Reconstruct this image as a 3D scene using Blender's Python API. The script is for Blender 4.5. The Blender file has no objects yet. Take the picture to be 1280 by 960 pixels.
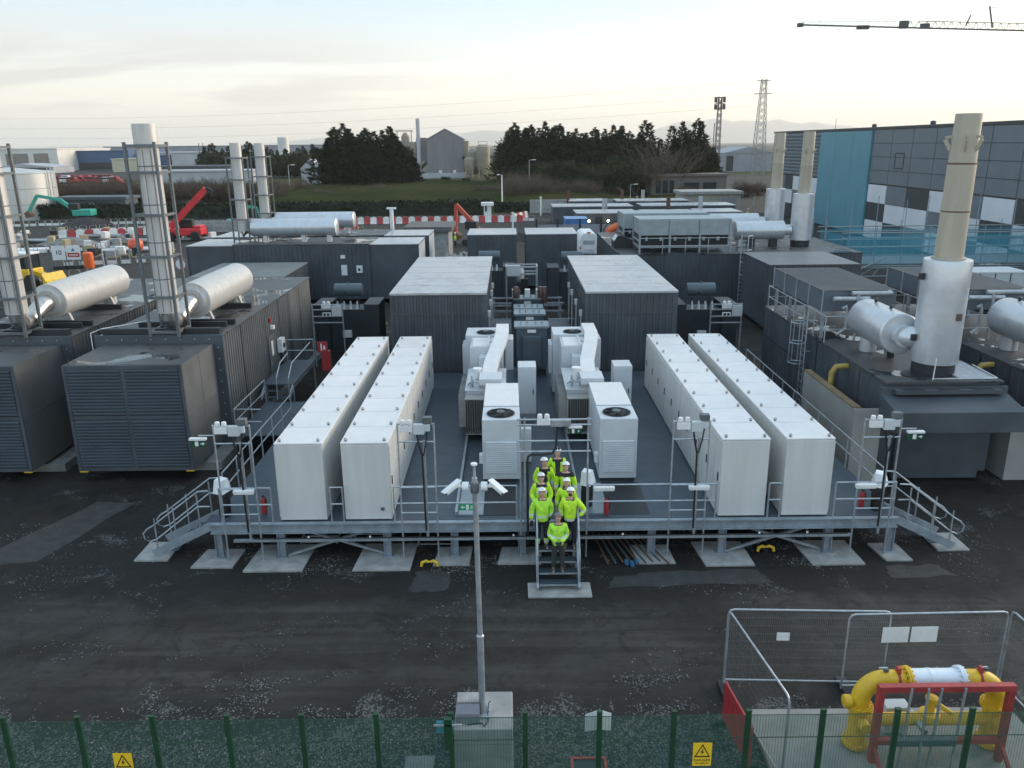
import bpy, bmesh, math, random
from mathutils import noise as mnoise
from mathutils import Vector, Matrix, Euler
random.seed(7)
R = math.radians
S = bpy.context.scene
COL = S.collection

# ------------------------------------------------------------------ mesh builder
class MB:
    def __init__(s):
        s.v = []; s.f = []; s.m = []; s.sm = []
    def add(s, vs, fs, m=0, smooth=False):
        o = len(s.v)
        s.v += [tuple(p) for p in vs]
        for f in fs:
            s.f.append([i + o for i in f]); s.m.append(m); s.sm.append(smooth)
        return s
    def box(s, x0, y0, z0, x1, y1, z1, m=0):
        vs = [(x, y, z) for z in (z0, z1) for y in (y0, y1) for x in (x0, x1)]
        return s.add(vs, [(0, 2, 3, 1), (4, 5, 7, 6), (0, 1, 5, 4), (2, 6, 7, 3), (0, 4, 6, 2), (1, 3, 7, 5)], m)
    def bar(s, p, q, w, h=None, m=0, up=(0, 0, 1)):
        h = h or w
        p = Vector(p); q = Vector(q); d = (q - p).normalized(); up = Vector(up)
        if abs(d.dot(up)) > .98: up = Vector((0, 1, 0))
        a = d.cross(up).normalized() * w / 2; b = a.cross(d).normalized() * h / 2
        vs = [p - a - b, p + a - b, p + a + b, p - a + b, q - a - b, q + a - b, q + a + b, q - a + b]
        return s.add(vs, [(0, 1, 2, 3), (7, 6, 5, 4), (0, 4, 5, 1), (1, 5, 6, 2), (2, 6, 7, 3), (3, 7, 4, 0)], m)
    def tube(s, p, q, r, n=8, r2=None, m=0, cap=True):
        return s.path([p, q], r, n, m, r2=r2, cap=cap)
    def path(s, pts, r, n=8, m=0, r2=None, cap=True):
        pts = [Vector(p) for p in pts]; k = len(pts); o = len(s.v)
        ref = None
        for i, p in enumerate(pts):
            if i == 0: d = pts[1] - p
            elif i == k - 1: d = p - pts[i - 1]
            else: d = (pts[i + 1] - p).normalized() + (p - pts[i - 1]).normalized()
            d.normalize()
            if ref is None:
                ref = Vector((0, 0, 1)) if abs(d.z) < .9 else Vector((1, 0, 0))
            a = d.cross(ref).normalized(); b = d.cross(a).normalized(); ref = a.cross(d) * 1.0 if abs(d.dot(ref)) > .95 else ref
            rr = r if r2 is None else r + (r2 - r) * i / (k - 1)
            for j in range(n):
                t = 2 * math.pi * j / n
                s.v.append(tuple(p + a * math.cos(t) * rr + b * math.sin(t) * rr))
        for i in range(k - 1):
            for j in range(n):
                j2 = (j + 1) % n
                s.f.append([o + i * n + j, o + i * n + j2, o + (i + 1) * n + j2, o + (i + 1) * n + j]); s.m.append(m); s.sm.append(True)
        if cap:
            s.f.append([o + j for j in range(n)][::-1]); s.m.append(m); s.sm.append(False)
            s.f.append([o + (k - 1) * n + j for j in range(n)]); s.m.append(m); s.sm.append(False)
        return s
    def lathe(s, c, prof, n=24, m=0, axis='z', cap=True):
        o = len(s.v); c = Vector(c); k = len(prof)
        for (r, z) in prof:
            for j in range(n):
                t = 2 * math.pi * j / n; x, y = r * math.cos(t), r * math.sin(t)
                s.v.append(tuple(c + (Vector((x, y, z)) if axis == 'z' else Vector((x, z, y)) if axis == 'y' else Vector((z, x, y)))))
        for i in range(k - 1):
            for j in range(n):
                j2 = (j + 1) % n
                s.f.append([o + i * n + j, o + i * n + j2, o + (i + 1) * n + j2, o + (i + 1) * n + j]); s.m.append(m); s.sm.append(True)
        for i, fl in ((0, True), (k - 1, False)):
            if cap and prof[i][0] > 1e-5:
                f = [o + i * n + j for j in range(n)]; s.f.append(f[::-1] if fl else f); s.m.append(m); s.sm.append(False)
        return s
    def prism(s, poly, axis, a, b, m=0):
        n = len(poly)
        def P(u, w, t): return {'x': (t, u, w), 'y': (u, t, w), 'z': (u, w, t)}[axis]
        vs = [P(u, w, a) for u, w in poly] + [P(u, w, b) for u, w in poly]
        fs = [list(range(n))[::-1], list(range(n, 2 * n))] + [(i, (i + 1) % n, n + (i + 1) % n, n + i) for i in range(n)]
        return s.add(vs, fs, m)
    def quad(s, a, b, c, d, m=0): return s.add([a, b, c, d], [(0, 1, 2, 3)], m)
    def corr(s, p0, p1, z0, z1, out, pitch=.3, d=.045, m=0):
        p0 = Vector(p0); p1 = Vector(p1); L = (p1 - p0).length; n = max(1, round(L / pitch)); u = (p1 - p0) / n; o = Vector(out)
        pr = []
        for i in range(n):
            b = p0 + u * i
            pr += [b, b + u * .42, b + u * .5 + o * d, b + u * .92 + o * d]
        pr.append(p1)
        vs = [(p.x, p.y, z) for z in (z0, z1) for p in pr]; k = len(pr)
        return s.add(vs, [(i, i + 1, k + i + 1, k + i) for i in range(k - 1)], m)
    def louv(s, p0, p1, z0, z1, out, pitch=.09, d=.05, m=0):
        p0 = Vector(p0); p1 = Vector(p1); o = Vector(out); n = round((z1 - z0) / pitch); h = (z1 - z0) / n; vs = []; fs = []
        for i in range(n):
            a = z0 + i * h; k = len(vs)
            for p in (p0, p1): vs += [(p + o * d)[:2] + (a,), (p + o * d)[:2] + (a + h * .4,), p[:2] + (a + h * .99,)]
            fs += [(k, k + 3, k + 4, k + 1), (k + 1, k + 4, k + 5, k + 2)]
            if i < n - 1: fs.append((k + 2, k + 5, k + 9, k + 6))
        return s.add(vs, fs, m)
    def build(s, name, mats, parent=None, bevel=0, loc=None, rot=None):
        me = bpy.data.meshes.new(name); me.from_pydata(s.v, [], s.f)
        if not isinstance(mats, (list, tuple)): mats = [mats]
        for a in mats: me.materials.append(a)
        me.polygons.foreach_set('material_index', s.m); me.polygons.foreach_set('use_smooth', s.sm)
        bm = bmesh.new(); bm.from_mesh(me); bmesh.ops.recalc_face_normals(bm, faces=bm.faces); bm.to_mesh(me); bm.free()
        me.update()
        if any(s.sm): me.set_sharp_from_angle(angle=R(32))
        o = bpy.data.objects.new(name, me); COL.objects.link(o)
        if parent: o.parent = parent
        if loc: o.location = loc
        if rot: o.rotation_euler = rot
        if bevel:
            b = o.modifiers.new('bevel', 'BEVEL'); b.width = bevel; b.segments = 2; b.limit_method = 'ANGLE'; b.harden_normals = False
        return o

def tag(o, label=None, cat=None, group=None, kind=None):
    if label: o['label'] = label
    if cat: o['category'] = cat
    if group: o['group'] = group
    if kind: o['kind'] = kind
    return o
def thing(name, label, cat, loc=(0, 0, 0), rz=0, group=None):
    o = bpy.data.objects.new(name, None); COL.objects.link(o); o.empty_display_size = .2
    o.location = loc; o.rotation_euler = (0, 0, rz)
    return tag(o, label, cat, group)
def kids(o): return [c for c in bpy.data.objects if c.parent == o]
def copy_tree(o, parent=None):
    c = o.copy(); COL.objects.link(c); c.parent = parent
    for ch in kids(o): copy_tree(ch, c)
    return c
def dup(o, label, loc, rz=None, group=None, scale=None):
    c = copy_tree(o); c['label'] = label; c.location = loc
    if rz is not None: c.rotation_euler = (0, 0, rz)
    if group: c['group'] = group
    if scale: c.scale = scale
    return c
ORD = ['first', 'second', 'third', 'fourth', 'fifth', 'sixth', 'seventh', 'eighth', 'ninth', 'tenth', 'eleventh', 'twelfth', 'thirteenth', 'fourteenth', 'fifteenth', 'sixteenth', 'seventeenth', 'eighteenth']

def text(st, size, mat, parent, loc, rot, name='lettering', align='CENTER', depth=.001):
    cu = bpy.data.curves.new(name, 'FONT'); cu.body = st; cu.size = size; cu.align_x = align; cu.align_y = 'CENTER'; cu.extrude = depth; cu.offset = size * .012
    t = bpy.data.objects.new(name, cu); COL.objects.link(t)
    dg = bpy.context.evaluated_depsgraph_get(); me = bpy.data.meshes.new_from_object(t.evaluated_get(dg))
    bpy.data.objects.remove(t); o = bpy.data.objects.new(name, me); COL.objects.link(o); me.materials.clear(); me.materials.append(mat)
    o.parent = parent; o.location = loc; o.rotation_euler = rot
    return o

# ------------------------------------------------------------------ materials
class NT:
    def __init__(s, tree): s.t = tree; s.L = tree.links
    def n(s, typ, **kw):
        nd = s.t.nodes.new(typ)
        for k, v in kw.items():
            if k.startswith('i_'):
                key = k[2:]; key = int(key) if key.isdigit() else key.replace('_', ' ')
                if hasattr(v, 'links') or isinstance(v, bpy.types.NodeSocket): s.L.new(v, nd.inputs[key])
                else: nd.inputs[key].default_value = v
            else: setattr(nd, k, v)
        return nd
    def math(s, op, a, b=0., c=None, clamp=False):
        nd = s.t.nodes.new('ShaderNodeMath'); nd.operation = op; nd.use_clamp = clamp
        for i, v in enumerate((a, b) if c is None else (a, b, c)):
            if isinstance(v, bpy.types.NodeSocket): s.L.new(v, nd.inputs[i])
            else: nd.inputs[i].default_value = v
        return nd.outputs[0]
    def noise(s, vec, scale, detail=4, rough=.55, dist=0):
        nd = s.n('ShaderNodeTexNoise', i_Scale=scale, i_Detail=detail, i_Roughness=rough, i_Distortion=dist); s.L.new(vec, nd.inputs['Vector'])
        return nd.outputs['Fac']
    def ramp(s, fac, lo, hi):   # smooth step lo..hi
        nd = s.n('ShaderNodeMapRange', i_From_Min=lo, i_From_Max=hi); nd.interpolation_type = 'SMOOTHSTEP'; s.L.new(fac, nd.inputs['Value'])
        return nd.outputs['Result']
    def mix(s, fac, a, b):
        nd = s.t.nodes.new('ShaderNodeMix'); nd.data_type = 'RGBA'
        for i, v in ((0, fac), (6, a), (7, b)):
            if isinstance(v, bpy.types.NodeSocket): s.L.new(v, nd.inputs[i])
            else: nd.inputs[i].default_value = v if i == 0 or len(v) == 4 else (*v, 1)
        return nd.outputs[2]
    def xyz(s, vec):
        nd = s.t.nodes.new('ShaderNodeSeparateXYZ'); s.L.new(vec, nd.inputs[0]); return nd.outputs
MATS = {}
def base(name):
    m = bpy.data.materials.new(name); m.use_nodes = True; nt = NT(m.node_tree); b = m.node_tree.nodes['Principled BSDF']
    pos = nt.n('ShaderNodeNewGeometry').outputs['Position']
    return m, nt, b, pos
def M(name, col, rough=.6, metal=0., var=.14, scale=1.6, bump=0., bscale=30, grime=0., streak=False, spec=.5):
    if name in MATS: return MATS[name]
    m, nt, b, pos = base(name)
    p = pos
    if streak:
        mp = nt.n('ShaderNodeMapping', i_Scale=(3, 3, .25)); nt.L.new(pos, mp.inputs[0]); p = mp.outputs[0]
    f = nt.noise(p, scale, 5, .6)
    lo = [c * (1 - var) for c in col]; hi = [min(1, c * (1 + var)) for c in col]
    f2 = nt.ramp(f, .3, .7); c = nt.mix(f2, lo, hi)
    if grime:
        g = nt.ramp(nt.noise(pos, scale * 3.1, 6, .7), .55, .78)
        c = nt.mix(nt.math('MULTIPLY', g, grime), c, [x * .45 for x in col])
    nt.L.new(c, b.inputs['Base Color'])
    nt.L.new(nt.math('MULTIPLY_ADD', f, .25, rough - .125, clamp=True), b.inputs['Roughness'])
    b.inputs['Metallic'].default_value = metal; b.inputs['Specular IOR Level'].default_value = spec
    if bump:
        bn = nt.n('ShaderNodeBump', i_Strength=bump, i_Distance=.01); nt.L.new(nt.noise(pos, bscale, 3), bn.inputs['Height']); nt.L.new(bn.outputs[0], b.inputs['Normal'])
    MATS[name] = m
    return m
def Mwet(name, col, amount=.5, scale=.9, rough=.55, damp=.6, wetrough=.06):
    # roof sheet with standing rain water: wet areas are smooth and mirror the sky
    m, nt, b, pos = base(name)
    w = nt.ramp(nt.noise(pos, scale, 3, .5, .6), amount, amount + .05)
    f = nt.ramp(nt.noise(pos, 2.3, 5, .6), .3, .7)
    c = nt.mix(f, [x * .82 for x in col], [x * 1.18 for x in col]); c = nt.mix(w, c, [x * damp for x in col])
    nt.L.new(c, b.inputs['Base Color'])
    nt.L.new(nt.math('MULTIPLY_ADD', w, wetrough - rough, rough), b.inputs['Roughness'])
    b.inputs['IOR'].default_value = 1.5
    bn = nt.n('ShaderNodeBump', i_Strength=.25, i_Distance=.02); nt.L.new(nt.noise(pos, 1.2, 2), bn.inputs['Height']); nt.L.new(bn.outputs[0], b.inputs['Normal'])
    MATS[name] = m; return m
def Memit(name, col, st):
    m, nt, b, pos = base(name); b.inputs['Base Color'].default_value = (*col, 1); b.inputs['Emission Color'].default_value = (*col, 1); b.inputs['Emission Strength'].default_value = st
    return m
def Mnet(name, col, px, pz, wire, veil, colour_var=.1, both=True):
    # woven / welded mesh: wires opaque, gaps see-through, laid out on the object's own x and z
    m, nt, b, pos = base(name); t = m.node_tree
    oc = nt.n('ShaderNodeTexCoord').outputs['Object']; x, y, z = nt.xyz(oc)
    def line(v, pitch): 
        fr = nt.math('FRACT', nt.math('DIVIDE', v, pitch)); return nt.math('LESS_THAN', fr, wire / pitch)
    k = nt.math('MAXIMUM', line(nt.math('ADD', x, y), px), line(z, pz)) 
    k = nt.math('MAXIMUM', k, veil)
    b.inputs['Base Color'].default_value = (*col, 1); b.inputs['Roughness'].default_value = .6
    tr = nt.n('ShaderNodeBsdfTransparent'); mx = nt.n('ShaderNodeMixShader')
    nt.L.new(k, mx.inputs[0]); nt.L.new(tr.outputs[0], mx.inputs[1]); nt.L.new(b.outputs[0], mx.inputs[2])
    nt.L.new(mx.outputs[0], t.nodes['Material Output'].inputs[0])
    return m

PG = M('anthracite_cladding', (.058, .070, .083), .5, .0, .2, .7, .05, 8, grime=.25)
PGD = M('anthracite_louvre', (.042, .056, .070), .5, .0, .12, .8)
PGR = M('anthracite_lit_side', (.105, .109, .111), .5, .0, .12, .8)  # same anthracite made paler: glow on the right-facing sides put into the colour
DARK = M('dark_steel', (.022, .025, .03), .5, .1)
BLACK = M('black_rubber', (.012, .012, .013), .6)
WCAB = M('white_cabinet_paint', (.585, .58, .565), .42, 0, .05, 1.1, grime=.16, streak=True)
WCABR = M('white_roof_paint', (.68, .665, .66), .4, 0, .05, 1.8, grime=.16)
WGR = M('white_unit_paint', (.53, .555, .58), .42, 0, .05, 1.4, grime=.1)
FIN = M('grey_radiator_fin', (.33, .33, .32), .5, .2)
GALV = M('galvanised_steel', (.40, .43, .46), .42, .55, .16, 5)
GALVP = M('galvanised_beam', (.30, .34, .38), .5, .35, .16, 3, grime=.2)
STEEL = M('weathered_grey_steel', (.13, .145, .155), .5, .4, .15, 3)
CONC = M('concrete', (.31, .305, .295), .85, 0, .2, 2.2, .35, 40, grime=.35)
CONCD = M('stained_concrete', (.20, .20, .195), .85, 0, .25, 1.6, .35, 40, grime=.35)
ALU = M('aluminium_cladding', (.56, .585, .62), .33, .5, .06, 2.2, .06, 3)
ALUC = M('brushed_aluminium_cladding', (.50, .485, .47), .40, .15, .1, 3, .08, 3, streak=True)
INOX = M('stainless_duct', (.55, .53, .50), .3, .9, .12, 6)
BEIGE = M('beige_stack_paint', (.40, .35, .275), .55, 0, .07, 1.2, grime=.15, streak=True)
RUST = M('rust_stain', (.13, .075, .05), .8)
YEL = M('yellow_gas_paint', (.70, .44, .025), .45, 0, .14, 2.5, .1, 20, grime=.35)
YELD = M('yellow_pipe_paint', (.36, .26, .06), .55, 0, .15, 2, grime=.35)
REDP = M('red_oxide_paint', (.33, .04, .04), .55, 0, .2, 3, .1, 20, grime=.4)
REDB = M('red_plastic', (.36, .03, .035), .45, 0, .12, 3)
WPL = M('white_plastic', (.72, .72, .72), .45, 0, .06, 3)
ORANGE = M('orange_paint', (.70, .13, .03), .45, 0, .1, 2)
TEAL = M('green_machine_paint', (.03, .32, .24), .45, 0, .1, 2)
BLUEP = M('blue_container_paint', (.05, .16, .38), .5, 0, .1, 2)
GLASSD = M('dark_glass', (.02, .03, .035), .12)
GREEN = M('green_fence_steel', (.008, .045, .018), .5, 0, .15, 4)
SIGND = M('dark_exit_sign', (.006, .07, .035), .4, 0, .04)
SIGNY = M('yellow_sign', (.83, .52, .02), .5, 0, .04)
SIGNG = M('green_exit_sign', (.01, .28, .10), .5, 0, .04)
INK = M('sign_ink', (.012, .012, .012), .6)
WOOD = M('pale_timber', (.42, .33, .2), .8, 0, .2, 4)
MUD = M('brown_spoil', (.075, .06, .045), .95, 0, .3, .6, .6, 3)
COND = M('grey_transformer_paint', (.075, .105, .125), .4, .0, .1, 2)
TXD = M('dark_transformer', (.02, .028, .033), .5)
LAMPON = Memit('lit_lamp', (1, .85, .6), 14)

# ------------------------------------------------------------------ camera
cam = bpy.data.objects.new('camera', bpy.data.cameras.new('camera')); COL.objects.link(cam); S.camera = cam
cam.data.lens = 28.27; cam.data.sensor_width = 36; cam.data.clip_start = .1; cam.data.clip_end = 60000
cam.matrix_world = Matrix.Translation((0, 0, 11.8)) @ Matrix.Rotation(R(73.4), 4, 'X') @ Matrix.Rotation(-.0100, 4, 'Z')

# ------------------------------------------------------------------ daylight
SUN_AZ, SUN_EL = 62, 11      # degrees clockwise from +Y, above the horizon
w = bpy.data.worlds.new('World'); S.world = w; w.use_nodes = True; nt = NT(w.node_tree); bg = w.node_tree.nodes['Background']
sky = nt.n('ShaderNodeTexSky'); sky.sky_type = 'NISHITA'; sky.sun_disc = False; sky.sun_elevation = R(SUN_EL); sky.sun_rotation = R(SUN_AZ); sky.air_density = 1.0; sky.dust_density = 1.6; sky.ozone_density = 1.5
gen = nt.n('ShaderNodeTexCoord').outputs['Generated']; dx, dy, dz = nt.xyz(gen)
# thin cloud sheets: the view direction is projected onto a high layer and sampled there
h = nt.math('ADD', nt.math('MAXIMUM', dz, 0.), .11)
cx = nt.math('DIVIDE', dx, h); cy = nt.math('DIVIDE', dy, h)
cv = nt.n('ShaderNodeCombineXYZ', i_0=nt.math('MULTIPLY', cx, .75), i_1=nt.math('MULTIPLY', cy, 1.5), i_2=3.7).outputs[0]
n1 = nt.noise(cv, .5, 6, .5, .9); n2 = nt.noise(cv, 1.7, 5, .6, .5)
cl = nt.math('ADD', nt.math('MULTIPLY', n1, .75), nt.math('MULTIPLY', n2, .25))
band = nt.math('MULTIPLY', nt.ramp(dz, .022, .055), nt.ramp(nt.math('MULTIPLY', dz, -1), -.15, -.085))
left = nt.ramp(nt.math('MULTIPLY', dx, -1), -.04, .3)
cov = nt.math('MULTIPLY', nt.math('MULTIPLY', nt.ramp(cl, .43, .55), band), left)
hz = nt.math('POWER', nt.math('SUBTRACT', 1., nt.math('MINIMUM', nt.math('ABSOLUTE', dz), 1.)), 7.)
up = nt.ramp(dz, .02, .19)
lay = nt.mix(up, (5.9, 5.45, 4.8), (2.75, 3.6, 4.25))                       # thin high overcast: cream at the horizon, pale blue above
back = nt.math('MULTIPLY_ADD', nt.ramp(nt.math('SUBTRACT', nt.math('MULTIPLY', dz, .8), dy), -.45, .7), .38, 1.)      # added brightness overhead and behind the camera to light the front faces
mul = nt.n('ShaderNodeVectorMath', operation='SCALE'); nt.L.new(lay, mul.inputs[0]); nt.L.new(back, mul.inputs['Scale'])
veil = nt.mix(.62, sky.outputs[0], mul.outputs[0])
SKYCLOUD = nt.mix(nt.math('MULTIPLY', cov, .75), veil, (2.95, 2.85, 2.75))
nt.L.new(SKYCLOUD, bg.inputs['Color']); bg.inputs['Strength'].default_value = .12
sl = bpy.data.lights.new('sun', 'SUN'); sl.energy = 2.0; sl.angle = R(38); sl.color = (1, .86, .7)
so = bpy.data.objects.new('sun', sl); COL.objects.link(so)
sd = Vector((math.sin(R(SUN_AZ)) * math.cos(R(SUN_EL)), math.cos(R(SUN_AZ)) * math.cos(R(SUN_EL)), math.sin(R(SUN_EL))))
so.rotation_euler = sd.to_track_quat('Z', 'Y').to_euler()
S.view_settings.view_transform = 'Standard'; S.view_settings.look = 'None'; S.view_settings.gamma = 1; S.view_settings.exposure = 1.2
S.cycles.use_denoising = True; S.cycles.max_bounces = 6; S.cycles.transparent_max_bounces = 12; S.cycles.volume_bounces = 1
# ------------------------------------------------------------------ ground
def ground_material():
    m, nt, b, pos = base('ground_surface'); x, y, z = nt.xyz(pos)
    big = nt.noise(pos, .16, 5, .6, .5); mid = nt.noise(pos, .9, 6, .65, .8); fine = nt.noise(pos, 7, 5, .7)
    warp = nt.math('ADD', y, nt.math('MULTIPLY_ADD', nt.noise(pos, .45, 4, .6), 3.2, -1.6))
    road = nt.math('MULTIPLY', nt.ramp(warp, 14.6, 15.6), nt.ramp(nt.math('MULTIPLY', warp, -1), -19.6, -18.6))
    c = nt.mix(nt.ramp(mid, .3, .7), (.0085, .0079, .0073), (.022, .0205, .0192))
    c = nt.mix(nt.math('MULTIPLY', road, nt.ramp(big, .25, .7)), c, (.053, .049, .044))
    tm = nt.n('ShaderNodeMapping', i_Scale=(.10, 1.9, 1.)); nt.L.new(pos, tm.inputs[0]); tr_ = nt.ramp(nt.noise(tm.outputs[0], 1., 5, .6, .8), .42, .62)
    c = nt.mix(nt.math('MULTIPLY', tr_, nt.math('MULTIPLY_ADD', road, .45, .15)), c, (.0165, .015, .0137))
    c = nt.mix(nt.math('MULTIPLY', nt.ramp(nt.noise(pos, 1.1, 8, .72, 1.4), .48, .66), .75), c, (.014, .0135, .013))
    # pale dust and crushed stone
    vor = nt.n('ShaderNodeTexVoronoi', i_Scale=26.); nt.L.new(pos, vor.inputs['Vector']); vc = nt.n('ShaderNodeRGBToBW'); nt.L.new(vor.outputs['Color'], vc.inputs[0])
    patch = nt.ramp(nt.noise(pos, .55, 6, .68, .6), .52, .66)
    near = nt.ramp(nt.math('MULTIPLY', warp, -1), -15.6, -13.6)
    dens = nt.math('MINIMUM', nt.math('ADD', nt.math('MULTIPLY', patch, nt.math('MULTIPLY_ADD', road, -.3, .62)), nt.math('MULTIPLY', near, .62)), .8)
    sp = nt.math('GREATER_THAN', nt.math('ADD', nt.math('MULTIPLY', vc.outputs[0], 1.), nt.math('MULTIPLY_ADD', fine, .3, -.15)), nt.math('SUBTRACT', 1.05, nt.math('MULTIPLY', dens, .75)))
    stone = nt.mix(vc.outputs[0], (.045, .048, .048), (.14, .14, .14))
    c = nt.mix(nt.math('MULTIPLY', dens, .25), c, (.05, .052, .054))
    c = nt.mix(nt.math('MULTIPLY', sp, .85), c, stone)
    # farther off: brown building-site earth on the left, grass beyond the hedge
    far = nt.ramp(y, 60., 75.); c = nt.mix(far, c, nt.mix(nt.ramp(mid, .3, .7), (.017, .016, .0145), (.044, .039, .033)))
    nt.L.new(c, b.inputs['Base Color'])
    b.inputs['Roughness'].default_value = .8
    nt.L.new(nt.math('MULTIPLY_ADD', nt.ramp(mid, .35, .62), .3, .68), b.inputs['Roughness']); b.inputs['Specular IOR Level'].default_value = .3
    bn = nt.n('ShaderNodeBump', i_Strength=.6, i_Distance=.05); nt.L.new(nt.math('ADD', nt.math('MULTIPLY', fine, .4), nt.math('ADD', mid, nt.math('MULTIPLY', vc.outputs[0], nt.math('MULTIPLY', dens, .4)))), bn.inputs['Height']); nt.L.new(bn.outputs[0], b.inputs['Normal'])
    return m
MB().quad((-20000, -60, 0), (20000, -60, 0), (20000, 19500, 0), (-20000, 19500, 0)).build('ground', ground_material())['kind'] = 'structure'
def grass_material(name, a, bcol):
    m, nt, b, pos = base(name); mid = nt.noise(pos, .05, 6, .65, .5); f = nt.noise(pos, .8, 5, .7)
    c = nt.mix(nt.ramp(mid, .35, .65), a, bcol); c = nt.mix(nt.math('MULTIPLY', nt.ramp(f, .4, .7), .4), c, [v * .5 for v in a])
    nt.L.new(c, b.inputs['Base Color']); b.inputs['Roughness'].default_value = 1.; b.inputs['Specular IOR Level'].default_value = .05
    bn = nt.n('ShaderNodeBump', i_Strength=.8, i_Distance=.2); nt.L.new(f, bn.inputs['Height']); nt.L.new(bn.outputs[0], b.inputs['Normal'])
    return m
GRASS = grass_material('field_grass', (.022, .029, .007), (.040, .044, .012))
ROUGH = grass_material('rough_grass', (.055, .06, .03), (.10, .09, .05))
def terrain(name, x0, x1, y0, y1, nx, ny, fz, mat):
    mb = MB(); vs = []; fs = []
    for j in range(ny + 1):
        for i in range(nx + 1):
            x = x0 + (x1 - x0) * i / nx; y = y0 + (y1 - y0) * j / ny; vs.append((x, y, fz(x, y)))
    for j in range(ny):
        for i in range(nx):
            a = j * (nx + 1) + i; fs.append((a, a + 1, a + nx + 2, a + nx + 1))
    mb.add(vs, fs, 0, True); o = mb.build(name, mat); o['kind'] = 'structure'; return o
sm = lambda t: max(0, min(1, t)) ** 2 * (3 - 2 * max(0, min(1, t)))
terrain('grass_bank', -75, 40, 147, 236, 46, 30, lambda x, y: .02 + 2.2 * sm((y - 150) / 40) * sm((70 + x) / 25) * sm((34 - x) / 25) + .25 * math.sin(x * .2) * sm((y - 150) / 30), GRASS)
terrain('grass_field', -900, 900, 237, 900, 40, 30, lambda x, y: .03 + .25 * math.sin(x * .011) * math.sin(y * .02), ROUGH)
# pebbles lying in the gravel strip and on the road edge
def pebbles():
    rnd = random.Random(3); mb = MB(); base_v = [(1, 0, 0), (-1, 0, 0), (0, 1, 0), (0, -1, 0), (0, 0, 1), (0, 0, -1)]
    base_f = [(0, 2, 4), (2, 1, 4), (1, 3, 4), (3, 0, 4), (2, 0, 5), (1, 2, 5), (3, 1, 5), (0, 3, 5)]
    made = 0
    while made < 24000:
        u = rnd.random()
        if u < .5: x = rnd.uniform(-12, 6.4); y = rnd.uniform(12.3, 15.9)
        elif u < .8: x = rnd.uniform(-18, 16); y = rnd.uniform(15.5, 24)
        else: x = rnd.uniform(-9.5, 12); y = rnd.uniform(20.6, 23.5)
        n_ = mnoise.fractal(Vector((x * .42, y * .8, 2.)), .8, 2., 5) + .25 * mnoise.noise(Vector((x * 2.2, y * 3., 7.)))
        lim = -.15 if y < 13.9 and x > -6 else .02 if y < 14.9 else .20 if y < 16 else .34 if y < 20 else .22
        if n_ < lim or rnd.random() > .35 + 1.6 * (n_ - lim): continue
        made += 1
        if -1.25 < x < .0 and 12.9 < y < 14.2: continue
        r = rnd.choice((.009, .012, .016, .022)) * rnd.uniform(.7, 1.2); a = rnd.uniform(0, 6.3); ca, sa = math.cos(a), math.sin(a)
        sx, sy, sz = r * rnd.uniform(.8, 1.5), r * rnd.uniform(.6, 1), r * rnd.uniform(.5, .8)
        mb.add([(x + ca * p[0] * sx - sa * p[1] * sy, y + sa * p[0] * sx + ca * p[1] * sy, .006 + sz * .6 + p[2] * sz) for p in base_v], base_f, rnd.choice((0, 0, 1, 1, 2)))
    o = mb.build('gravel', [M('pebble_dark', (.055, .055, .053), .8), M('pebble_grey', (.13, .13, .127), .8), M('pebble_pale', (.27, .265, .255), .8)])
    tag(o, 'loose grey stones scattered behind the green fence', 'gravel', kind='stuff')
pebbles()
# pale worn patches of compacted ground on the track
PATCH = M('worn_asphalt', (.036, .035, .034), .85, 0, .3, 2.5, .3, 60, grime=.4)
def patch_poly(pts, mat, name='worn_patch', z=.006):
    rnd = random.Random(len(pts) + int(pts[0][0] * 10)); out = []
    for i in range(len(pts)):
        a = Vector(pts[i]); b = Vector(pts[(i + 1) % len(pts)])
        for k in range(6):
            p = a.lerp(b, k / 6); out.append((p.x + rnd.uniform(-.07, .07), p.y + rnd.uniform(-.07, .07), z))
    mb = MB(); mb.add(out, [list(range(len(out)))]); o = mb.build(name, mat); o['kind'] = 'structure'
patch_poly([(-2.9, 19.6), (-1.9, 19.6), (-1.75, 20.7), (-2.8, 20.7)], PATCH)
patch_poly([(2.6, 19.75), (7.2, 19.9), (7.0, 20.7), (3.8, 20.5), (2.8, 20.3)], PATCH)
patch_poly([(10.6, 20.1), (12.5, 20.2), (12.2, 20.8), (10.7, 20.8)], PATCH)
patch_poly([(-16.3, 21.2), (-14.2, 21.5), (-13.1, 25.6), (-14.4, 25.7)], PATCH)

# ------------------------------------------------------------------ platform
DZ = 1.15
def grating_material():
    m, nt, b, pos = base('deck_grating'); x, y, z = nt.xyz(pos)
    wv = nt.math('FRACT', nt.math('MULTIPLY', y, 8.)); l2 = nt.math('FRACT', nt.math('MULTIPLY', x, 22.))
    k = nt.math('MAXIMUM', nt.math('LESS_THAN', wv, .22), nt.math('LESS_THAN', l2, .4))
    f = nt.ramp(nt.noise(pos, .7, 5, .6), .3, .7)
    sheet = nt.math('LESS_THAN', nt.math('FRACT', nt.math('DIVIDE', nt.math('ADD', y, 100.), 1.2)), .012)
    c = nt.mix(k, (.035, .05, .066), nt.mix(f, (.075, .105, .135), (.105, .135, .165))); c = nt.mix(sheet, c, (.03, .04, .05)); c = nt.mix(nt.math('MULTIPLY', nt.ramp(nt.noise(pos, .5, 6, .7, 1.), .5, .72), .4), c, (.03, .036, .042))
    nt.L.new(c, b.inputs['Base Color']); b.inputs['Roughness'].default_value = .5; b.inputs['Metallic'].default_value = .25
    return m
GRATE = grating_material()
PX0, PX1, PY0, PY1 = -8.95, 11.35, 21.6, 37.7
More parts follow.
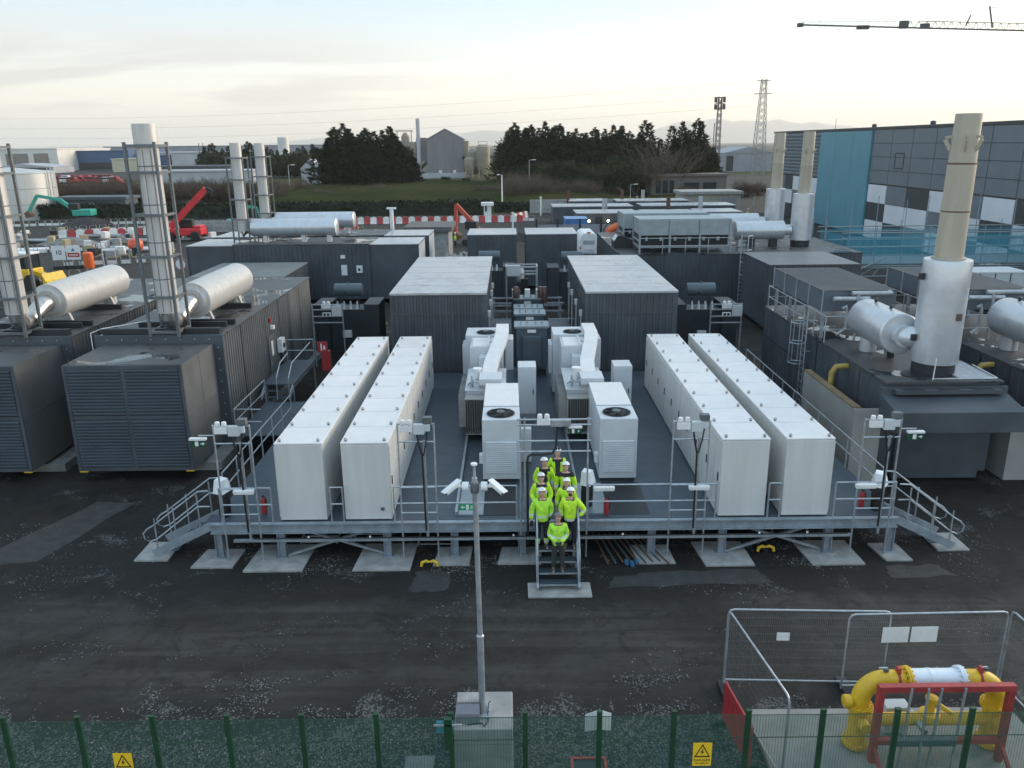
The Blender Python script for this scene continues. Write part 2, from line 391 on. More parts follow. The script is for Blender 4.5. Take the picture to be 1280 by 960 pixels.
plat = thing('steel_platform', 'long raised galvanised steel platform carrying the white cabinets', 'platform', (0, 0, 0))
MB().box(PX0, PY0 + .1, DZ - .04, PX1, PY1, DZ).build('deck', GRATE, plat)
MB().box(-1.2, PY1 + .01, DZ - .04, 3.7, 50, DZ).build('walkway', GRATE, plat)
mb = MB()
for (a, b_) in (((PX0, PY0, DZ - .02), (PX1, PY0, DZ - .02)), ((PX0, PY0, DZ - .3), (PX1, PY0, DZ - .3))): mb.bar(a, b_, .16, .035)
mb.bar((PX0, PY0 + .02, DZ - .16), (PX1, PY0 + .02, DZ - .16), .03, .27)
mb.build('edge_beam', GALVP, plat)
for X in (PX0 + .05, PX1 - .05): MB().bar((X, PY0 + .1, DZ - .17), (X, PY1, DZ - .17), .1, .25).build('edge_beam', GALVP, plat)
mb = MB()
for X in (-7, -3.7, 0, 3, 6.1, 9.3): mb.bar((X, PY0 + .12, DZ - .2), (X, PY1, DZ - .2), .12, .26)
mb.build('floor_beam', GALVP, plat)
for X in (-6.95, -5.4, -4.9, -3.6, 6.05, 7.45, 7.95, 9.3): 
    MB().box(X - .012 - (.05 if X in (-5.4, -3.6, 7.45, 9.3) else -.05), PY0 - .1, DZ - .31, X + .012 - (.05 if X in (-5.4, -3.6, 7.45, 9.3) else -.05), PY0 - .083, DZ - .03).build('stiffener', GALVP, plat)
LEGX = [-8.75, -6.9, -3.75, -1.75, .95 - .7, 4.1, 6.2, 9.35, 11.2]
for X in LEGX:
    for Yl in (PY0 + .02, 29.5):
        mb = MB(); mb.box(X - .11, Yl - .09, .03, X - .09, Yl + .09, DZ - .32); mb.box(X + .09, Yl - .09, .03, X + .11, Yl + .09, DZ - .32); mb.box(X - .089, Yl - .01, .03, X + .089, Yl + .01, DZ - .32)
        mb.box(X - .17, Yl - .15, .05, X + .17, Yl + .15, .07)
        mb.build('leg', GALVP, plat)
for a, b_ in ((-6.75, -3.9), (6.35, 9.2)):
    MB().bar((a, PY0 + .08, .06), (b_, PY0 + .08, DZ - .16), .08, .07).build('brace', GALV, plat)
    MB().bar((b_, PY0 + .17, .06), (a, PY0 + .17, DZ - .16), .08, .07).build('brace', GALV, plat)
mb = MB(); mb.bar((-8.2, PY0 - .28, DZ - .42), (9.9, PY0 - .28, DZ - .42), .09, .07)
mb.build('cable_tray', GALV, plat)
MB().tube((-7.6, PY0 - .28, DZ - .37), (9.8, PY0 - .28, DZ - .37), .022, 6).build('black_cable', BLACK, plat)
mb = MB()
for X in (-6, -4.2, 0, 3.2, 7.2, 8.6): mb.lathe((X, PY0 - .3, DZ - .34), [(.0, .05), (.03, .04), (.03, 0)], 8)
mb.build('deck_lamp', WPL, plat)
# toe board, checker plate troughs beside the units
mb = MB()
for X0 in (-1.75, 2.0):
    mb.box(X0, 21.95, DZ + .004, X0 + .08, 31.5, DZ + .14); mb.box(X0 + .1, 21.95, DZ + .004, X0 + .85, 24.2, DZ + .05)
mb.build('trough_plate', M('zinc_plate', (.30, .345, .375), .4, .5, .12, 2, grime=.15), plat)
MB().box(-1.05, PY0 + .35, DZ + .006, .1, 24.3, DZ + .012).build('open_grille', M('black_grille', (.03, .034, .037), .5, .3), plat)
MB().box(2.75, PY0 + .35, DZ + .006, 4.1, 24.3, DZ + .012).build('open_grille', MATS['black_grille'], plat)

def pads():
    lab = ['at the far left corner', 'under the first white cabinet from the left', 'under the second white cabinet from the left', 'just left of the camera mast', 'left behind the front steps', 'right of the bundle of pipes', 'under the third white cabinet from the left', 'under the fourth white cabinet from the left', 'at the far right corner']
    dims = [(1.15, 1.0), (1.65, 1.5), (1.6, 1.5), (1.0, 1.0), (1.2, .9), (1.15, 1.0), (1.5, 1.35), (1.6, 1.35), (.85, .95)]
    for i, X in enumerate(LEGX):
        w_, d_ = dims[i]; sk = -.12 if X < 1 else .12
        mb = MB(); mb.prism([(X - w_ / 2 + sk, PY0 - d_ / 2 - .1), (X + w_ / 2 + sk * .4, PY0 - d_ / 2 - .1), (X + w_ / 2, PY0 + d_ / 2), (X - w_ / 2, PY0 + d_ / 2)], 'z', .0, .05)
        tag(mb.build('concrete_pad', CONC), 'flat concrete pad under the platform leg ' + lab[i], 'pad', 'concrete pads under the platform')
pads()

# ------------------------------------------------------------------ white cabinets: four rows of ten
def make_cabinet(side, full=True):
    t = thing('white_cabinet', 'x', 'cabinet', (0, 0, 0)); W, L, Hh = 1.38, (1.42 if full else .64), 2.45; 
    MB().box(-W / 2, .006, .03, W / 2, L - .006, Hh - .06).build('body', WCAB, t, bevel=.015)
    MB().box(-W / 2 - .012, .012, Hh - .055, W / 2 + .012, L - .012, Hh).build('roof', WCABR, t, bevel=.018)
    s = side; xf = s * W / 2
    nd = 2 if full else 1
    for k in range(nd):
        y0 = .03 + k * (L - .03) / nd; y1 = y0 + (L - .03) / nd - .03
        d = MB().box(xf + s * .002 if s > 0 else xf - .026, y0, .12, xf + .026 if s > 0 else xf - .002, y1, Hh - .12).build('door', WCAB, t, bevel=.006)
        if k == 0 or not full:
            MB().box(min(xf + s * .028, xf + s * .05), y0 + .1, 1.1, max(xf + s * .028, xf + s * .05), y0 + .16, 1.36).build('handle', BLACK, d)
    for sx in (-1, 1):
        mb = MB(); mb.lathe((sx * (W / 2 - .13), .16, Hh), [(.042, 0), (.042, .025), (.018, .035), (.018, .05)], 10)
        for q in range(8):
            a = q * math.pi / 7; a2 = (q + 1) * math.pi / 7
            if q < 7: mb.tube((sx * (W / 2 - .13) + .04 * math.cos(a), .16, Hh + .04 + .05 * math.sin(a)), (sx * (W / 2 - .13) + .04 * math.cos(a2), .16, Hh + .04 + .05 * math.sin(a2)), .012, 5)
        mb.build('lifting_eye', M('bare_eye_bolt', (.24, .235, .23), .4, .6), t)
    return t
def cab_rows():
    rows = [(-6.2, -1, 'far left row'), (-4.28, 1, 'second row from the left'), (6.75, -1, 'third row from the left'), (8.62, 1, 'far right row')]
    proto = {}
    for X, side, nm in rows:
        for i in range(10):
            full = i < 9; key = (side, full)
            lab = 'white cabinet %s %s' % (('at the front,' if i == 0 else 'short one at the back,' if i == 9 else ORD[i] + ' from the front,'), nm)
            loc = (X, 21.72 + 1.42 * i, DZ)
            if key not in proto:
                t = proto[key] = make_cabinet(side, full); t.location = loc; t['label'] = lab; t['group'] = 'white cabinets in rows on the platform'
            else: dup(proto[key], lab, loc)
cab_rows()
tag(MB().box(-.05, -.012, .02, .05, -.002, .12).build('wall_socket', STEEL, None, loc=(-3.85, 21.71, DZ + .3)), 'small grey plate low on the white cabinet end, second row from left', 'plate')

# ------------------------------------------------------------------ two transformer skids in the centre
def fan(parent, c, r, m, bl=5):
    mb = MB(); x, y, z = c
    mb.lathe(c, [(r, .0), (r, .03), (r * .9, .03), (r * .9, .004)], 32, 0)
    mb.lathe((x, y, z + .004), [(r * .9, 0), (.0001, 0)], 32, 1)
    mb.lathe((x, y, z + .01), [(.3 * r, .0), (.3 * r, .07), (.001, .09)], 20, 2)
    for k in range(bl):
        a = k * 2 * math.pi / bl
        P = lambda rr, t, zz: (x + rr * math.cos(a + t), y + rr * math.sin(a + t), z + zz)
        mb.add([P(.3 * r, -.1, .015), P(.85 * r, .05, .015), P(.85 * r, .75, .05), P(.3 * r, .6, .05)], [(0, 1, 2, 3)], 3)
    f = mb.build('fan', [BLACK, BLACK, STEEL, DARK], parent)
    g = MB()
    for k in range(3): g.lathe((x, y, z + .055), [(r * (.45 + .2 * k) + .008, 0), (r * (.45 + .2 * k) - .008, 0)], 24, cap=False)
    for k in range(4):
        a = k * math.pi / 4; g.bar((x - r * .95 * math.cos(a), y - r * .95 * math.sin(a), z + .06), (x + r * .95 * math.cos(a), y + r * .95 * math.sin(a), z + .06), .012, .008)
    g.build('guard', DARK, f); return f
def skid(dx, nm, sgn):
    cu = thing('cooling_unit', 'tall white cooling unit with round black fan on top, %s' % nm, 'cooling unit', (dx, 24.4, DZ), group='white cooling units on the platform')
    MB().box(-.6, 0, .12, .62, 1.35, 2.18).build('body', WGR, cu, bevel=.02)
    MB().box(-.58, 1.36, .12, .60, 4.1, 2.16).build('rear_body', WGR, cu, bevel=.02)
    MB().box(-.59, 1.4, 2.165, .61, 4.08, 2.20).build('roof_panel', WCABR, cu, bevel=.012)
    MB().box(-.55, .05, 0, .57, 4.0, .115).build('plinth', DARK, cu)
    mb = MB(); mb.louv((-.5, -.004, 0), (.52, -.004, 0), .35, 1.45, (0, -1, 0), .075, .035); mb.build('louvre', WGR, cu)
    MB().box(-.604, .35, .3, -.6005, 1.2, 1.9).build('side_door', WGR, cu)
    fan(cu, (0, .62, 2.185), .46, None)
    MB().box(-.72, .3, .55, -.61, .55, .85).build('junction_box', WPL, cu)
    # oil transformer with radiator fins
    tf = thing('transformer', 'white finned transformer %s' % nm, 'transformer', (dx, 28.6, DZ), group='white transformers behind the cooling units')
    MB().box(-1.35, .35, .1, .1, 3.3, 1.75).build('tank', WGR, tf, bevel=.015)
    MB().box(-1.4, .3, 1.755, .15, 3.35, 1.81).build('cover', WGR, tf, bevel=.01)
    mb = MB()
    for k in range(17): mb.box(-1.36 + k * .085, -.35, .3, -1.345 + k * .085, .345, 1.62)
    mb.box(-1.37, -.36, 1.622, .03, .3, 1.655); mb.box(-1.37, -.36, .27, .03, .3, .298)
    mb.build('radiator', FIN, tf)
    for s_, xx in ((-1, -1.352), ):
        mb = MB()
        for k in range(28): mb.box(xx - .3, .45 + k * .1, .3, xx, .465 + k * .1, 1.6)
        mb.build('radiator', FIN, tf)
    mb = MB()
    for k in range(3):
        mb.lathe((-1.15 + k * .32, .75, 1.81), [(.09, 0), (.05, .05), (.09, .1), (.05, .15), (.08, .2), (.04, .25), (.03, .42), (.0, .44)], 10)
    mb.build('bushing', GALV, tf)
    mb = MB(); mb.tube((-.95, 1.2, 1.81), (-.95, 1.2, 2.35), .14, 14); mb.tube((-.95, 1.2, 2.36), (-.95, 1.2, 2.42), .18, 14); mb.build('expansion_vessel', WPL, tf)
    MB().box(-.82, .98, 1.95, -.72, 1.04, 2.2).build('gauge', BLACK, tf)
    mb = MB(); mb.path([(-1.2, .5, 1.85), (-1.1, .4, 2.15), (-.8, .6, 2.2), (-.7, .9, 1.9)], .03, 6); mb.path([(-1.3, .9, 1.85), (-1.2, .7, 2.0), (-1.0, .5, 2.05), (-.6, .5, 1.95)], .03, 6); mb.build('pipework', GALV, tf)
    # inverter housing behind, with the bent air duct running forward
    iv = thing('inverter_housing', 'white inverter housing with bent white air duct, %s' % nm, 'inverter', (dx, 32.0, DZ), group='white inverter housings')
    MB().box(-1.62, 2.05, .1, .08, 3.6, 2.72).build('rear_body', WGR, iv, bevel=.02)
    MB().box(-1.35, .3, .1, .02, 2.04, 2.62).build('body', WGR, iv, bevel=.02)
    MB().box(-1.78, 2.3, .9, -1.63, 3.4, 2.2).build('side_box', WGR, iv, bevel=.01)
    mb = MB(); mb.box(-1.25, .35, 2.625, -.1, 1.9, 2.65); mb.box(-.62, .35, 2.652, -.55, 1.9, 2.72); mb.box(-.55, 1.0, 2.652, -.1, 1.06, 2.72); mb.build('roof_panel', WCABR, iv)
    fan(iv, (-.75, 2.55, 2.725), .4, None)
    mb = MB(); mb.box(-.95, -.35, 1.85, -.12, .29, 2.35); mb.build('front_hood', WGR, iv, bevel=.02)
    mb = MB()
    sec = [(-.02, 3.3, 2.95), (-.02, 1.6, 2.95), (-.12, .6, 2.85), (-.42, -1.0, 2.45), (-.5, -2.3, 2.28)]
    vs = []
    for (x, y, z) in sec: vs += [(x - .28, y, z - .22), (x + .28, y, z - .22), (x + .28, y, z), (x - .28, y, z)]
    fs = [(3, 2, 1, 0), (16, 17, 18, 19)]
    for i in range(4):
        for j in range(4): a = i * 4; fs.append((a + j, a + (j + 1) % 4, a + 4 + (j + 1) % 4, a + 4 + j))
    mb.add(vs, fs); mb.build('air_duct', WCABR, iv, bevel=.012)
    MB().box(-.85, -3.35, 2.06, .0, -2.32, 2.3).build('duct_end', WGR, iv, bevel=.012)
    MB().box(.1, 1.9, 1.2, .45, 2.9, 2.55).build('side_cabinet', WGR, iv, bevel=.015)
    sc = thing('control_cabinet', 'white control cabinet standing right of the air duct, %s' % nm, 'cabinet', (dx + .98, 30.6, DZ), group='control cabinets beside the transformers')
    MB().box(-.36, 0, .25, .36, .95, 2.22).build('body', WGR, sc, bevel=.015); MB().box(-.34, -.014, .3, .34, -.002, 2.15).build('door', WGR, sc, bevel=.004)
    MB().box(-.34, .03, 0, .34, .9, .245).build('plinth', GALV, sc); MB().box(.22, -.03, 1.1, .26, -.015, 1.3).build('handle', BLACK, sc)
skid(-.38, 'left of the people', 1); skid(3.42, 'right of the people', -1)
bx = thing('electrical_box', 'slim white electrical box standing right of the left cooling unit', 'electrical box', (.45, 26.1, DZ)); MB().box(-.2, 0, .02, .2, .25, 1.25).build('body', WGR, bx, bevel=.01); MB().box(-.18, -.012, .08, .18, -.002, 1.2).build('door', WGR, bx)

# ------------------------------------------------------------------ railings
def railing(name, label, cat, pts, hh=1.1, rails=(1., .52), post_every=1.6, mat=None, group=None, toe=False):
    mat = mat or GALV; t = thing(name, label, cat, pts[0], group=group); o = Vector(pts[0]); P = [Vector(p) - o for p in pts]
    for k in rails:
        MB().path([p + Vector((0, 0, hh * k)) for p in P], .024, 6).build('rail', mat, t)
    for i in range(len(P) - 1):
        L = (P[i + 1] - P[i]).length; n = max(1, round(L / post_every))
        for j in range(n + (1 if i == len(P) - 2 else 0)):
            p = P[i].lerp(P[i + 1], j / n); MB().tube(p, p + Vector((0, 0, hh)), .024, 6).build('post', mat, t)
    if toe:
        MB().path([p + Vector((0, 0, .1)) for p in P], .02, 6).build('toe_rail', mat, t)
    return t
Yr = PY0 + .05
def gap_gate(x0, x1, lab): railing('guard_rail', lab, 'railing', [(x0, Yr, DZ), (x1, Yr, DZ)], 1.1, (1., .52), 3, group='front guard rails')
gap_gate(-8.6, -7.1, 'short galvanised guard rail at the left end of the platform front')
gap_gate(-5.36, -5.0, 'narrow galvanised guard rail between the two left white cabinet rows')
gap_gate(-3.5, .1, 'galvanised guard rail on the platform front, left of the people')
gap_gate(2.2, 5.95, 'galvanised guard rail on the platform front, right of the people')
gap_gate(7.5, 7.85, 'narrow galvanised guard rail between the two right white cabinet rows')
gap_gate(9.45, 11.2, 'short galvanised guard rail at the right end of the platform front')
railing('guard_rail', 'long galvanised guard rail along the right edge of the platform', 'railing', [(PX1 - .05, 22.7, DZ), (PX1 - .05, 37.5, DZ)], 1.1, (1., .52), 1.35)
railing('guard_rail', 'sloping galvanised guard rail along the left edge of the platform', 'railing', [(PX0 + .05, 22.8, DZ), (PX0 + .05, 30.8, DZ)], 1.1, (1., .52), 1.35)
railing('guard_rail', 'galvanised rail round the back walkway between the dark buildings', 'railing', [(-1.15, 45, DZ), (3.6, 45, DZ)], 1.1, (1., .52), 1.6)

# ------------------------------------------------------------------ lighting frames on the platform front
def make_frame(w_, label, sign=0, zt=4.3, zb=.05):
    t = thing('lighting_frame', label, 'lighting frame', (0, 0, 0), group='tubular lighting frames')
    for x in (0, w_): MB().tube((x, 0, zb), (x, 0, zt), .026, 7).build('upright', GALV, t)
    for z in (zt - .02, zt - .55, 2.35, 1.55): MB().tube((0, -.03, z), (w_, -.03, z), .022, 6).build('crossbar', GALV, t)
    lp = MB(); 
    for x in (.17, .36): lp.lathe((x, -.1, zt + .0), [(.0, .13), (.06, .125), (.075, .06), (.07, 0)], 12)
    lp.build('twin_lamp', WPL, t)
    MB().box(.08, -.17, zt - .22, .45, -.06, zt - .02).build('lamp_box', WPL, t, bevel=.012)
    MB().box(.47, -.2, zt - .28, .95 * w_ - .2, -.06, zt + .02).build('control_box', WGR, t, bevel=.015)
    MB().box(.9 * w_ - .24, -.16, zt - .2, .9 * w_, -.04, zt + .0).build('control_box', WGR, t, bevel=.015)
    MB().box(w_ - .3, -.14, zt + .02, w_ - .05, .06, zt + .2).build('detector', STEEL, t, bevel=.01)
    mb = MB(); mb.path([(.55, -.1, zt - .28), (.6, -.12, zt - .6), (.68, -.1, zt - .95), (.7, -.08, 1.0)], .028, 7); mb.path([(.85, -.1, zt - .22), (.8, -.12, zt - .55), (.72, -.1, zt - .95)], .02, 6)
    mb.build('black_cable', BLACK, t)
    MB().bar((.74, -.04, zt - .5), (.74, -.04, .75), .07, .03).build('cable_channel', GALV, t)
    if sign:
        x = -.42 if sign < 0 else w_ + .42
        MB().tube((0 if sign < 0 else w_, -.03, zt - .3), (x, -.03, zt - .3), .02, 6).build('sign_arm', GALV, t)
        sg = MB().box(x - .23, -.1, zt - .62, x + .2, -.04, zt - .42).build('exit_sign', SIGND, t, bevel=.008)
        MB().box(x - .25, -.13, zt - .415, x + .22, .0, zt - .36).build('sign_housing', WPL, sg)
        mb = MB(); mb.box(x - .1, -.105, zt - .59, x - .0, -.102, zt - .45); mb.box(x + .06, -.105, zt - .535, x + .12, -.102, zt - .505); mb.add([(x + .12, -.104, zt - .57), (x + .18, -.104, zt - .52), (x + .12, -.104, zt - .47)], [(0, 1, 2)])
        mb.build('pictogram', WPL, sg)
    return t
for x, l, s in ((-8.45, 'tubular lighting frame with exit sign at the left corner of the platform', -1), (-3.25, 'tubular lighting frame with black cable beside the second white cabinet from the left', 0), (4.55, 'tubular lighting frame with black cable beside the third white cabinet from the left', 0), (9.95, 'tubular lighting frame with exit sign at the right corner of the platform', 1)):
    make_frame(1.03, l, s).location = (x, 21.4, 0)
cf = thing('lighting_frame', 'wide tubular lighting frame standing over the people on the platform edge', 'lighting frame', (.22, 21.4, 0), group='tubular lighting frames')
for x in (0, .12, 1.92): MB().tube((x, 0, .05 if x < .1 or x > 1 else 1.2), (x, 0, 4.42), .026, 7).build('upright', GALV, cf)
for z in (4.38, 4.22, 3.74, 3.42): MB().tube((-.1, -.03, z), (2.0, -.03, z), .024, 6).build('crossbar', GALV, cf)
lp = MB()
for x in (.55, .75): lp.lathe((x, -.06, 4.42), [(.0, .13), (.06, .125), (.075, .06), (.07, 0)], 12)
lp.build('twin_lamp', WPL, cf); MB().box(.47, -.14, 4.24, .85, -.04, 4.41).build('lamp_box', WPL, cf, bevel=.01); MB().box(.86, -.16, 4.2, 1.42, -.05, 4.4).build('control_box', GALV, cf, bevel=.01)
sg = MB().box(1.38, -.13, 3.98, 1.72, -.07, 4.14).build('exit_sign', SIGND, cf); MB().box(1.36, -.15, 4.145, 1.74, .0, 4.19).build('sign_housing', WPL, sg)
mb = MB(); mb.box(1.45, -.136, 4.0, 1.52, -.132, 4.12); mb.add([(1.62, -.134, 4.02), (1.67, -.134, 4.06), (1.62, -.134, 4.1)], [(0, 1, 2)]); mb.build('pictogram', WPL, sg)
MB().path([(1.05, -.1, 4.2), (1.02, -.12, 3.9), (1.0, -.12, 3.55), (.9, -.12, 3.4), (.7, -.12, 3.36), (.3, -.12, 3.36), (.22, -.12, 3.3), (.2, -.12, 3.2), (.2, -.12, .85)], .034, 8).build('black_cable', BLACK, cf)
# other small things along the front
sg = thing('exit_sign', 'flat green and white exit sign fixed to the front guard rail', 'exit sign', (-1.35, Yr - .04, DZ + .45)); MB().box(-.25, -.012, -.1, .25, .0, .1).build('panel', SIGNG, sg)
mb = MB(); mb.box(-.04, -.016, -.08, .05, -.013, .08); mb.add([(-.2, -.014, 0), (-.13, -.014, .06), (-.13, -.014, -.06)], [(0, 1, 2)]); mb.box(-.13, -.016, -.02, -.07, -.013, .02); mb.box(.09, -.016, -.055, .22, -.013, .055, 1); mb.build('pictogram', [WPL, M('exit_lettering', (.3, .6, .4), .5)], sg)
def extinguisher(x, y, z, label):
    t = thing('fire_extinguisher', label, 'fire extinguisher', (x, y, z), group='red fire extinguishers')
    MB().lathe((0, 0, 0), [(.075, 0), (.08, .02), (.08, .42), (.06, .48), (.025, .5), (.025, .54), (.0, .54)], 14).build('cylinder', REDB, t)
    MB().path([(0, 0, .52), (.06, 0, .54), (.1, -.02, .42), (.1, -.02, .2)], .014, 6).build('hose', BLACK, t); MB().box(-.02, -.05, .53, .02, .06, .57).build('lever', BLACK, t)
extinguisher(2.78, 22.0, DZ, 'red fire extinguisher behind the front rail right of the people')
extinguisher(-7.55, 22.3, DZ, 'red fire extinguisher beside the left white cabinet row')
extinguisher(10.55, 22.3, DZ, 'red fire extinguisher beside the right white cabinet row')
def covered(x, y, label, lean=0):
    t = thing('covered_stand', label, 'covered stand', (x, y, DZ), group='black stands with white hoods'); t.scale = (.85, .85, .88)
    MB().lathe((0, 0, 0), [(.2, 0), (.22, .5), (.2, .95), (.12, 1.08)], 14).build('stand', BLACK, t)
    mb = MB(); mb.add([(-.28, -.2, .9), (.05, -.26, .85), (.3, -.05, .95), (.22, .22, 1.0), (-.2, .2, 1.0), (-.22, -.1, 1.35), (.05, -.14, 1.32), (.2, .05, 1.36), (-.1, .14, 1.4)],
        [(0, 1, 6, 5), (1, 2, 7, 6), (2, 3, 7), (3, 4, 8, 7), (4, 0, 5, 8), (5, 6, 7, 8)]); mb.build('hood', M('white_sheet', (.74, .76, .78), .5), t)
covered(-8.68, 22.15, 'black stand under a crumpled white hood at the left platform corner')
covered(10.95, 22.15, 'black stand under a crumpled white hood at the right platform corner')
covered(2.25, 22.5, 'black stand under a white hood right behind the people')
def tube_lamp(x, label):
    t = thing('strip_lamp', label, 'lamp', (x, 21.3, 2.3), group='white strip lamps'); MB().box(-.3, -.06, -.05, .3, .06, .05).build('housing', WPL, t, bevel=.02); MB().box(-.28, -.05, -.075, .28, .05, -.052).build('diffuser', M('diffuser', (.8, .8, .8), .3), t)
tube_lamp(2.62, 'white strip lamp on the guard rail right of the people'); tube_lamp(5.35, 'white strip lamp on the right lighting frame beside the cabinets'); tube_lamp(-7.75, 'white strip lamp on the left corner lighting frame'); tube_lamp(10.15, 'white strip lamp on the right corner lighting frame')

# ------------------------------------------------------------------ front steps
st = thing('front_steps', 'galvanised steel steps up to the platform that the people stand on', 'steps', (1.22, 0, 0))
RISE, GO, Y0S = .23, .22, 19.55
for k in range(4):
    z = RISE * (k + 1); y = Y0S + GO * k; mb = MB(); mb.box(-.53, y, z - .03, .53, y + .28, z); mb.build('tread', GRATE, st)
    MB().box(-.53, y - .012, z - .045, .53, y - .002, z + .002).build('nosing', GALV, st)
MB().box(-.6, Y0S + GO * 4, DZ - .04, .6, PY0 - .1, DZ).build('landing', GRATE, st)
for s_ in (-1, 1):
    MB().bar((s_ * .57, Y0S - .05, .12), (s_ * .57, Y0S + GO * 4 + .05, DZ - .06), .06, .22).build('stringer', GALVP, st)
    MB().path([(s_ * .57, Y0S - .02, .05), (s_ * .57, Y0S + .0, 1.12), (s_ * .57, Y0S + GO * 4, DZ + 1.0), (s_ * .57, PY0 - .1, DZ + 1.0)], .026, 7).build('handrail', GALV, st)
    MB().tube((s_ * .57, Y0S + GO * 4, DZ), (s_ * .57, Y0S + GO * 4, DZ + 1.0), .024, 6).build('post', GALV, st)
    for yy in (20.5, 21.3): MB().tube((s_ * .55, yy, .05), (s_ * .55, yy, DZ - .05), .03, 6).build('leg', GALVP, st)
tag(MB().box(.38, 19.2, 0, 2.12, 19.95, .06).build('concrete_pad', CONC, bevel=.02), 'flat concrete pad at the foot of the front steps', 'pad', 'concrete pads under the platform')
def end_stairs(x, s_, label):
    t = thing('end_stairs', label, 'stairs', (x, 21.75, 0))
    N = 5; go = .34
    for k in range(N - 1):
        z = DZ - .23 * (k + 1); xx = s_ * (.1 + go * (k)); MB().box(min(xx, xx + s_ * .28), -.0, z - .03, max(xx, xx + s_ * .28), .9, z).build('tread', GRATE, t)
    for yy in (-.04, .94):
        MB().bar((0, yy, DZ - .12), (s_ * 1.85, yy, .12), .05, .24).build('stringer', GALVP, t)
        T0 = Vector((s_ * -.0, yy, DZ + 1.0)); pts = [T0, (s_ * .3, yy, DZ + .98), (s_ * 1.75, yy, 1.05)]
        lp = [(s_ * 1.95, yy, .93), (s_ * 2.08, yy, .78), (s_ * 2.05, yy, .6), (s_ * 1.9, yy, .53), (s_ * 1.7, yy, .6)]
        MB().path(pts + lp + [(s_ * .35, yy, DZ + .5), (0, yy, DZ + .5)], .024, 7).build('handrail', GALV, t)
        for f_ in (.35, 1.1, 1.7): MB().tube((s_ * f_, yy, DZ - f_ * .56), (s_ * f_, yy, DZ + 1.0 - f_ * .55 + .06), .022, 6).build('post', GALV, t)
    return t
end_stairs(PX0, -1, 'short galvanised stairs with looped handrails at the left platform end'); end_stairs(PX1, 1, 'short galvanised stairs with looped handrails at the right platform end')
tag(MB().box(-11.3, 21.45, 0, -10.3, 22.6, .05).build('concrete_pad', CONC), 'flat concrete pad at the foot of the left end stairs', 'pad', 'concrete pads under the platform')
tag(MB().box(12.7, 21.6, 0, 13.65, 22.7, .05).build('concrete_pad', CONC), 'flat concrete pad at the foot of the right end stairs', 'pad', 'concrete pads under the platform')
# pipes and cable ladders stored under the platform
for k in range(9):
    tag(MB().tube((2.5 + k * .17, 22.9 - .03 * (k % 3), .06), (2.75 + k * .17 + .05 * k, 20.95 + .04 * (k % 4), .06), .03, 7).build('stored_pipe', STEEL if k % 2 else RUST), 'thin steel pipe lying under the platform right of the steps', 'pipe', 'bundle of pipes under the platform')
for k, (x, y) in enumerate(((3.45, 20.95), (3.3, 21.05), (3.6, 21.08))):
    tag(MB().lathe((x, y, .05), [(.06, -.1), (.065, .0), (.05, .12), (.0, .13)], 10, axis='y').build('blue_coupling', M('blue_plastic', (.05, .16, .3), .5)), 'blue plastic coupling lying at the ends of the stored pipes', 'pipe coupling', 'blue couplings')
def ladder_tray(x, y, n, label):
    t = thing('cable_ladder', label, 'cable ladder', (x, y, .1), group='cable ladders under the platform')
    for s_ in (0, 1.1): MB().bar((s_, 0, .05), (s_ + .1, 1.2, .65), .05, .06).build('side_bar', GALV, t)
    for k in range(n): MB().bar((.05, 1.2 * k / n + .06, .07 + .6 * k / n), (1.1, 1.2 * k / n + .06, .07 + .6 * k / n), .03).build('rung', GALV, t)
ladder_tray(-6.5, 22.2, 6, 'galvanised cable ladder stored behind the brace under the first cabinet'); ladder_tray(-4.9, 22.3, 6, 'galvanised cable ladder stored behind the brace under the second cabinet'); ladder_tray(-2.9, 22.0, 6, 'galvanised cable ladder leaning under the platform near the camera mast')
ladder_tray(6.5, 22.4, 5, 'galvanised cable ladder stored behind the brace under the third cabinet'); ladder_tray(8.0, 22.4, 5, 'galvanised cable ladder stored behind the brace under the fourth cabinet')
def hydrant(x, y, label):
    t = thing('pipe_stub', label, 'pipe stub', (x, y, 0), group='yellow capped pipe stubs')
    MB().tube((0, 0, 0), (0, 0, .16), .07, 10).build('riser', BLACK, t)
    for s_ in (-1, 1): MB().path([(0, 0, .13), (s_ * .1, -.03, .2), (s_ * .22, -.06, .16), (s_ * .24, -.06, .05)], .045, 8).build('yellow_cap', YEL, t)
hydrant(-2.45, 21.0, 'yellow capped pipe stub on the ground left of the camera mast'); hydrant(7.55, 21.7, 'yellow capped pipe stub under the right cabinets')
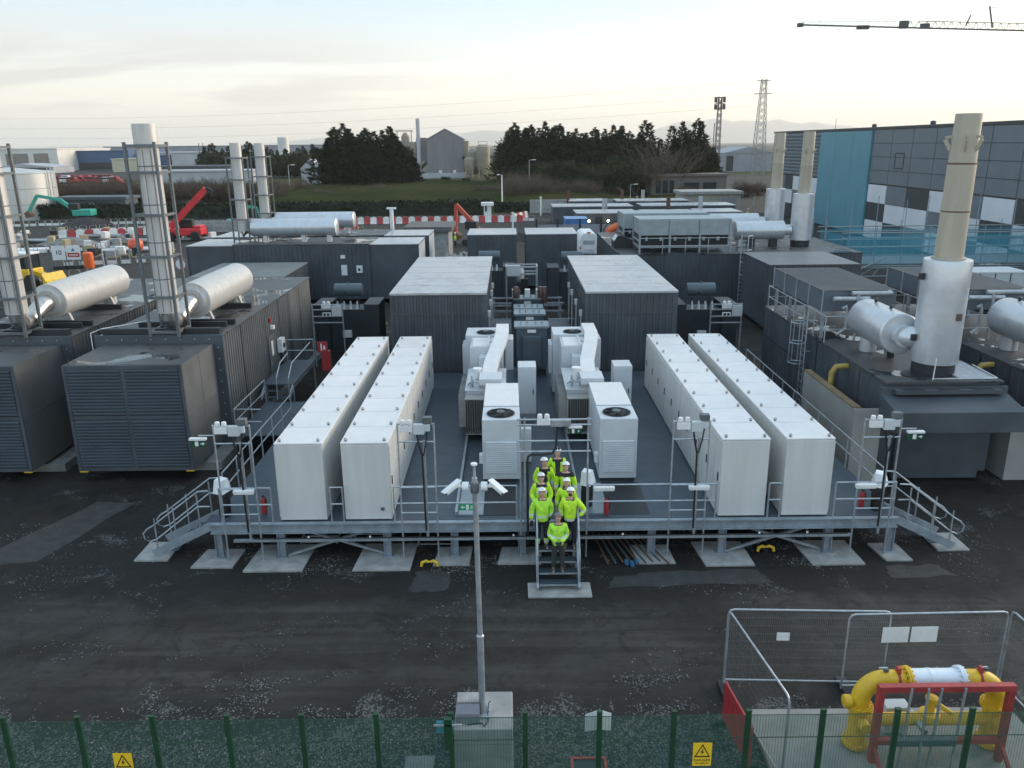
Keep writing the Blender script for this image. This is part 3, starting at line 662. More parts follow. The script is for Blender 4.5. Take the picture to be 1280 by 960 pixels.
# ------------------------------------------------------------------ left generator enclosures
ROOFW = Mwet('wet_dark_roof', (.06, .063, .066), .56, .55, .5)
ROOFP = Mwet('wet_pale_roof', (.37, .375, .39), .46, .35, .36, damp=.96, wetrough=.27)
def gen_left(X, tagword, rail_door=True):
    g = thing('generator_enclosure', 'long anthracite generator enclosure with louvred front, %s' % tagword, 'generator enclosure', (X, 27.45, 0), group='generator enclosures on the left')
    lb = MB().box(-2.12, .05, .45, 2.12, 3.2, 4.45).build('intake_box', PGR, g)
    MB().box(-2.1, .07, 4.453, 2.1, 3.15, 4.46).build('intake_roof', ROOFW, lb)
    lf = MB()
    for x0, x1 in ((-1.98, -.06), (.06, 1.98)):
        for z0, z1 in ((.62, 2.42), (2.62, 4.33)): lf.louv((x0, .02, 0), (x1, .02, 0), z0, z1, (0, -1, 0), .12, .07)
    lf.build('louvre', PGD, lb)
    fr = MB()
    for x in (-2.06, 0, 2.06): fr.box(x - .06, -.03, .45, x + .06, .048, 4.45)
    for z in (.53, 2.52, 4.39): fr.box(-1.99, -.028, z - .08, -.061, .047, z + .06); fr.box(.061, -.028, z - .08, 1.99, .047, z + .06)
    fr.build('frame', PG, lb)
    sm_ = MB(); sm_.box(2.122, .1, 2.45, 2.135, 3.15, 2.5); 
    sm_.box(2.122, 1.6, .5, 2.128, 1.61, 4.4)
    sm_.build('panel_seam', PGR, lb)
    for x in (-1.95, 1.95): MB().box(x - .15, -.02, .4, x + .15, .2, .448).build('corner_marker', YEL, lb)
    fl = MB(); fl.box(-2.5, 3.21, .3, 2.5, 3.34, 4.78); fl.build('flange', PG, g)
    for k in range(14): pass
    bolts = MB()
    for k in range(8): bolts.lathe((-2.0 + k * .57, 3.2, 4.62), [(.025, -.02), (.025, 0)], 6, axis='y')
    for k in range(9): bolts.lathe((2.3, 3.2, .6 + k * .46), [(.025, -.02), (.025, 0)], 6, axis='y')
    bolts.build('flange_bolts', GALV, g)
    en = MB(); en.box(-2.38, 3.35, .35, 2.38, 17.8, 4.68); en.build('enclosure', PG, g)
    cs = MB(); cs.corr((2.385, 3.4, 0), (2.385, 12.6, 0), .36, 4.66, (1, 0, 0), .26, .04); cs.corr((2.385, 13.6, 0), (2.385, 17.8, 0), .36, 4.66, (1, 0, 0), .5, .012); cs.corr((-2.385, 17.8, 0), (-2.385, 3.4, 0), .36, 4.66, (-1, 0, 0), .26, .04)
    cs.build('cladding', PGR, g)
    MB().box(-2.44, 3.36, 4.685, 2.44, 17.85, 4.73).build('roof', ROOFW, g)
    sp = MB()
    for y in (5.6, 8.9, 11.2, 13.0, 15.2): sp.box(2.43, y, .36, 2.437, y + .05, 4.66)
    sp.build('panel_seam', DARK, g)
    for y, w_ in ((3.5, 1.3), (4.6, 2.3), (8.6, 1.7)):
        pass
    for q_ in ((-2.3, 3.5, 2.3, 3.75, 4.98), (-1.5, 4.9, 2.1, 5.05, 4.95), (-.6, 5.35, 2.3, 5.5, 4.95), (-.5, 8.85, 1.9, 9.0, 4.95)): MB().box(q_[0], q_[1], 4.735, q_[2], q_[3], q_[4]).build('roof_beam', DARK, g)
    d = MB().box(2.44, 9.1, .9, 2.47, 10.1, 3.3).build('door', PGR, g); MB().box(2.475, 9.2, 1.9, 2.5, 9.28, 2.05).build('handle', GALV, d); MB().box(2.473, 9.45, 2.3, 2.48, 9.75, 3.0).build('notice', WPL, d)
    MB().box(2.44, 9.6, 3.55, 2.6, 9.85, 3.72).build('door_lamp', WPL, g); MB().box(2.44, 9.5, 3.9, 2.52, 9.7, 4.1).build('alarm_beacon', REDB, g)
    ib = MB().box(2.44, 10.5, 2.2, 2.66, 11.1, 2.85).build('isolator_box', WPL, g); MB().box(2.662, 10.7, 2.4, 2.7, 10.9, 2.6).build('switch', BLACK, ib)
    MB().path([(2.5, 10.8, 2.2), (2.5, 10.8, 1.1)], .04, 6).build('conduit', BLACK, g)
    MB().path([(-2.6, 3.18, .1), (-2.6, 3.18, 4.9), (-2.2, 3.3, 5.05), (-.8, 4.6, 5.1)], .02, 6).build('earth_wire', WPL, g)
    tag(MB().box(X - 2.6, 28.5, 0, X + 2.7, 45.6, .3).build('concrete_plinth', CONCD), 'long concrete plinth under the generator enclosure, %s' % tagword, 'plinth')
    # silencer resting on the roof
    s_ = thing('silencer', 'big aluminium clad silencer drum on the enclosure roof, %s' % tagword, 'silencer', (X + .62, 32.9, 5.72), group='silencer drums')
    MB().lathe((0, 0, 0), [(.5, -.12), (.62, -.02), (.74, .0), (.745, 2.7), (.752, 2.705), (.752, 2.75), (.745, 2.755), (.745, 5.75), (.62, 5.9), (.3, 6.0), (.001, 6.02)], 40, axis='y').build('drum', ALUC, s_)
    for y in (.5, 4.2):
        for s2 in (-1, 1): MB().bar((s2 * .45, y, -.55), (s2 * .6, y, -.98), .14, .1).build('foot', ALUC, s_)
    MB().tube((0, 5.0, -.6), (0, 5.0, -.98), .34, 20).build('outlet', ALUC, s_)
    # exhaust stack in its lattice frame
    k = thing('exhaust_stack', 'tall silver exhaust stack in a grey lattice frame, %s' % tagword, 'exhaust stack', (X + .35, 31.1, 4.73), group='exhaust stacks in lattice frames')
    MB().lathe((0, 0, 0), [(.41, .9), (.41, 7.1), (.43, 7.1), (.43, 7.92), (.4, 7.92), (.4, 7.3)], 28).build('flue', ALUC, k)
    sm2 = MB()
    for z in (2.2, 3.6, 5.0, 6.4): sm2.lathe((0, 0, z), [(.415, 0), (.418, .02), (.415, .04)], 28)
    for a in (3.9, 4.7, 5.4): sm2.bar((.415 * math.cos(a), .415 * math.sin(a), .95), (.415 * math.cos(a), .415 * math.sin(a), 7.0), .02, .02)
    sm2.build('flue_seam', STEEL, k)
    MB().path([(0, 0, .95), (0, .02, .7), (.02, .25, .45), (.1, .7, .55), (.26, 1.3, .95), (.27, 1.75, 1.0)], .33, 18).build('elbow', INOX, k)
    for x in (-.58, .52):
        for y in (-.55, .55): MB().bar((x, y, .02), (x, y, 7.28), .1, .1).build('frame_leg', STEEL, k)
    for z in (.2, 1.55, 3.1, 4.65, 6.2, 7.15):
        MB().bar((-.53, -.55, z), (.47, -.55, z), .09, .1).build('frame_rung', STEEL, k); MB().bar((.52, -.5, z), (.52, .5, z), .08, .09).build('frame_rung', STEEL, k)
        MB().bar((-.58, -.5, z), (-.58, .5, z), .08, .09).build('frame_rung', STEEL, k)
        if z < 1 or z > 5: MB().bar((-.53, .55, z), (.47, .55, z), .08, .09).build('frame_rung', STEEL, k)
gen_left(-13.8, 'nearer the platform')
gen_left(-19.75, 'at the left edge of the view')
# access landing beside the near enclosure door
la = thing('access_landing', 'grey grating landing with steps at the enclosure door', 'landing', (-10.3, 34.4, 0))
MB().box(-.85, 0, 1.6, .55, 4.2, 1.65).build('deck', GRATE, la)
for k in range(2): MB().box(-.7, -.3 - .28 * k, 1.4 - .2 * k - .03, .5, -.02 - .28 * k, 1.4 - .2 * k).build('tread', GRATE, la)
for s_ in (-.72, .52): MB().bar((s_, -.75, 1.2), (s_, 0, 1.55), .05, .2).build('stringer', GALVP, la)
for x in (-.7, .5):
    for y in (.1, 4.1): MB().tube((x, y, .1), (x, y, 1.6), .04, 6).build('leg', GALVP, la)
for x in (.0, .53): MB().path([(x, -.7, 1.15), (x, -.65, 2.1), (x, .1, 2.6), (x, 3.5 if x > .1 else 1.4, 2.7)], .028, 6).build('handrail', GALV, la)
for z in (2.15, 2.7): MB().path([(-.8, 4.15, z), (.53, 4.15, z)], .025, 6).build('handrail', GALV, la)
for x in (-.8, .53): MB().tube((x, 4.15, 1.65), (x, 4.15, 2.72), .025, 6).build('post', GALV, la)
MB().box(-10.9, 29.0, .02, -9.1, 33.6, 1.08).build('x', GRATE) if False else None
lw = thing('side_walkway', 'lower grating walkway between the platform and the enclosure', 'walkway', (-10.0, 29.4, 0)); MB().box(-.8, 0, 1.02, .95, 4.2, 1.07).build('deck', GRATE, lw)
for y in (.2, 4.0):
    MB().tube((-.7, y, .0), (-.7, y, 1.02), .04, 6).build('leg', GALVP, lw)
for z in (1.6, 2.1): MB().path([(-.75, 4.1, z), (-.75, .1, z), (.3, .05, z)], .024, 6).build('handrail', GALV, lw)
for y in (.1, 2.1, 4.1): MB().tube((-.75, y, 1.07), (-.75, y, 2.1), .024, 6).build('post', GALV, lw)
t = thing('red_signpost', 'red fire point sign on a red stand behind the left cabinets', 'sign', (-9.3, 38.3, DZ)); MB().box(-.05, 0, 0, .35, .3, 1.0).build('stand', REDB, t); MB().box(-.2, -.06, .95, .3, -.03, 1.5).build('panel', REDB, t); MB().box(-.05, -.068, 1.05, .02, -.062, 1.4).build('pictogram', WPL, t); MB().box(.08, -.068, 1.1, .18, -.062, 1.3).build('pictogram', WPL, t)
# person at the landing
# ------------------------------------------------------------------ twin switchrooms behind the platform
def switchroom(X0, X1, nm, mirror):
    g = thing('switchroom', 'anthracite clad switchroom with pale wet roof, %s' % nm, 'building', ((X0 + X1) / 2, 38.1, 0), group='twin switchrooms'); W = (X1 - X0) / 2
    MB().box(-W, 0, .9, W, 12.8, 4.93).build('wall', PG, g)
    cs = MB()
    cs.corr((-W, -.003, 0), (W, -.003, 0), .95, 3.95, (0, -1, 0), .3, .045); cs.corr((-W, -.003, 0), (W, -.003, 0), 4.02, 4.86, (0, -1, 0), .3, .045)
    for s_ in (-1, 1):
        a, b_ = ((s_ * (W + .003), 12.8, 0), (s_ * (W + .003), 0, 0)); cs.corr(a, b_, .95, 3.95, (s_, 0, 0), .3, .045); cs.corr(a, b_, 4.02, 4.86, (s_, 0, 0), .3, .045)
    cs.build('cladding', PG, g)
    tr = MB(); tr.box(-W - .06, -.07, 3.951, W + .06, -.003, 4.019)
    for x in (-W - .03, W + .03): tr.box(x - .06, -.06, .9, x + .06, .03, 4.93)
    tr.build('trim', PG, g)
    MB().box(-W - .09, -.1, 4.935, W + .09, 12.9, 5.03).build('roof', ROOFP, g)
    rs = MB()
    for k in range(1, 6): rs.box(-W - .05, k * 2.1, 5.032, W + .05, k * 2.1 + .03, 5.036)
    rs.build('roof_seam', ROOFP, g)
    s_ = 1 if mirror else -1
    xs = -s_ * (W + .06)
    for y in (2, 5, 8, 10.5):
        mb = MB(); mb.box(min(xs, xs - s_ * .14), y, 3.4, max(xs, xs - s_ * .14), y + .25, 3.7); mb.tube((xs - s_ * .05, y + .1, 3.4), (xs - s_ * .05, y + .1, 1.3), .03, 6)
        mb.build('wall_lamp', WPL, g)
    MB().box(min(xs, xs - s_ * .03), 3, 1.2, max(xs, xs - s_ * .03), 4, 3.3).build('door', PG, g)
switchroom(-5.72, -1.25, 'left of the centre walkway', False); switchroom(3.65, 7.9, 'right of the centre walkway', True)
for s_, nm, x in ((0, 'left', -3.5), (1, 'right', 5.8)):
    tag(MB().box(x - 2.4, 37.9, .0, x + 2.4, 51.2, .88).build('plinth_wall', DARK), 'dark plinth under the %s switchroom' % nm, 'plinth')
# low oil transformers down the centre line
def small_tx(y, label, hh=2.0, extra=False):
    t = thing('dark_transformer', label, 'transformer', (.95, y, DZ), group='dark transformers on the centre line')
    MB().box(-.72, 0, .35, .72, 1.1, hh).build('tank', COND, t, bevel=.01)
    MB().box(-.82, -.08, hh + .003, .82, 1.18, hh + .1).build('cover', M('transformer_cover', (.20, .25, .28), .4, .2, .1, 3), t)
    mb = MB()
    for k in range(9): mb.box(-.95, .05 + k * .12, .45, -.73, .065 + k * .12, hh - .15); mb.box(.73, .05 + k * .12, .45, .95, .065 + k * .12, hh - .15)
    mb.build('radiator', TXD, t)
    MB().box(-.42, -.32, .6, .42, -.005, hh - .35).build('cable_box', COND, t, bevel=.01); MB().box(-.2, -.09, hh - .2, .2, -.083, hh - .05).build('plate', WPL, t)
    mb = MB()
    for x in (-.5, -.2, .2, .5): mb.lathe((x, .5, hh + .1), [(.06, 0), (.04, .06), (.05, .12), (.0, .13)], 8)
    mb.build('valve', GALV, t); MB().box(-.7, .05, 0, .7, 1.05, .345).build('skid_frame', DARK, t)
    if extra:
        mb = MB()
        for x in (-.75, .0, .65): mb.box(x - .14, .3, hh + .1, x + .16, .75, hh + .55)
        mb.build('bushing_box', WPL, t); mb = MB()
        for x in (-.65, .78, 1.0): mb.lathe((x, .2, hh - .2), [(.16, 0), (.2, .2), (.2, .8), (.14, .95), (.0, 1.0)], 10)
        mb.build('insulator', M('brown_insulator', (.12, .07, .06), .3), t)
small_tx(37.0, 'dark grey transformer with plate, nearest behind the white units', 2.35); small_tx(40.6, 'dark grey transformer second behind the white units', 2.2); small_tx(43.6, 'dark grey transformer third behind the white units', 1.9); small_tx(46.5, 'dark transformer with white terminal boxes at the back of the centre line', 1.9, True)
# scaffold like portal at the back
t = thing('cable_portal', 'tall white tubular portal with control box behind the centre transformers', 'cable portal', (-.3, 52.2, 0))
for x in (0, 2.0):
    for y in (0, 1.2): MB().bar((x, y, 0), (x, y, 4.2), .09).build('leg', GALV, t)
for y in (0, 1.2):
    for z in (4.15, 3.7): MB().bar((.05, y, z), (1.95, y, z), .09).build('crossbar', GALV, t)
for x in (0, 2.0): MB().bar((x, .05, 4.15), (x, 1.15, 4.15), .09).build('crossbar', GALV, t)
MB().box(.05, -.3, 3.6, .9, -.06, 4.3).build('control_box', WGR, t, bevel=.02); MB().box(.95, -.2, 2.2, 1.4, .1, 3.4).build('switch', BLACK, t); MB().lathe((1.0, .2, 3.3), [(.12, 0), (.14, .6), (.05, .8)], 10).build('insulator', WPL, t)
for y in (54.5, 56.5):
    t = thing('pipe_rack', 'low galvanised pipe rack across the back walkway', 'pipe rack', (-1.2, y, 0), group='low pipe racks')
    for x in (0, 2.4, 4.6): MB().bar((x, 0, 0), (x, 0, 1.4), .1).build('leg', GALVP, t)
    for z in (1.35, .8): MB().bar((-.2, -.12, z), (4.8, -.12, z), .1).build('rail', GALV, t)
# big transformers with conservator drum
def big_tx(x, y, label, s=1, frame=True):
    t = thing('large_transformer', label, 'transformer', (x, y, 0), group='large transformers with drum')
    MB().box(-1.0, .3, .3, 1.0, 1.9, 2.7).build('tank', TXD, t)
    for s_ in (-1, 1):
        mb = MB(); mb.box(s_ * 1.45 - .42, .0, .5, s_ * 1.45 + .42, .05, 3.0); mb.box(s_ * 1.45 - .42, 2.2, .5, s_ * 1.45 + .42, 2.25, 3.0)
        for k in range(18): mb.box(s_ * 1.45 - .42, .1 + k * .12, .5, s_ * 1.45 + .42, .12 + k * .12, 2.98)
        mb.build('radiator', TXD, t); MB().box(s_ * 1.45 - .44, -.02, 3.002, s_ * 1.45 + .44, 2.27, 3.06).build('radiator_rim', DARK, t)
    dr = MB().lathe((-.82, 1.2, 3.72), [(.001, -.02), (.36, .0), (.37, .04), (.37, 1.56), (.36, 1.6), (.001, 1.62)], 24, axis='x').build('conservator', COND, t)
    MB().lathe((0, 1.2, 4.09), [(.07, 0), (.07, .06), (.0, .07)], 8).build('cap', COND, dr); MB().box(-.22, .815, 3.5, -.1, .835, 3.62).build('gauge', BLACK, dr)
    for xx in (-.5, .5): MB().bar((xx, 1.2, 2.5), (xx, 1.2, 3.3), .1).build('drum_leg', TXD, t)
    mb = MB()
    for k in range(4): mb.lathe((-.6 + k * .38, .6, 2.7), [(.1, 0), (.05, .08), (.09, .14), (.05, .2), (.07, .26), (.03, .45), (.0, .46)], 10)
    mb.build('bushing', WGR, t); MB().box(-.3, .1, 1.1, .2, .295, 1.5).build('plate', WPL, t)
    MB().box(-1.9, -.1, .0, 1.9, 2.4, .29).build('skid_frame', DARK, t)
    if frame:
        f = thing('lighting_frame', 'tubular lighting frame with exit sign in front of ' + label.split(',')[-1].strip(), 'lighting frame', (x - .6 * s, y - 2.2, 0), group='tubular lighting frames')
        for xx in (-.8, .85): MB().bar((xx, 0, 0), (xx, 0, 3.55), .06).build('upright', GALV, f)
        for z in (3.5, 3.22, 2.85, 2.5): MB().bar((-.77, -.05, z), (.82, -.05, z), .055).build('crossbar', GALV, f)
        lp = MB()
        for xx in (-.12, .12): lp.lathe((xx, -.1, 3.55), [(.09, 0), (.09, .1), (.0, .17)], 10)
        lp.box(-.25, -.2, 3.3, .25, -.09, 3.54); lp.build('twin_lamp', WPL, f)
        sg = MB().box(-.22, -.2, 2.88, .22, -.1, 3.08).build('exit_sign', WPL, f); mb = MB(); mb.box(-.16, -.206, 2.91, -.03, -.202, 3.05); mb.box(.03, -.206, 2.91, .16, -.202, 3.05); mb.build('pictogram', BLACK, sg)
        MB().box(.3, -.22, 2.9, .82, -.09, 3.45).build('control_box', WGR, f)
big_tx(-9.5, 45.6, 'black finned transformer with grey drum, left of the left switchroom', 1); big_tx(10.9, 44.6, 'black finned transformer with grey drum, right of the right switchroom', -1)
big_tx(-1.6, 60.0, 'black finned transformer with grey drum, behind the left switchroom', 1, False); big_tx(4.6, 59.2, 'black finned transformer with grey drum, behind the right switchroom', 1, False)
# plain container-like enclosures
def enclosure(name, label, cat, x0, y0, x1, y1, z1, z0=.3, roof=None, seams=3, group=None, corr=True, ends=None, seam_y=None):
    t = thing(name, label, cat, ((x0 + x1) / 2, y0, 0), group=group); W = (x1 - x0) / 2; D = y1 - y0
    MB().box(-W, 0, z0, W, D, z1 - .06).build('wall', PG, t)
    if corr:
        cs = MB(); cs.corr((-W, -.003, 0), (W, -.003, 0), z0 + .05, z1 - .1, (0, -1, 0), .32, .04); cs.corr((W + .003, 0, 0), (W + .003, D, 0), z0 + .05, z1 - .1, (1, 0, 0), .32, .04); cs.corr((-W - .003, D, 0), (-W - .003, 0, 0), z0 + .05, z1 - .1, (-1, 0, 0), .32, .04)
        cs.build('cladding', PG, t)
    mb = MB()
    for k in range(seams + 1):
        x = -W + 2 * W * k / seams; mb.box(x - .03, -.055, z0, x + .03, -.004, z1 - .07)
    mb.build('panel_seam', PG, t)
    if seam_y: MB().box(-W, -.06, seam_y, W, -.046, seam_y + .05).build('rail_trim', PG, t)
    MB().box(-W - .06, -.07, z1 - .055, W + .06, D + .05, z1).build('roof', roof or ROOFW, t)
    return t
enclosure('dark_enclosure', 'plain anthracite enclosure behind the left switchroom', 'enclosure', -3.55, 67.5, .45, 72.5, 4.65, roof=ROOFP, group='pair of plain enclosures')
enclosure('dark_enclosure', 'plain anthracite enclosure behind the right switchroom', 'enclosure', 1.3, 67.5, 5.5, 72.5, 4.65, roof=ROOFP, group='pair of plain enclosures')
g1 = enclosure('generator_enclosure', 'long anthracite generator enclosure seen side-on, with door and lamp', 'generator enclosure', -21.3, 62.2, -10.9, 67, 4.6, roof=ROOFW, seams=6, group='side-on generator enclosures')
MB().box(3.0, -.09, 2.2, 3.45, -.05, 3.0).build('notice', WPL, g1); MB().box(3.0, -.11, 3.5, 3.35, -.05, 3.75).build('door_lamp', WPL, g1); ib = MB().box(4.2, -.22, 2.4, 4.65, -.05, 2.95).build('isolator_box', WPL, g1); MB().box(4.32, -.235, 2.55, 4.5, -.222, 2.75).build('switch', BLACK, ib)
def endbox(x0, x1, y0, y1, label, white=True):
    t = enclosure('intake_box', label, 'enclosure', x0, y0, x1, y1, 4.55, roof=ROOFP, seams=1, group='intake boxes', corr=False)
    if white:
        W = (x1 - x0) / 2
        for k in range(3): 
            d = (y1 - y0) / 3; MB().box(W + .003, k * d + .08, .4, W + .04, (k + 1) * d - .05, 4.4).build('louvre_panel', WGR, t)
endbox(-10.85, -7.1, 62.3, 66.9, 'flat sided anthracite box with white louvred end, in front'); endbox(-10.6, -6.9, 68.4, 73, 'flat sided anthracite box with white louvred end, behind'); endbox(-24.9, -21.4, 62.3, 66.9, 'flat sided anthracite box at the far left end, in front', False); endbox(-24.9, -21.3, 68.4, 73, 'flat sided anthracite box at the far left end, behind', False)
enclosure('generator_enclosure', 'long anthracite generator enclosure mostly hidden behind the front one', 'generator enclosure', -21.2, 68.3, -10.7, 73, 4.6, roof=ROOFW, seams=6, group='side-on generator enclosures')
def far_sil(x0, x1, y, label, slabel, sx):
    s_ = thing('silencer', label, 'silencer', (x0, y, 5.75), group='silencer drums')
    L = x1 - x0
    MB().lathe((0, 0, 0), [(.3, -.1), (.66, .0), (.68, .03), (.68, L - .05), (.6, L), (.001, L + .03)], 36, axis='x').build('drum', ALU, s_)
    for f in (.15, .6, .9): MB().box(L * f - .15, -.3, -1.14, L * f + .15, .3, -.55).build('foot', ALU, s_)
    k = thing('exhaust_stack', slabel, 'exhaust stack', (sx, y, 4.6), group='exhaust stacks in lattice frames')
    MB().lathe((0, 0, 0), [(.42, .9), (.42, 7.5), (.4, 7.5), (.4, 7.0)], 20).build('flue', ALUC, k); MB().path([(0, 0, .95), (.1, 0, .7), (.5, 0, .8), (.9, 0, 1.15)], .35, 12).build('elbow', INOX, k)
    for x in (-.62, .62):
        for yy in (-.62, .62): MB().bar((x, yy, 0), (x, yy, 6.5), .1).build('frame_leg', STEEL, k)
    for z in (.3, 1.8, 3.3, 4.8, 6.4):
        for yy in (-.62, .62): MB().bar((-.6, yy, z), (.6, yy, z), .09).build('frame_rung', STEEL, k)
        for x in (-.62, .62): MB().bar((x, -.6, z), (x, .6, z), .09).build('frame_rung', STEEL, k)
far_sil(-20.2, -13.55, 63.9, 'silver silencer drum lying lengthwise on the front enclosure roof', 'silver stack in lattice frame, left one of the distant pair', -20.9); far_sil(-20.0, -13.3, 70, 'silver silencer drum lying lengthwise on the rear enclosure roof', 'silver stack in lattice frame, right one of the distant pair', -20.9)
enclosure('low_enclosure', 'low grey roofed enclosure behind the near left generator', 'enclosure', -21.6, 53.8, -15.3, 60.6, 3.45, roof=M('matt_grey_roof', (.15, .165, .165), .6, 0, .1, 1), seams=2)

# ------------------------------------------------------------------ right-hand generators
RWALL = M('beige_acoustic_panel', (.30, .295, .28), .7, 0, .08, 1)
COIL = M('coil_grey', (.12, .145, .17), .5, .35, .1, 2)
COILT = M('coil_top', (.085, .09, .098), .5, .3, .3, 1.2, grime=.4)
def gen_right(X, nm, stack=True):
    g = thing('generator_enclosure', 'anthracite generator enclosure with sloping front hood, %s' % nm, 'generator enclosure', (X, 26.8, 0), group='generator enclosures on the right')
    MB().box(0, .2, .3, 4.0, 14.0, 3.64).build('enclosure', PG, g)
    cs = MB(); cs.corr((-.003, 13.9, 0), (-.003, .25, 0), .32, 3.6, (-1, 0, 0), .45, .025); cs.build('cladding', PG, g)
    MB().box(-.05, .1, 3.645, 4.1, 14.05, 3.71).build('roof', ROOFW, g)
    MB().box(.55, -.0, .12, 3.6, .19, 3.3).build('front_panel', PG, g)
    MB().prism([(-.02, 3.55), (-.02, 3.3), (-1.25, 3.02), (-1.25, 2.3), (-1.2, 2.3), (.1, 2.3), (.1, 3.55)], 'x', -.2, 4.2).build('hood', PG, g)
    mb = MB(); mb.box(.2, -.28, 3.36, 3.9, -.03, 3.5)
    mb.build('hood_step', PG, g); mb = MB()
    for k in range(3): mb.box(.5 + k * 1.2, -.25, 3.503, 1.2 + k * 1.2, -.06, 3.512)
    mb.build('hood_slot', DARK, g)
    sp = MB()
    for y in (2.2, 4.2, 6.6, 9.5): sp.box(-.04, y, .32, -.03, y + .04, 3.6)
    sp.box(-.045, 6.7, 2.2, -.031, 13.9, 2.25); sp.build('panel_seam', DARK, g)
    d = MB().box(-.05, 4.4, .6, -.032, 5.6, 2.7).build('door', PG, g); MB().box(-.1, 4.6, 2.0, -.052, 4.9, 2.35).build('control_box', WPL, d); MB().box(-.09, 4.6, 2.5, -.052, 4.95, 2.9).build('red_plate', M('dark_red_plate', (.1, .02, .02), .5), d)
    mb = MB(); mb.lathe((1.45, 1.0, 3.712), [(.52, 0), (.52, .03), (.001, .03)], 20); mb.build('roof_hatch', DARK, g)
    MB().box(2.6, .35, 3.712, 3.9, 2.6, 3.78).build('roof_plate', GALV, g)
    MB().path([(1.7, .3, 3.71), (1.7, .25, 4.5), (1.7, .3, 3.75), (3.9, .2, 3.8), (3.9, 1.8, 3.85)], .02, 6).build('lightning_wire', WPL, g)
    w_ = thing('acoustic_wall', 'beige acoustic wall with yellow gas pipe, left of the enclosure %s' % nm, 'acoustic wall', (X - .95, 26.9, 0), group='beige acoustic walls')
    MB().box(.18, .2, 2.2, .85, 4.9, 2.3).build('pipe_tray', M('brown_tray', (.14, .09, .05), .8), w_); mb = MB(); mb.box(-.1, 0, 0, .0, 5.0, 2.75); mb.box(-.1, -.08, 0, .9, -.002, 2.75); mb.build('panel', RWALL, w_)
    MB().box(-.12, .05, 2.755, .16, 5.0, 2.8).build('coping', M('rusty_coping', (.2, .135, .07), .8, 0, .2, 2), w_)
    MB().path([(.3, 3.2, 2.3), (.3, 3.2, 3.15), (.45, 3.2, 3.4), (.7, 3.2, 3.42), (.9, 3.2, 3.42)], .11, 12).build('gas_pipe', YELD, w_)
    # radiators on legs with railing and caged ladder
    r = thing('roof_radiator', 'grey roof radiator bank on legs above the enclosure %s' % nm, 'radiator', (X + .1, 33.6, 3.71), group='roof radiator banks')
    for k in range(4):
        MB().box(0, k * 1.62, 1.15, 3.1, k * 1.62 + 1.57, 2.0).build('coil', COIL, r, bevel=.01)
    MB().box(-.02, -.02, 2.005, 3.12, 6.45, 2.04).build('top', COILT, r)
    mb = MB()
    for k in range(22): mb.box(.02, .05 + k * .29, 2.042, 3.08, .08 + k * .29, 2.058)
    mb.build('top_ribs', STEEL, r); mb = MB()
    for k in range(5): mb.box(-.04, max(-.03, k * 1.62 - .06), 1.02, -.002, k * 1.62 + .03, 2.06)
    mb.build('frame_strip', GALVP, r)
    mb = MB()
    for x in (.1, 3.0):
        for y in (.1, 2.1, 4.2, 6.2): mb.box(x - .06, y - .06, 0, x + .06, y + .06, 1.04)
    mb.build('leg', GALVP, r)
    MB().path([(.3, -.35, 1.75), (1.75, -.35, 1.75), (1.85, -.2, 1.75), (1.85, .1, 1.6)], .1, 10).build('header_pipe', GALV, r); MB().path([(1.1, -.22, 1.95), (2.75, -.22, 1.95), (2.75, .1, 1.95)], .1, 10).build('header_pipe', GALV, r)
    MB().path([(.7, -.4, 1.35), (.85, -.4, 1.45), (.9, -.4, 1.2), (.9, -.4, .5), (.5, -.5, .25)], .07, 8).build('drain_pipe', GALV, r); MB().tube((1.3, -.45, .0), (1.3, -.45, 1.9), .06, 8).build('riser_pipe', GALV, r)
    rl = railing('roof_railing', 'galvanised roof railing round the radiator bank %s' % nm, 'railing', [(X + 1.6, 32.8, 3.71), (X + .0, 32.8, 3.71), (X - .0, 40.4, 3.71), (X + 1.4, 40.4, 3.71)], 1.1, (1., .5), 1.2, group='roof railings')
    ld = thing('caged_ladder', 'caged steel ladder on the enclosure side %s' % nm, 'ladder', (X - .35, 33.9, 0), group='caged ladders')
    for y in (0, .45): MB().tube((0, y, .3), (0, y, 4.8), .03, 6).build('side_rail', GALV, ld)
    mb = MB()
    for k in range(15): mb.tube((0, 0, .5 + k * .29), (0, .45, .5 + k * .29), .016, 5)
    mb.build('rungs', GALV, ld)
    cg = MB()
    for z in (2.5, 3.4, 4.3): cg.path([(0, -.02, z), (-.35, -.12, z), (-.62, .22, z), (-.35, .57, z), (0, .47, z)], .022, 6, cap=True)
    for p in ((-.35, -.12), (-.62, .22), (-.35, .57)): cg.tube((*p, 2.5), (*p, 4.4), .02, 5)
    cg.build('cage', GALV, ld)
    for z in (1.6, 3.0): MB().bar((0, .22, z), (.35, .22, z), .04).build('bracket', GALV, ld)
    # silencer and painted stack
    s_ = thing('silencer', 'bright aluminium silencer drum beside the painted stack, %s' % nm, 'silencer', (X + 1.25, 28.9, 4.95), group='silencer drums')
    MB().lathe((0, 0, 0), [(.40, -.4), (.40, -.02), (.72, .0), (.76, .04), (.76, 3.0), (.7, 3.1), (.3, 3.18), (.001, 3.2)], 40, axis='y').build('drum', ALU, s_)
    MB().path([(0, -.1, 0), (.12, -.35, 0), (.6, -.6, 0)], .38, 18).build('inlet', ALU, s_)
    MB().tube((-.05, 2.4, -.5), (-.05, 2.4, -1.23), .32, 18).build('outlet', ALU, s_)
    mb = MB()
    for y in (1.0, 2.3): mb.lathe((0, y, .74), [(.06, 0), (.06, .14), (.09, .15), (.0, .2)], 8)
    mb.build('lug', DARK, s_); MB().bar((.4, 1.4, -.6), (.4, 1.4, -1.23), .2, .2).build('foot', DARK, s_)
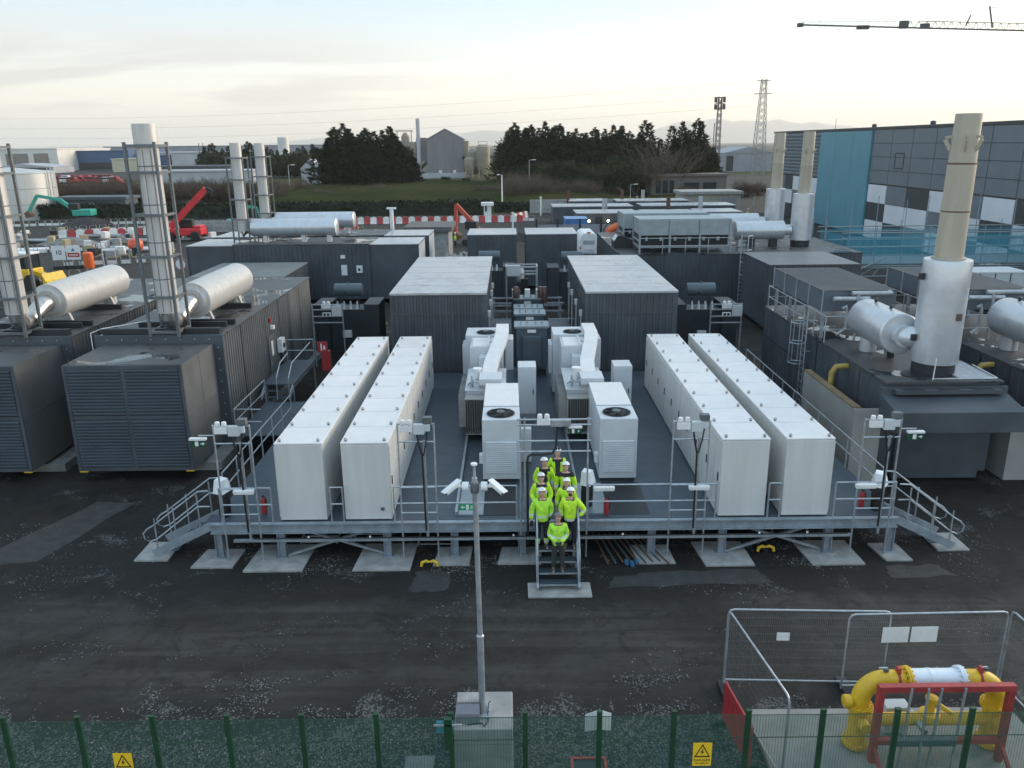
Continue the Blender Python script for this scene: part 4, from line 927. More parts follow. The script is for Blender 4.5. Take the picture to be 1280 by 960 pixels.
    k = thing('painted_stack', 'tall beige exhaust stack on a silver base drum, %s' % nm, 'exhaust stack', (X + 2.2, 28.15, 3.71), group='beige stacks on silver drums')
    MB().lathe((0, 0, 0), [(.72, .0), (.72, .42)], 32).build('collar', DARK, k)
    bd = MB().lathe((0, 0, 0), [(.6, .42), (.78, .43), (.785, .46), (.785, 1.75), (.791, 1.751), (.791, 1.779), (.785, 1.78), (.785, 3.1), (.791, 3.101), (.791, 3.129), (.785, 3.13), (.785, 4.05), (.77, 4.1), (.5, 4.12)], 48).build('base_drum', ALU, k)
    for z in (1.2, 3.4): MB().box(-.95, -.12, z, -.79, .02, z + .22).build('bracket', DARK, bd)
    MB().box(.15, -.79, 2.05, .35, -.783, 2.3).build('dent_patch', RUST, bd)
    MB().lathe((0, 0, 4.12), [(.56, 0), (.56, .05), (.47, .06), (.455, 1.6)], 40).build('stack', BEIGE, k)
    mb = MB()
    for z in (5.72, 7.3): mb.lathe((0, 0, z), [(.452, 0), (.466, .01), (.466, .04), (.452, .05)], 32, cap=False)
    mb.build('flange', RUST, k)
    mb = MB()
    mb.lathe((0, 0, 5.725), [(.455, .0), (.445, 1.58), (.43, 1.6), (.41, 3.2), (.39, 3.2), (.39, 2.4)], 40); mb.build('upper_stack', BEIGE, k)
    for a in (-2.0, -1.15, 2.8, .3):
        mb = MB(); c, s2 = math.cos(a), math.sin(a); mb.bar((c * .42, s2 * .42, 7.75), (c * .62, s2 * .62, 8.1), .05, .12); mb.bar((c * .42, s2 * .42, 8.2), (c * .62, s2 * .62, 8.17), .05, .08); mb.build('lifting_lug', BEIGE, k)
gen_right(13.1, 'nearest the platform'); gen_right(18.75, 'at the right edge of the view')
enclosure('dark_enclosure', 'grey roofed anthracite enclosure behind the right radiators', 'enclosure', 16.3, 50.5, 21.9, 56.5, 4.4, roof=M('grey_roof_sheet', (.12, .125, .13), .4, 0, .12, 1), seams=2)
# chiller building
cb = enclosure('chiller_building', 'long anthracite plant building carrying the grey chillers', 'building', 7.9, 58.6, 25.5, 74, 4.05, roof=ROOFW, seams=5, seam_y=2.4)
def chiller(x, y, label):
    t = thing('chiller_bank', label, 'chiller', (x, y, 4.05), group='chiller banks on the plant building')
    for k in range(3): MB().box(.08 + k * 2.2, .06, 1.25, 2.18 + k * 2.2, 3.4, 2.35).build('coil', M('chiller_grey', (.28, .32, .34), .5, .2, .1, 1.5), t, bevel=.015)
    MB().box(.15, .3, .45, 6.55, 3.2, 1.24).build('fan_bay', BLACK, t)
    mb = MB()
    for k in range(4):
        for yy in (.0, 3.3): mb.box(k * 2.2 - .0, yy, 0, k * 2.2 + .14, yy + .14, 2.4)
    mb.box(.141, .02, .35, 6.59, .1, .47); mb.box(.0, .141, .35, .1, 3.29, .47); mb.box(.0, .141, .8, .1, 3.29, .9); mb.box(0, .145, 2.355, 6.7, 3.29, 2.42)
    mb.build('frame', MATS['chiller_grey'], t)
    for k in range(6): MB().box(.5 + k * 1.05, .2, .85, .68 + k * 1.05, .29, 1.1).build('valve', GALV, t)
    mb = MB()
    for z in (.55, 1.1): mb.tube((0, -.4, z), (6.7, -.4, z), .03, 6)
    for k in range(5): mb.tube((k * 1.67, -.4, 0), (k * 1.67, -.4, 1.1), .03, 6)
    mb.build('railing', GALV, t)
chiller(9.4, 59.4, 'pale grey chiller bank, front one on the plant building'); chiller(8.9, 64.5, 'pale grey chiller bank, rear one on the plant building')
ld = thing('caged_ladder', 'caged steel ladder up to the chillers on the plant building', 'ladder', (16.6, 58.2, 0), group='caged ladders')
for x in (0, .5): MB().tube((x, 0, .3), (x, 0, 5.3), .035, 6).build('side_rail', GALV, ld)
mb = MB()
for k in range(16): mb.tube((0, 0, .5 + k * .3), (.5, 0, .5 + k * .3), .02, 5)
mb.build('rungs', GALV, ld); cg = MB()
for z in (2.6, 3.5, 4.4, 5.4): cg.path([(0, 0, z), (-.15, -.4, z), (.25, -.7, z), (.65, -.4, z), (.5, 0, z)], .025, 5)
for p in ((-.15, -.4), (.25, -.7), (.65, -.4)): cg.tube((*p, 2.6), (*p, 5.4), .025, 5)
cg.build('cage', GALV, ld)
def far_stack(x, y, sl, dl, x0):
    k = thing('painted_stack', sl, 'exhaust stack', (x, y, 4.05), group='beige stacks on silver drums')
    MB().lathe((0, 0, 0), [(.7, 0), (.7, .5)], 24).build('collar', DARK, k); MB().lathe((0, 0, 0), [(.6, .5), (.8, .51), (.8, 3.95), (.5, 4.0)], 32).build('base_drum', ALU, k)
    MB().lathe((0, 0, 0), [(.47, 4.0), (.45, 6.0), (.455, 6.02), (.455, 6.06), (.44, 6.08), (.43, 8.45), (.4, 8.45), (.4, 8)], 28).build('stack', BEIGE, k)
    for a in (-2.2, -.9):
        c, s2 = math.cos(a), math.sin(a); MB().bar((c * .43, s2 * .43, 6.9), (c * .62, s2 * .62, 7.2), .06, .12).build('lifting_lug', BEIGE, k)
    s_ = thing('silencer', dl, 'silencer', (x0, y, 5.3), group='silencer drums'); L = x - .8 - x0
    MB().lathe((0, 0, 0), [(.3, -.05), (.68, .0), (.7, .05), (.7, L - .6), (.4, L - .55), (.4, L)], 32, axis='x').build('drum', ALU, s_)
    for f in (.3, .7): MB().box(L * f - .25, -.3, -1.25, L * f + .25, .3, -.6).build('foot', DARK, s_)
    MB().tube((.4, 0, -.5), (.4, 0, -1.25), .2, 12).build('outlet', ALU, s_)
far_stack(22.3, 62.5, 'distant beige stack on silver drum, right one of the pair', 'silver silencer drum beside the distant right beige stack', 17.2); far_stack(22.4, 69.5, 'distant beige stack on silver drum, left one of the pair', 'silver silencer drum beside the distant left beige stack', 16.9)
# ------------------------------------------------------------------ green mesh fence in front
FY, FT = 12.1, 2.0
PITCH = 1.335; FX0 = -9.17
fence = thing('mesh_fence', 'green welded mesh fence with square posts along the bottom of the view', 'fence', (0, FY, 0))
NET = Mnet('green_mesh', (.022, .10, .07), .052, .0135, .005, .0)
k = 0; X = FX0
xs = [FX0 + PITCH * i for i in range(-4, 20)]
for X in xs:
    p = MB(); p.box(X - .045, -.03, 0, X + .045, .03, FT + .05); p.box(X - .05, -.035, FT + .051, X + .05, .035, FT + .075); p.build('post', GREEN, fence)
for a, b_ in zip(xs, xs[1:]):
    w_ = MB(); L = b_ - a - .1
    w_.quad((0, 0, 0), (L, 0, 0), (L, 0, FT - .06), (0, 0, FT - .06))
    o = w_.build('mesh_panel', NET, fence, loc=(a + .05, -.02, .05))
for zz in (FT - .02, 1.5): MB().tube((xs[0], -.025, zz), (xs[-1], -.025, zz), .008, 5).build('wire_rail', GREEN, fence)
lk = thing('gate_lock', 'teal lock box on the thick green gate post beside the concrete block', 'lock box', (-1.25, FY - .05, 1.9))
MB().box(-.16, -.06, -.18, .14, .0, .06).build('lock_case', M('teal_lock', (.03, .16, .18), .4), lk, bevel=.01); MB().box(-.02, -.1, -.5, .12, -.0, .14).build('gate_post', GREEN, lk); MB().box(-.2, -.1, .0, .3, -.065, .03).build('latch_bar', GALV, lk)
def warn(x, z, label, tilt=0):
    t = thing('warning_sign', label, 'warning sign', (x, FY - .055, z), group='yellow danger signs on the fence')
    MB().box(-.17, -.006, -.25, .17, 0, .25).build('panel', SIGNY, t)
    tri = lambda s_, y: [(0, y, .21 * s_ + .055), (-.2 * s_ * .9, y, -.14 * s_ + .055), (.2 * s_ * .9, y, -.14 * s_ + .055)]
    mb = MB(); mb.add(tri(.82, -.008), [(0, 1, 2)], 0); mb.add(tri(.60, -.0095), [(0, 1, 2)], 1)
    mb.add([(.02, -.011, .145), (-.035, -.011, .04), (-.002, -.011, .045), (-.03, -.011, -.02), (.04, -.011, .065), (.008, -.011, .06)], [(0, 1, 2, 4, 5), (2, 3, 4)], 0)
    mb.build('lightning_triangle', [INK, SIGNY], t)
    text('DANGER', .075, INK, t, (0, -.008, -.125), (R(90), 0, 0)); text('OF DEATH', .052, INK, t, (0, -.008, -.195), (R(90), 0, 0))
warn(-7.12, 1.07, 'yellow danger of death sign with lightning triangle on the left of the fence'); warn(3.38, 1.17, 'yellow danger of death sign with lightning triangle right of the white boards')
t = thing('white_board', 'folded white board fixed round a green fence post', 'board', (xs[xs.index(min(xs, key=lambda v: abs(v - 1.5)))], FY + .04, 1.75))
MB().add([(0, .0, .33), (0, .0, -.1), (-.24, .16, -.28), (-.24, .16, .1)], [(0, 1, 2, 3)]).build('left_leaf', M('white_board', (.62, .66, .66), .5), t); MB().add([(.0, .0, .33), (.0, .0, -.1), (.24, .16, -.26), (.24, .16, .12)], [(0, 1, 2, 3)]).build('right_leaf', MATS['white_board'], t)
t = thing('red_crate', 'dark crate with red rim on the gravel behind the fence', 'crate', (1.42, 12.72, 0)); t.scale = (1, 1, .62); MB().box(-.32, 0, 0, .32, .3, .36).build('body', DARK, t); mb = MB()
for k in range(6): mb.box(-.3 + k * .11, -.012, .05, -.26 + k * .11, -.002, .34)
mb.build('slat', STEEL, t); mb = MB(); mb.box(-.35, -.03, .363, .35, .02, .41); mb.box(-.35, .28, .363, .35, .33, .41); mb.box(-.35, .021, .363, -.3, .279, .41); mb.box(.3, .021, .363, .35, .279, .41); mb.build('rim', REDP, t)
tag(MB().box(-2.2, 12.75, 0, -1.62, 13.35, .05).build('drain_cover', CONCD), 'square grey drain cover in the gravel left of the concrete block', 'drain cover')
# concrete block and camera mast
MBLK = thing('concrete_block', 'big pale concrete block carrying the camera mast behind the fence', 'concrete block', (-.62, 13.55, 0))
MB().box(-.57, -.58, 0, .57, .55, .98).build('block', CONC, MBLK, bevel=.025); MB().box(-.571, -.581, .62, .571, -.5805, .64).build('joint', CONCD, MBLK)
hb = thing('floodlight_box', 'ribbed grey floodlight lying on the concrete block', 'floodlight', (-.93, 13.35, .985)); hb.scale = (1.15, 1.3, 1.4)
mb = MB(); mb.prism([(-.16, 0), (.14, .0), (.18, .1), (.0, .2), (-.12, .12)], 'x', -.2, .2); mb.build('housing', M('ribbed_grey', (.2, .2, .22), .5, .3), hb)
mb = MB()
for k in range(9): mb.bar((-.19 + k * .047, .0, .195), (-.19 + k * .047, .17, .115), .014, .05)
mb.build('cooling_rib', MATS['ribbed_grey'], hb)
ms = thing('camera_mast', 'slim grey steel mast with two white security cameras, standing on a concrete block', 'camera mast', (-.65, 13.44, .985))
MB().path([(0, 0, .03), (-.01, 0, 1.75)], .066, 14).build('lower_pole', GALV, ms); MB().path([(-.01, 0, 1.76), (-.045, 0, 5.05)], .05, 14).build('upper_pole', GALV, ms)
MB().lathe((-.01, 0, 1.72), [(.075, 0), (.075, .05), (.052, .08)], 14).build('pole_collar', GALV, ms)
MB().path([(-.045, 0, 5.05), (-.048, 0, 5.32)], .025, 10).build('spigot', GALV, ms); MB().lathe((-.048, 0, 5.3), [(.06, 0), (.06, .03), (.0, .035)], 14).build('cap', WPL, ms)
mb = MB(); mb.box(-.16, -.16, 0, .16, .16, .025)
for sx in (-1, 1):
    mb.prism([(sx * .07, .03), (sx * .15, .03), (sx * .07, .22)], 'y', -.008, .008)
mb.build('base_plate', GALV, ms)
MB().path([(.12, .06, .0), (.12, .06, .18), (.16, .1, .2)], .01, 6).build('cable', BLACK, ms); MB().path([(-.3, -.35, .01), (.0, -.3, .01), (.05, -.4, .01), (.12, -.25, .01), (.1, 0, .02)], .012, 6).build('cable', BLACK, ms)
MB().lathe((-.043, 0, 4.86), [(.075, -.1), (.08, -.08), (.08, .08), (.075, .1)], 16).build('bracket', STEEL, ms)
for s_ in (-1, 1):
    c = MB().lathe((-.043 + s_ * .17, 0, 4.88), [(.075, -.06), (.085, -.05), (.085, .05), (.075, .06), (.0, .065)], 18, axis='x').build('camera_mount', WPL, ms)
    b0 = Vector((-.043 + s_ * .23, 0, 4.88)); p1 = Vector((-.043 + s_ * .36, -.03, 4.9)); MB().tube(b0, p1, .03, 10).build('camera_arm', WPL, ms)
    d = Vector((s_ * .62, -.62, -.30)).normalized(); q = p1 + d * -.1
    cb = MB().path([q, q + d * .33], .052, 16).build('security_camera', WPL, ms); hd = MB(); hd.bar(q + Vector((0, 0, .055)) - d * .02, q + d * .4 + Vector((0, 0, .055)), .12, .014); hd.build('sunshield', WPL, cb); MB().tube(q + d * .331, q + d * .335, .04, 14).build('lens', BLACK, cb)
# ------------------------------------------------------------------ temporary fence panels
HER = Mnet('wire_mesh', (.34, .36, .37), .04, .2, .0017, .0)
def heras(a, b_, label, bar_z=None, z1=2.0):
    t = thing('temporary_fence', label, 'fence panel', a, group='temporary steel fence panels'); L = (Vector(b_) - Vector(a)).length; t.rotation_euler = (0, 0, math.atan2(b_[1] - a[1], b_[0] - a[0]))
    MB().path([(0, 0, .12), (0, 0, z1 - .12), (.04, 0, z1 - .03), (.12, 0, z1), (L - .12, 0, z1), (L - .04, 0, z1 - .03), (L, 0, z1 - .12), (L, 0, .12)], .022, 8).build('frame', GALV, t)
    MB().tube((0, 0, .2), (L, 0, .2), .02, 8).build('bottom_rail', GALV, t)
    MB().quad((.02, 0, .2), (L - .02, 0, .2), (L - .02, 0, z1 - .02), (.02, 0, z1 - .02)).build('mesh', HER, t)
    return t
h1 = heras((4.7, 15.45, 0), (8.2, 15.3, 0), 'temporary steel fence panel with one small white notice')
MB().box(1.08, -.03, 1.25, 1.36, -.025, 1.45).build('notice', WPL, h1)
h2 = heras((7.25, 15.2, 0), (10.72, 15.25, 0), 'temporary steel fence panel with two white notices')
for x in (.75, 1.38): MB().box(x, -.03, 1.3, x + .58, -.024, 1.68).build('notice', WPL, h2)
heras((10.82, 15.3, 0), (10.95, 12.0, 0), 'temporary steel fence panel at the right edge of the gas pipe enclosure')
heras((4.7, 15.4, 0), (5.05, 12.5, 0), 'temporary steel fence panel at the left side of the gas pipe enclosure')
for x, y, l in ((4.7, 15.2, 'under the left corner of the temporary fence'), (7.4, 15.3, 'where two temporary fence panels meet')):
    tag(MB().box(x - .12, y - .35, 0, x + .12, y + .35, .12).build('fence_foot', DARK, bevel=.02), 'black fence foot block ' + l, 'fence foot')
t = thing('red_barrier', 'red plastic pedestrian barrier standing edge-on behind the fence', 'barrier', (4.55, 13.0, 0), R(96)); MB().box(-.1, -.025, .08, 1.35, .025, 1.0).build('panel', REDB, t, bevel=.02)
mb = MB()
for k in range(6): mb.box(.0 + k * .21, -.032, .2, .1 + k * .21, .032, .8)
mb.build('rib', REDB, t); MB().box(-.05, -.2, 0, .05, .2, .07).build('foot', BLACK, t); MB().box(1.2, -.2, 0, 1.3, .2, .07).build('foot', BLACK, t)
# ------------------------------------------------------------------ gas pipe station
SLAB = M('slab_concrete', (.27, .265, .25), .85, 0, .14, 1.5, .3, 40, grime=.25)
tag(MB().box(4.95, 12.2, 0, 10.6, 14.55, .12).build('concrete_slab', SLAB, bevel=.015), 'grey concrete slab under the yellow gas pipe', 'slab')
gp = thing('gas_pipe', 'yellow U shaped gas pipe with white middle section between flanges', 'gas pipe', (8.1, 13.45, .12)); XL, XR, RP = -1.27, 1.4, .18
arc = lambda cx, cz, a0, a1, r, n=8: [(cx + r * math.cos(R(a0 + (a1 - a0) * i / n)), 0, cz + r * math.sin(R(a0 + (a1 - a0) * i / n))) for i in range(n + 1)]
MB().path([(XL, 0, .0), (XL, 0, 1.0)] + arc(XL + .45, 1.1, 180, 90, .45) + [(-.48, 0, 1.55)], RP, 24).build('left_bend', YEL, gp)
MB().path([(.7, 0, 1.55)] + arc(XR - .45, 1.1, 90, 0, .45) + [(XR, 0, 1.0), (XR, 0, 0)], RP, 24).build('right_bend', YEL, gp)
MB().lathe((0, 0, 1.55), [(RP + .02, -.36), (RP + .02, -.02), (RP + .028, -.01), (RP + .028, .05), (RP + .02, .06), (RP + .02, .58)], 28, axis='x').build('white_section', M('pale_blue_white', (.68, .73, .78), .4, 0, .05, 3, grime=.12), gp)
def flange(c, axis, m, r=RP + .075):
    mb = MB(); mb.lathe(c, [(RP, -.042), (r, -.04), (r, -.006), (r - .012, -.004), (r - .012, .004), (r, .006), (r, .04), (RP, .042)], 28, axis=axis)
    for k in range(14):
        a = k * 2 * math.pi / 14; rr = r - .032
        if axis == 'x': mb.tube((c[0] - .085, c[1] + rr * math.cos(a), c[2] + rr * math.sin(a)), (c[0] + .085, c[1] + rr * math.cos(a), c[2] + rr * math.sin(a)), .016, 6)
        else: mb.tube((c[0] + rr * math.cos(a), c[1] + rr * math.sin(a), c[2] - .085), (c[0] + rr * math.cos(a), c[1] + rr * math.sin(a), c[2] + .085), .016, 6)
    return mb.build('flange', m, gp)
flange((-.42, 0, 1.55), 'x', YEL); flange((.62, 0, 1.55), 'x', MATS['pale_blue_white'])
for x in (XL, XR):
    flange((x, 0, .95), 'z', YEL); flange((x, 0, .1), 'z', YEL)
    MB().lathe((x, -.2, .7), [(.001, -.22), (.11, -.2), (.11, 0)], 16, axis='y').build('branch', YEL, gp)
MB().tube((XL + .12, 0, .62), (XR - .12, 0, .62), .13, 20).build('lower_pipe', YEL, gp)
MB().lathe((XL - .24, 0, 1.05), [(.09, -.1), (.13, -.08), (.13, .05), (.08, .1)], 12, axis='x').build('side_valve', YEL, gp)
mb = MB(); mb.lathe((.15, 0, .62), [(.2, 0), (.2, .14), (.08, .16), (.08, .42), (.12, .44), (.12, .5), (.0, .52)], 14); mb.tube((.15, 0, 1.05), (.5, -.15, .85), .05, 10); mb.build('valve', YEL, gp)
MB().lathe((-.12, -.1, .62), [(.06, -.3), (.06, .3)], 10, axis='y').build('actuator', GALV, gp)
for x in (-.85, 1.1): 
    MB().box(x - .04, -.05, 1.735, x + .04, .03, 1.8).build('pressure_tap', STEEL, gp); MB().box(x - .14, -.02, 1.8, x + .03, .01, 1.82).build('tap_lever', GALV, gp)
for x in (-.62, .98):
    MB().lathe((x, 0, 1.55), [(RP + .012, -.025), (RP + .012, .025)], 24, axis='x').build('clamp', REDP, gp); MB().box(x - .03, -.1, 1.735, x + .03, -.0, 1.85).build('clamp_lug', REDP, gp)
fr = thing('red_pipe_frame', 'red painted steel frame supporting the yellow gas pipe', 'pipe frame', (8.1, 13.0, .12)); 
for x in (-1.12, 1.36):
    MB().box(x - .06, -.06, .0, x + .06, .06, 1.62).build('post', REDP, fr); MB().bar((x, -.05, .35), (x, -.45, .02), .06, .06).build('foot', REDP, fr)
MB().box(-1.18, -.065, 1.625, 1.42, .065, 1.75).build('top_beam', REDP, fr); MB().box(-1.055, -.055, .42, 1.295, .055, .53).build('lower_beam', REDP, fr)
for i, x in enumerate((-.62, -.3, -.05, .4)):
    tag(MB().bar((8.1 + x - .08, 12.8 - .1 * (i == 1), .13), (8.1 + x + .04, 12.92, 1.85), .035).build('grey_pole', GALV), 'thin grey steel pole leaning against the red pipe frame, %s from the left' % ORD[i], 'pole', 'grey poles at the pipe frame')
tag(MB().box(7.55, 13.75, .12, 8.05, 14.05, .75).build('grey_kiosk', WGR, bevel=.02), 'small grey meter kiosk behind the yellow gas pipe', 'kiosk')
tag(MB().box(7.15, 12.95, .5, 8.35, 13.1, .7).build('grey_trunking', STEEL) if False else MB().box(-.6, -.08, -.08, .6, .08, .08).build('grey_actuator', STEEL, None, bevel=.02, loc=(7.85, 12.85, .72)), 'grey actuator box in front of the lower yellow pipe', 'actuator')
for i, x in enumerate((7.25, 8.2, 9.1)):
    tag(MB().box(x - .35, 12.28, .12, x + .35, 12.42, .2).build('rubber_block', BLACK, bevel=.02), 'black rubber block on the slab by the fence, %s from the left' % ORD[i], 'block', 'rubber blocks')
# ------------------------------------------------------------------ people on the steps
SKIN = M('skin', (.52, .30, .22), .5, 0, .05, 8)
def hivis(nm, col): return M(nm, col, .7, 0, .2, 9, .9, 22)
HV = hivis('hi_vis_yellow', (.50, .78, .03)); HV2 = hivis('hi_vis_lime', (.42, .78, .05)); SILV = M('reflective_tape', (.62, .64, .62), .4, .1); JBLK = M('black_jacket_cloth', (.014, .015, .018), .8, 0, .2, 12); TRBLK = M('black_trousers', (.016, .017, .02), .8, 0, .2, 10); TRNAVY = M('navy_trousers', (.014, .018, .032), .8, 0, .2, 10); TRGREY = M('dark_work_trousers', (.04, .038, .036), .8, 0, .25, 8)
BOOT = M('brown_boots', (.10, .075, .055), .7); HELM = M('white_helmet', (.76, .77, .79), .3); HELMG = M('grey_helmet', (.16, .17, .18), .4); HAIR = M('brown_hair', (.05, .03, .02), .6); KNIT = M('dark_jumper', (.045, .043, .045), .9); HAIRD = M('dark_hair', (.02, .015, .012), .6)
def skinmesh(name, chains, mats, parent, levels=2, root=0, assign=None):
    # chains: list of lists of (x, y, z, r); points with identical coordinates are welded, so limbs grow out of the trunk
    bm = bmesh.new(); lay = bm.verts.layers.skin.verify(); idx = {}; first = None
    for ch in chains:
        prev = None
        for (x, y, z, r) in ch:
            key = (round(x, 4), round(y, 4), round(z, 4))
            if key not in idx:
                v = bm.verts.new((x, y, z)); rr = r if isinstance(r, tuple) else (r, r); v[lay].radius = rr; v[lay].use_root = False; idx[key] = v
                if first is None: first = v; v[lay].use_root = True
            v = idx[key]
            if prev and prev is not v and not bm.edges.get((prev, v)): bm.edges.new((prev, v))
            prev = v
    me = bpy.data.meshes.new(name); bm.to_mesh(me); bm.free(); o = bpy.data.objects.new(name, me); COL.objects.link(o)
    o.modifiers.new('skin', 'SKIN').use_smooth_shade = True; s_ = o.modifiers.new('sub', 'SUBSURF'); s_.levels = levels; s_.render_levels = levels
    dg = bpy.context.evaluated_depsgraph_get(); m2 = bpy.data.meshes.new_from_object(o.evaluated_get(dg)); m2.name = name; bpy.data.objects.remove(o)
    o = bpy.data.objects.new(name, m2); COL.objects.link(o); m2.materials.clear()
    for a in mats: m2.materials.append(a)
    for p in m2.polygons: p.use_smooth = True; p.material_index = assign(p.center, p.normal) if assign else 0
    o.parent = parent; return o
def person(label, loc, rz, H, arms, legs=None, jacket='plain', jm=None, trousers=None, boots=None, helmet=None, hair=None, beard=False, glasses=False, head_turn=0, stout=1., cuffs=False, goggles=False, muffs=False, gloves=False, longhair=False):
    t = thing('person', label, 'person', loc, rz, group='people in hi-vis jackets on the front steps'); jm = jm or HV; k = H / 1.78
    TA = R(-26); ct, s_t = math.cos(TA), math.sin(TA)      # the heads look up towards the drone
    def q(x, y, z, r):
        if z > 1.55 and abs(x) < .15:
            y0, z0 = y, z - 1.55; y, z = y0 * ct - z0 * s_t, 1.55 + y0 * s_t + z0 * ct
        return (x * k, y * k, z * k, r * k)
    HM = Matrix.Translation((0, 0, 1.55 * k)) @ Matrix.Rotation(TA, 4, 'X') @ Matrix.Translation((0, 0, -1.55 * k)); N0 = len(bpy.data.objects)
    w_ = stout
    hip = [(-.1, 0, .88), (.1, 0, .88)]; legs = legs or [((-.11, -.01, .48), (-.12, .02, .07)), ((.11, -.01, .48), (.12, .02, .07))]
    body = [[q(0, 0, .93, .12), q(0, .01, 1.1, .115), q(0, .01, 1.28, .13), q(0, .01, 1.42, .10), q(0, 0, 1.5, .052), q(0, -.012, 1.56, .055), q(0, -.02, 1.62, .078), q(0, -.012, 1.69, .086), q(0, -.005, 1.745, .062)]]
    # face: nose and chin grow out of the head
    body.append([q(0, -.02, 1.62, .078), q(0, -.088, 1.595, .026)]); body.append([q(0, -.012, 1.69, .086), q(0, -.105, 1.645, .014)])
    sh = [(-.185, .01, 1.41), (.185, .01, 1.41)]; jk = [[q(0, 0, .82, .165 * w_), q(0, 0, .9, .175 * w_), q(0, 0, 1.02, .18 * w_), q(0, .01, 1.2, .182 * w_), q(0, .01, 1.36, .165), q(0, .01, 1.46, .09)]]
    tr = [[q(0, 0, .96, .135), q(0, .0, .88, .13)]]
    for s_, (el, wr) in enumerate(arms):
        sx = -1 if s_ == 0 else 1; el = Vector(el); wr = Vector(wr); d = (wr - el).normalized()
        body.append([q(0, .01, 1.42, .10), q(*sh[s_], .055), q(*el, .042), q(*wr, .028), q(*(wr + d * .05), .03), q(*(wr + d * .085), .032)])
        side = d.cross(Vector((0, -1, .3))).normalized(); side = side if side.length > .5 else Vector((1, 0, 0)); nrm = d.cross(side).normalized(); palm = wr + d * .085
        for f in range(4):
            off = side * (-.026 + .0175 * f); a = palm + off * .9; ln = (.036, .042, .038, .03)[f]; b_ = palm + off * 1.15 + d * ln; c = b_ + d * ln * .5 + nrm * .022
            body.append([q(*palm, .032), q(*a, .01), q(*b_, .009), q(*c, .008)])
        th = wr + d * .05; sd2 = side * -1
        body.append([q(*th, .03), q(*(th + sd2 * .036 + d * .02), .011), q(*(th + sd2 * .048 + d * .05 + nrm * .01), .009)])
        jk.append([q(0, .01, 1.36, .15), q(*sh[s_], .098), q(*el, .082), q(*(wr - d * .02), .062)])
        if gloves:
            gl = MB(); 
            skinmesh('glove', [[q(*(wr - d * .03), .04), q(*(wr + d * .05), .042), q(*(wr + d * .1), .04)]] + [[q(*(wr + d * .1), .04), q(*(palm + side * (-.03 + .02 * f) + d * .05), .013), q(*(palm + side * (-.03 + .02 * f) + d * .075 + nrm * .03), .011)] for f in range(4)] + [[q(*(wr + d * .05), .042), q(*(th + sd2 * .05 + d * .04), .014)]], [JBLK], t, 1)
    for s_, (kn, an) in enumerate(legs):
        hp = hip[s_]; toe = (an[0] * 1.1, an[1] - .17, an[2] - .03)
        body.append([q(0, 0, .93, .12), q(*hp, .085), q(*kn, .055), q(*an, .036), q(*toe, .03)])
        tr.append([q(0, .0, .88, .13), q(hp[0], hp[1], hp[2] - .06, .102), q(*kn, .08), q(an[0], an[1], an[2] + .04, .07)])
        skinmesh('boot', [[q(an[0], an[1] + .02, an[2] + .09, .062), q(an[0], an[1] + .01, an[2] - .01, .06), q(an[0] * 1.05, an[1] - .09, an[2] - .025, .05), q(*toe, .042)]], [boots or BOOT], t, 1)
    bo = skinmesh('body', body, [SKIN], t, 2)
    tz = {'cuff': cuffs}
    def tra(c, n):
        z = c.z / k
        if cuffs and z < .3: return 1 if z < .17 or z > .24 else 2
        return 0
    skinmesh('trousers', tr, [trousers or TRBLK, HV2, SILV], t, 2, assign=tra)
    def jka(c, n):
        x, y, z = c.x / k, c.y / k, c.z / k; ax = abs(x)
        if jacket == 'bands':
            if (1.10 < z < 1.15 and ax < .2) or (.93 < z < .99 and ax < .22) : return 1
            if ax > .2 and (1.14 < z < 1.19): return 1
            if z > 1.46 and ax < .115: return 2
        elif jacket == 'front':      # open jacket, dark jumper and hood collar
            if z > 1.40 and ax < .16: return 2
            if y < -.04 and ax < .08: return 3 if z < 1.3 else 2
            if (1.0 < z < 1.06) or (ax > .22 and z < 1.08): return 1
        elif jacket == 'shoulder':
            if z > 1.37 and ax < .27: return 2
            if y < -.05 and ax < .03: return 2
            if (1.02 < z < 1.09): return 1
        elif jacket == 'plain':
            if z > 1.46 and ax < .115: return 2
            if (.98 < z < 1.03 and ax < .24) or (ax > .24 and 1.02 < z < 1.07): return 1
        elif jacket == 'waist':
            if .84 < z < .93 and ax < .24: return 1
            if z > 1.46 and ax < .115: return 2
            if ax > .24 and 1.1 < z < 1.16: return 1
        return 0
    skinmesh('jacket', jk, [jm, SILV, JBLK, KNIT], t, 3, assign=jka)
    # head details
    hd = Vector((0, -.012, 1.69)) * k
    mb = MB()
    for sx in (-1, 1):
        mb.lathe((sx * .031 * k, -.093 * k, 1.663 * k), [(.001, -.008), (.011 * k, -.004), (.011 * k, .004), (.001, .008)], 8, axis='y')
    mb.build('eyes', INK, bo); MB().box(-.026 * k, -.101 * k, 1.598 * k, .026 * k, -.094 * k, 1.606 * k).build('mouth', M('lips', (.30, .12, .10), .5), bo)
    mb = MB()
    for sx in (-1, 1): mb.lathe((sx * .083 * k, .0, 1.655 * k), [(.001, -.012), (.026 * k, -.008), (.03 * k, .006), (.001, .012)], 10, axis='x')
    mb.build('ears', SKIN, bo)
    hm = helmet or HELM; mb = MB(); prof = []
    for i in range(8): a = i * math.pi / 14; prof.append((.112 * math.cos(a) * k, .098 * math.sin(a) * k))
    prof.append((.001, .098 * k)); mb.lathe((0, -.008 * k, 1.712 * k), [(.11 * k, -.012 * k), (.118 * k, -.006 * k)] + prof, 24)
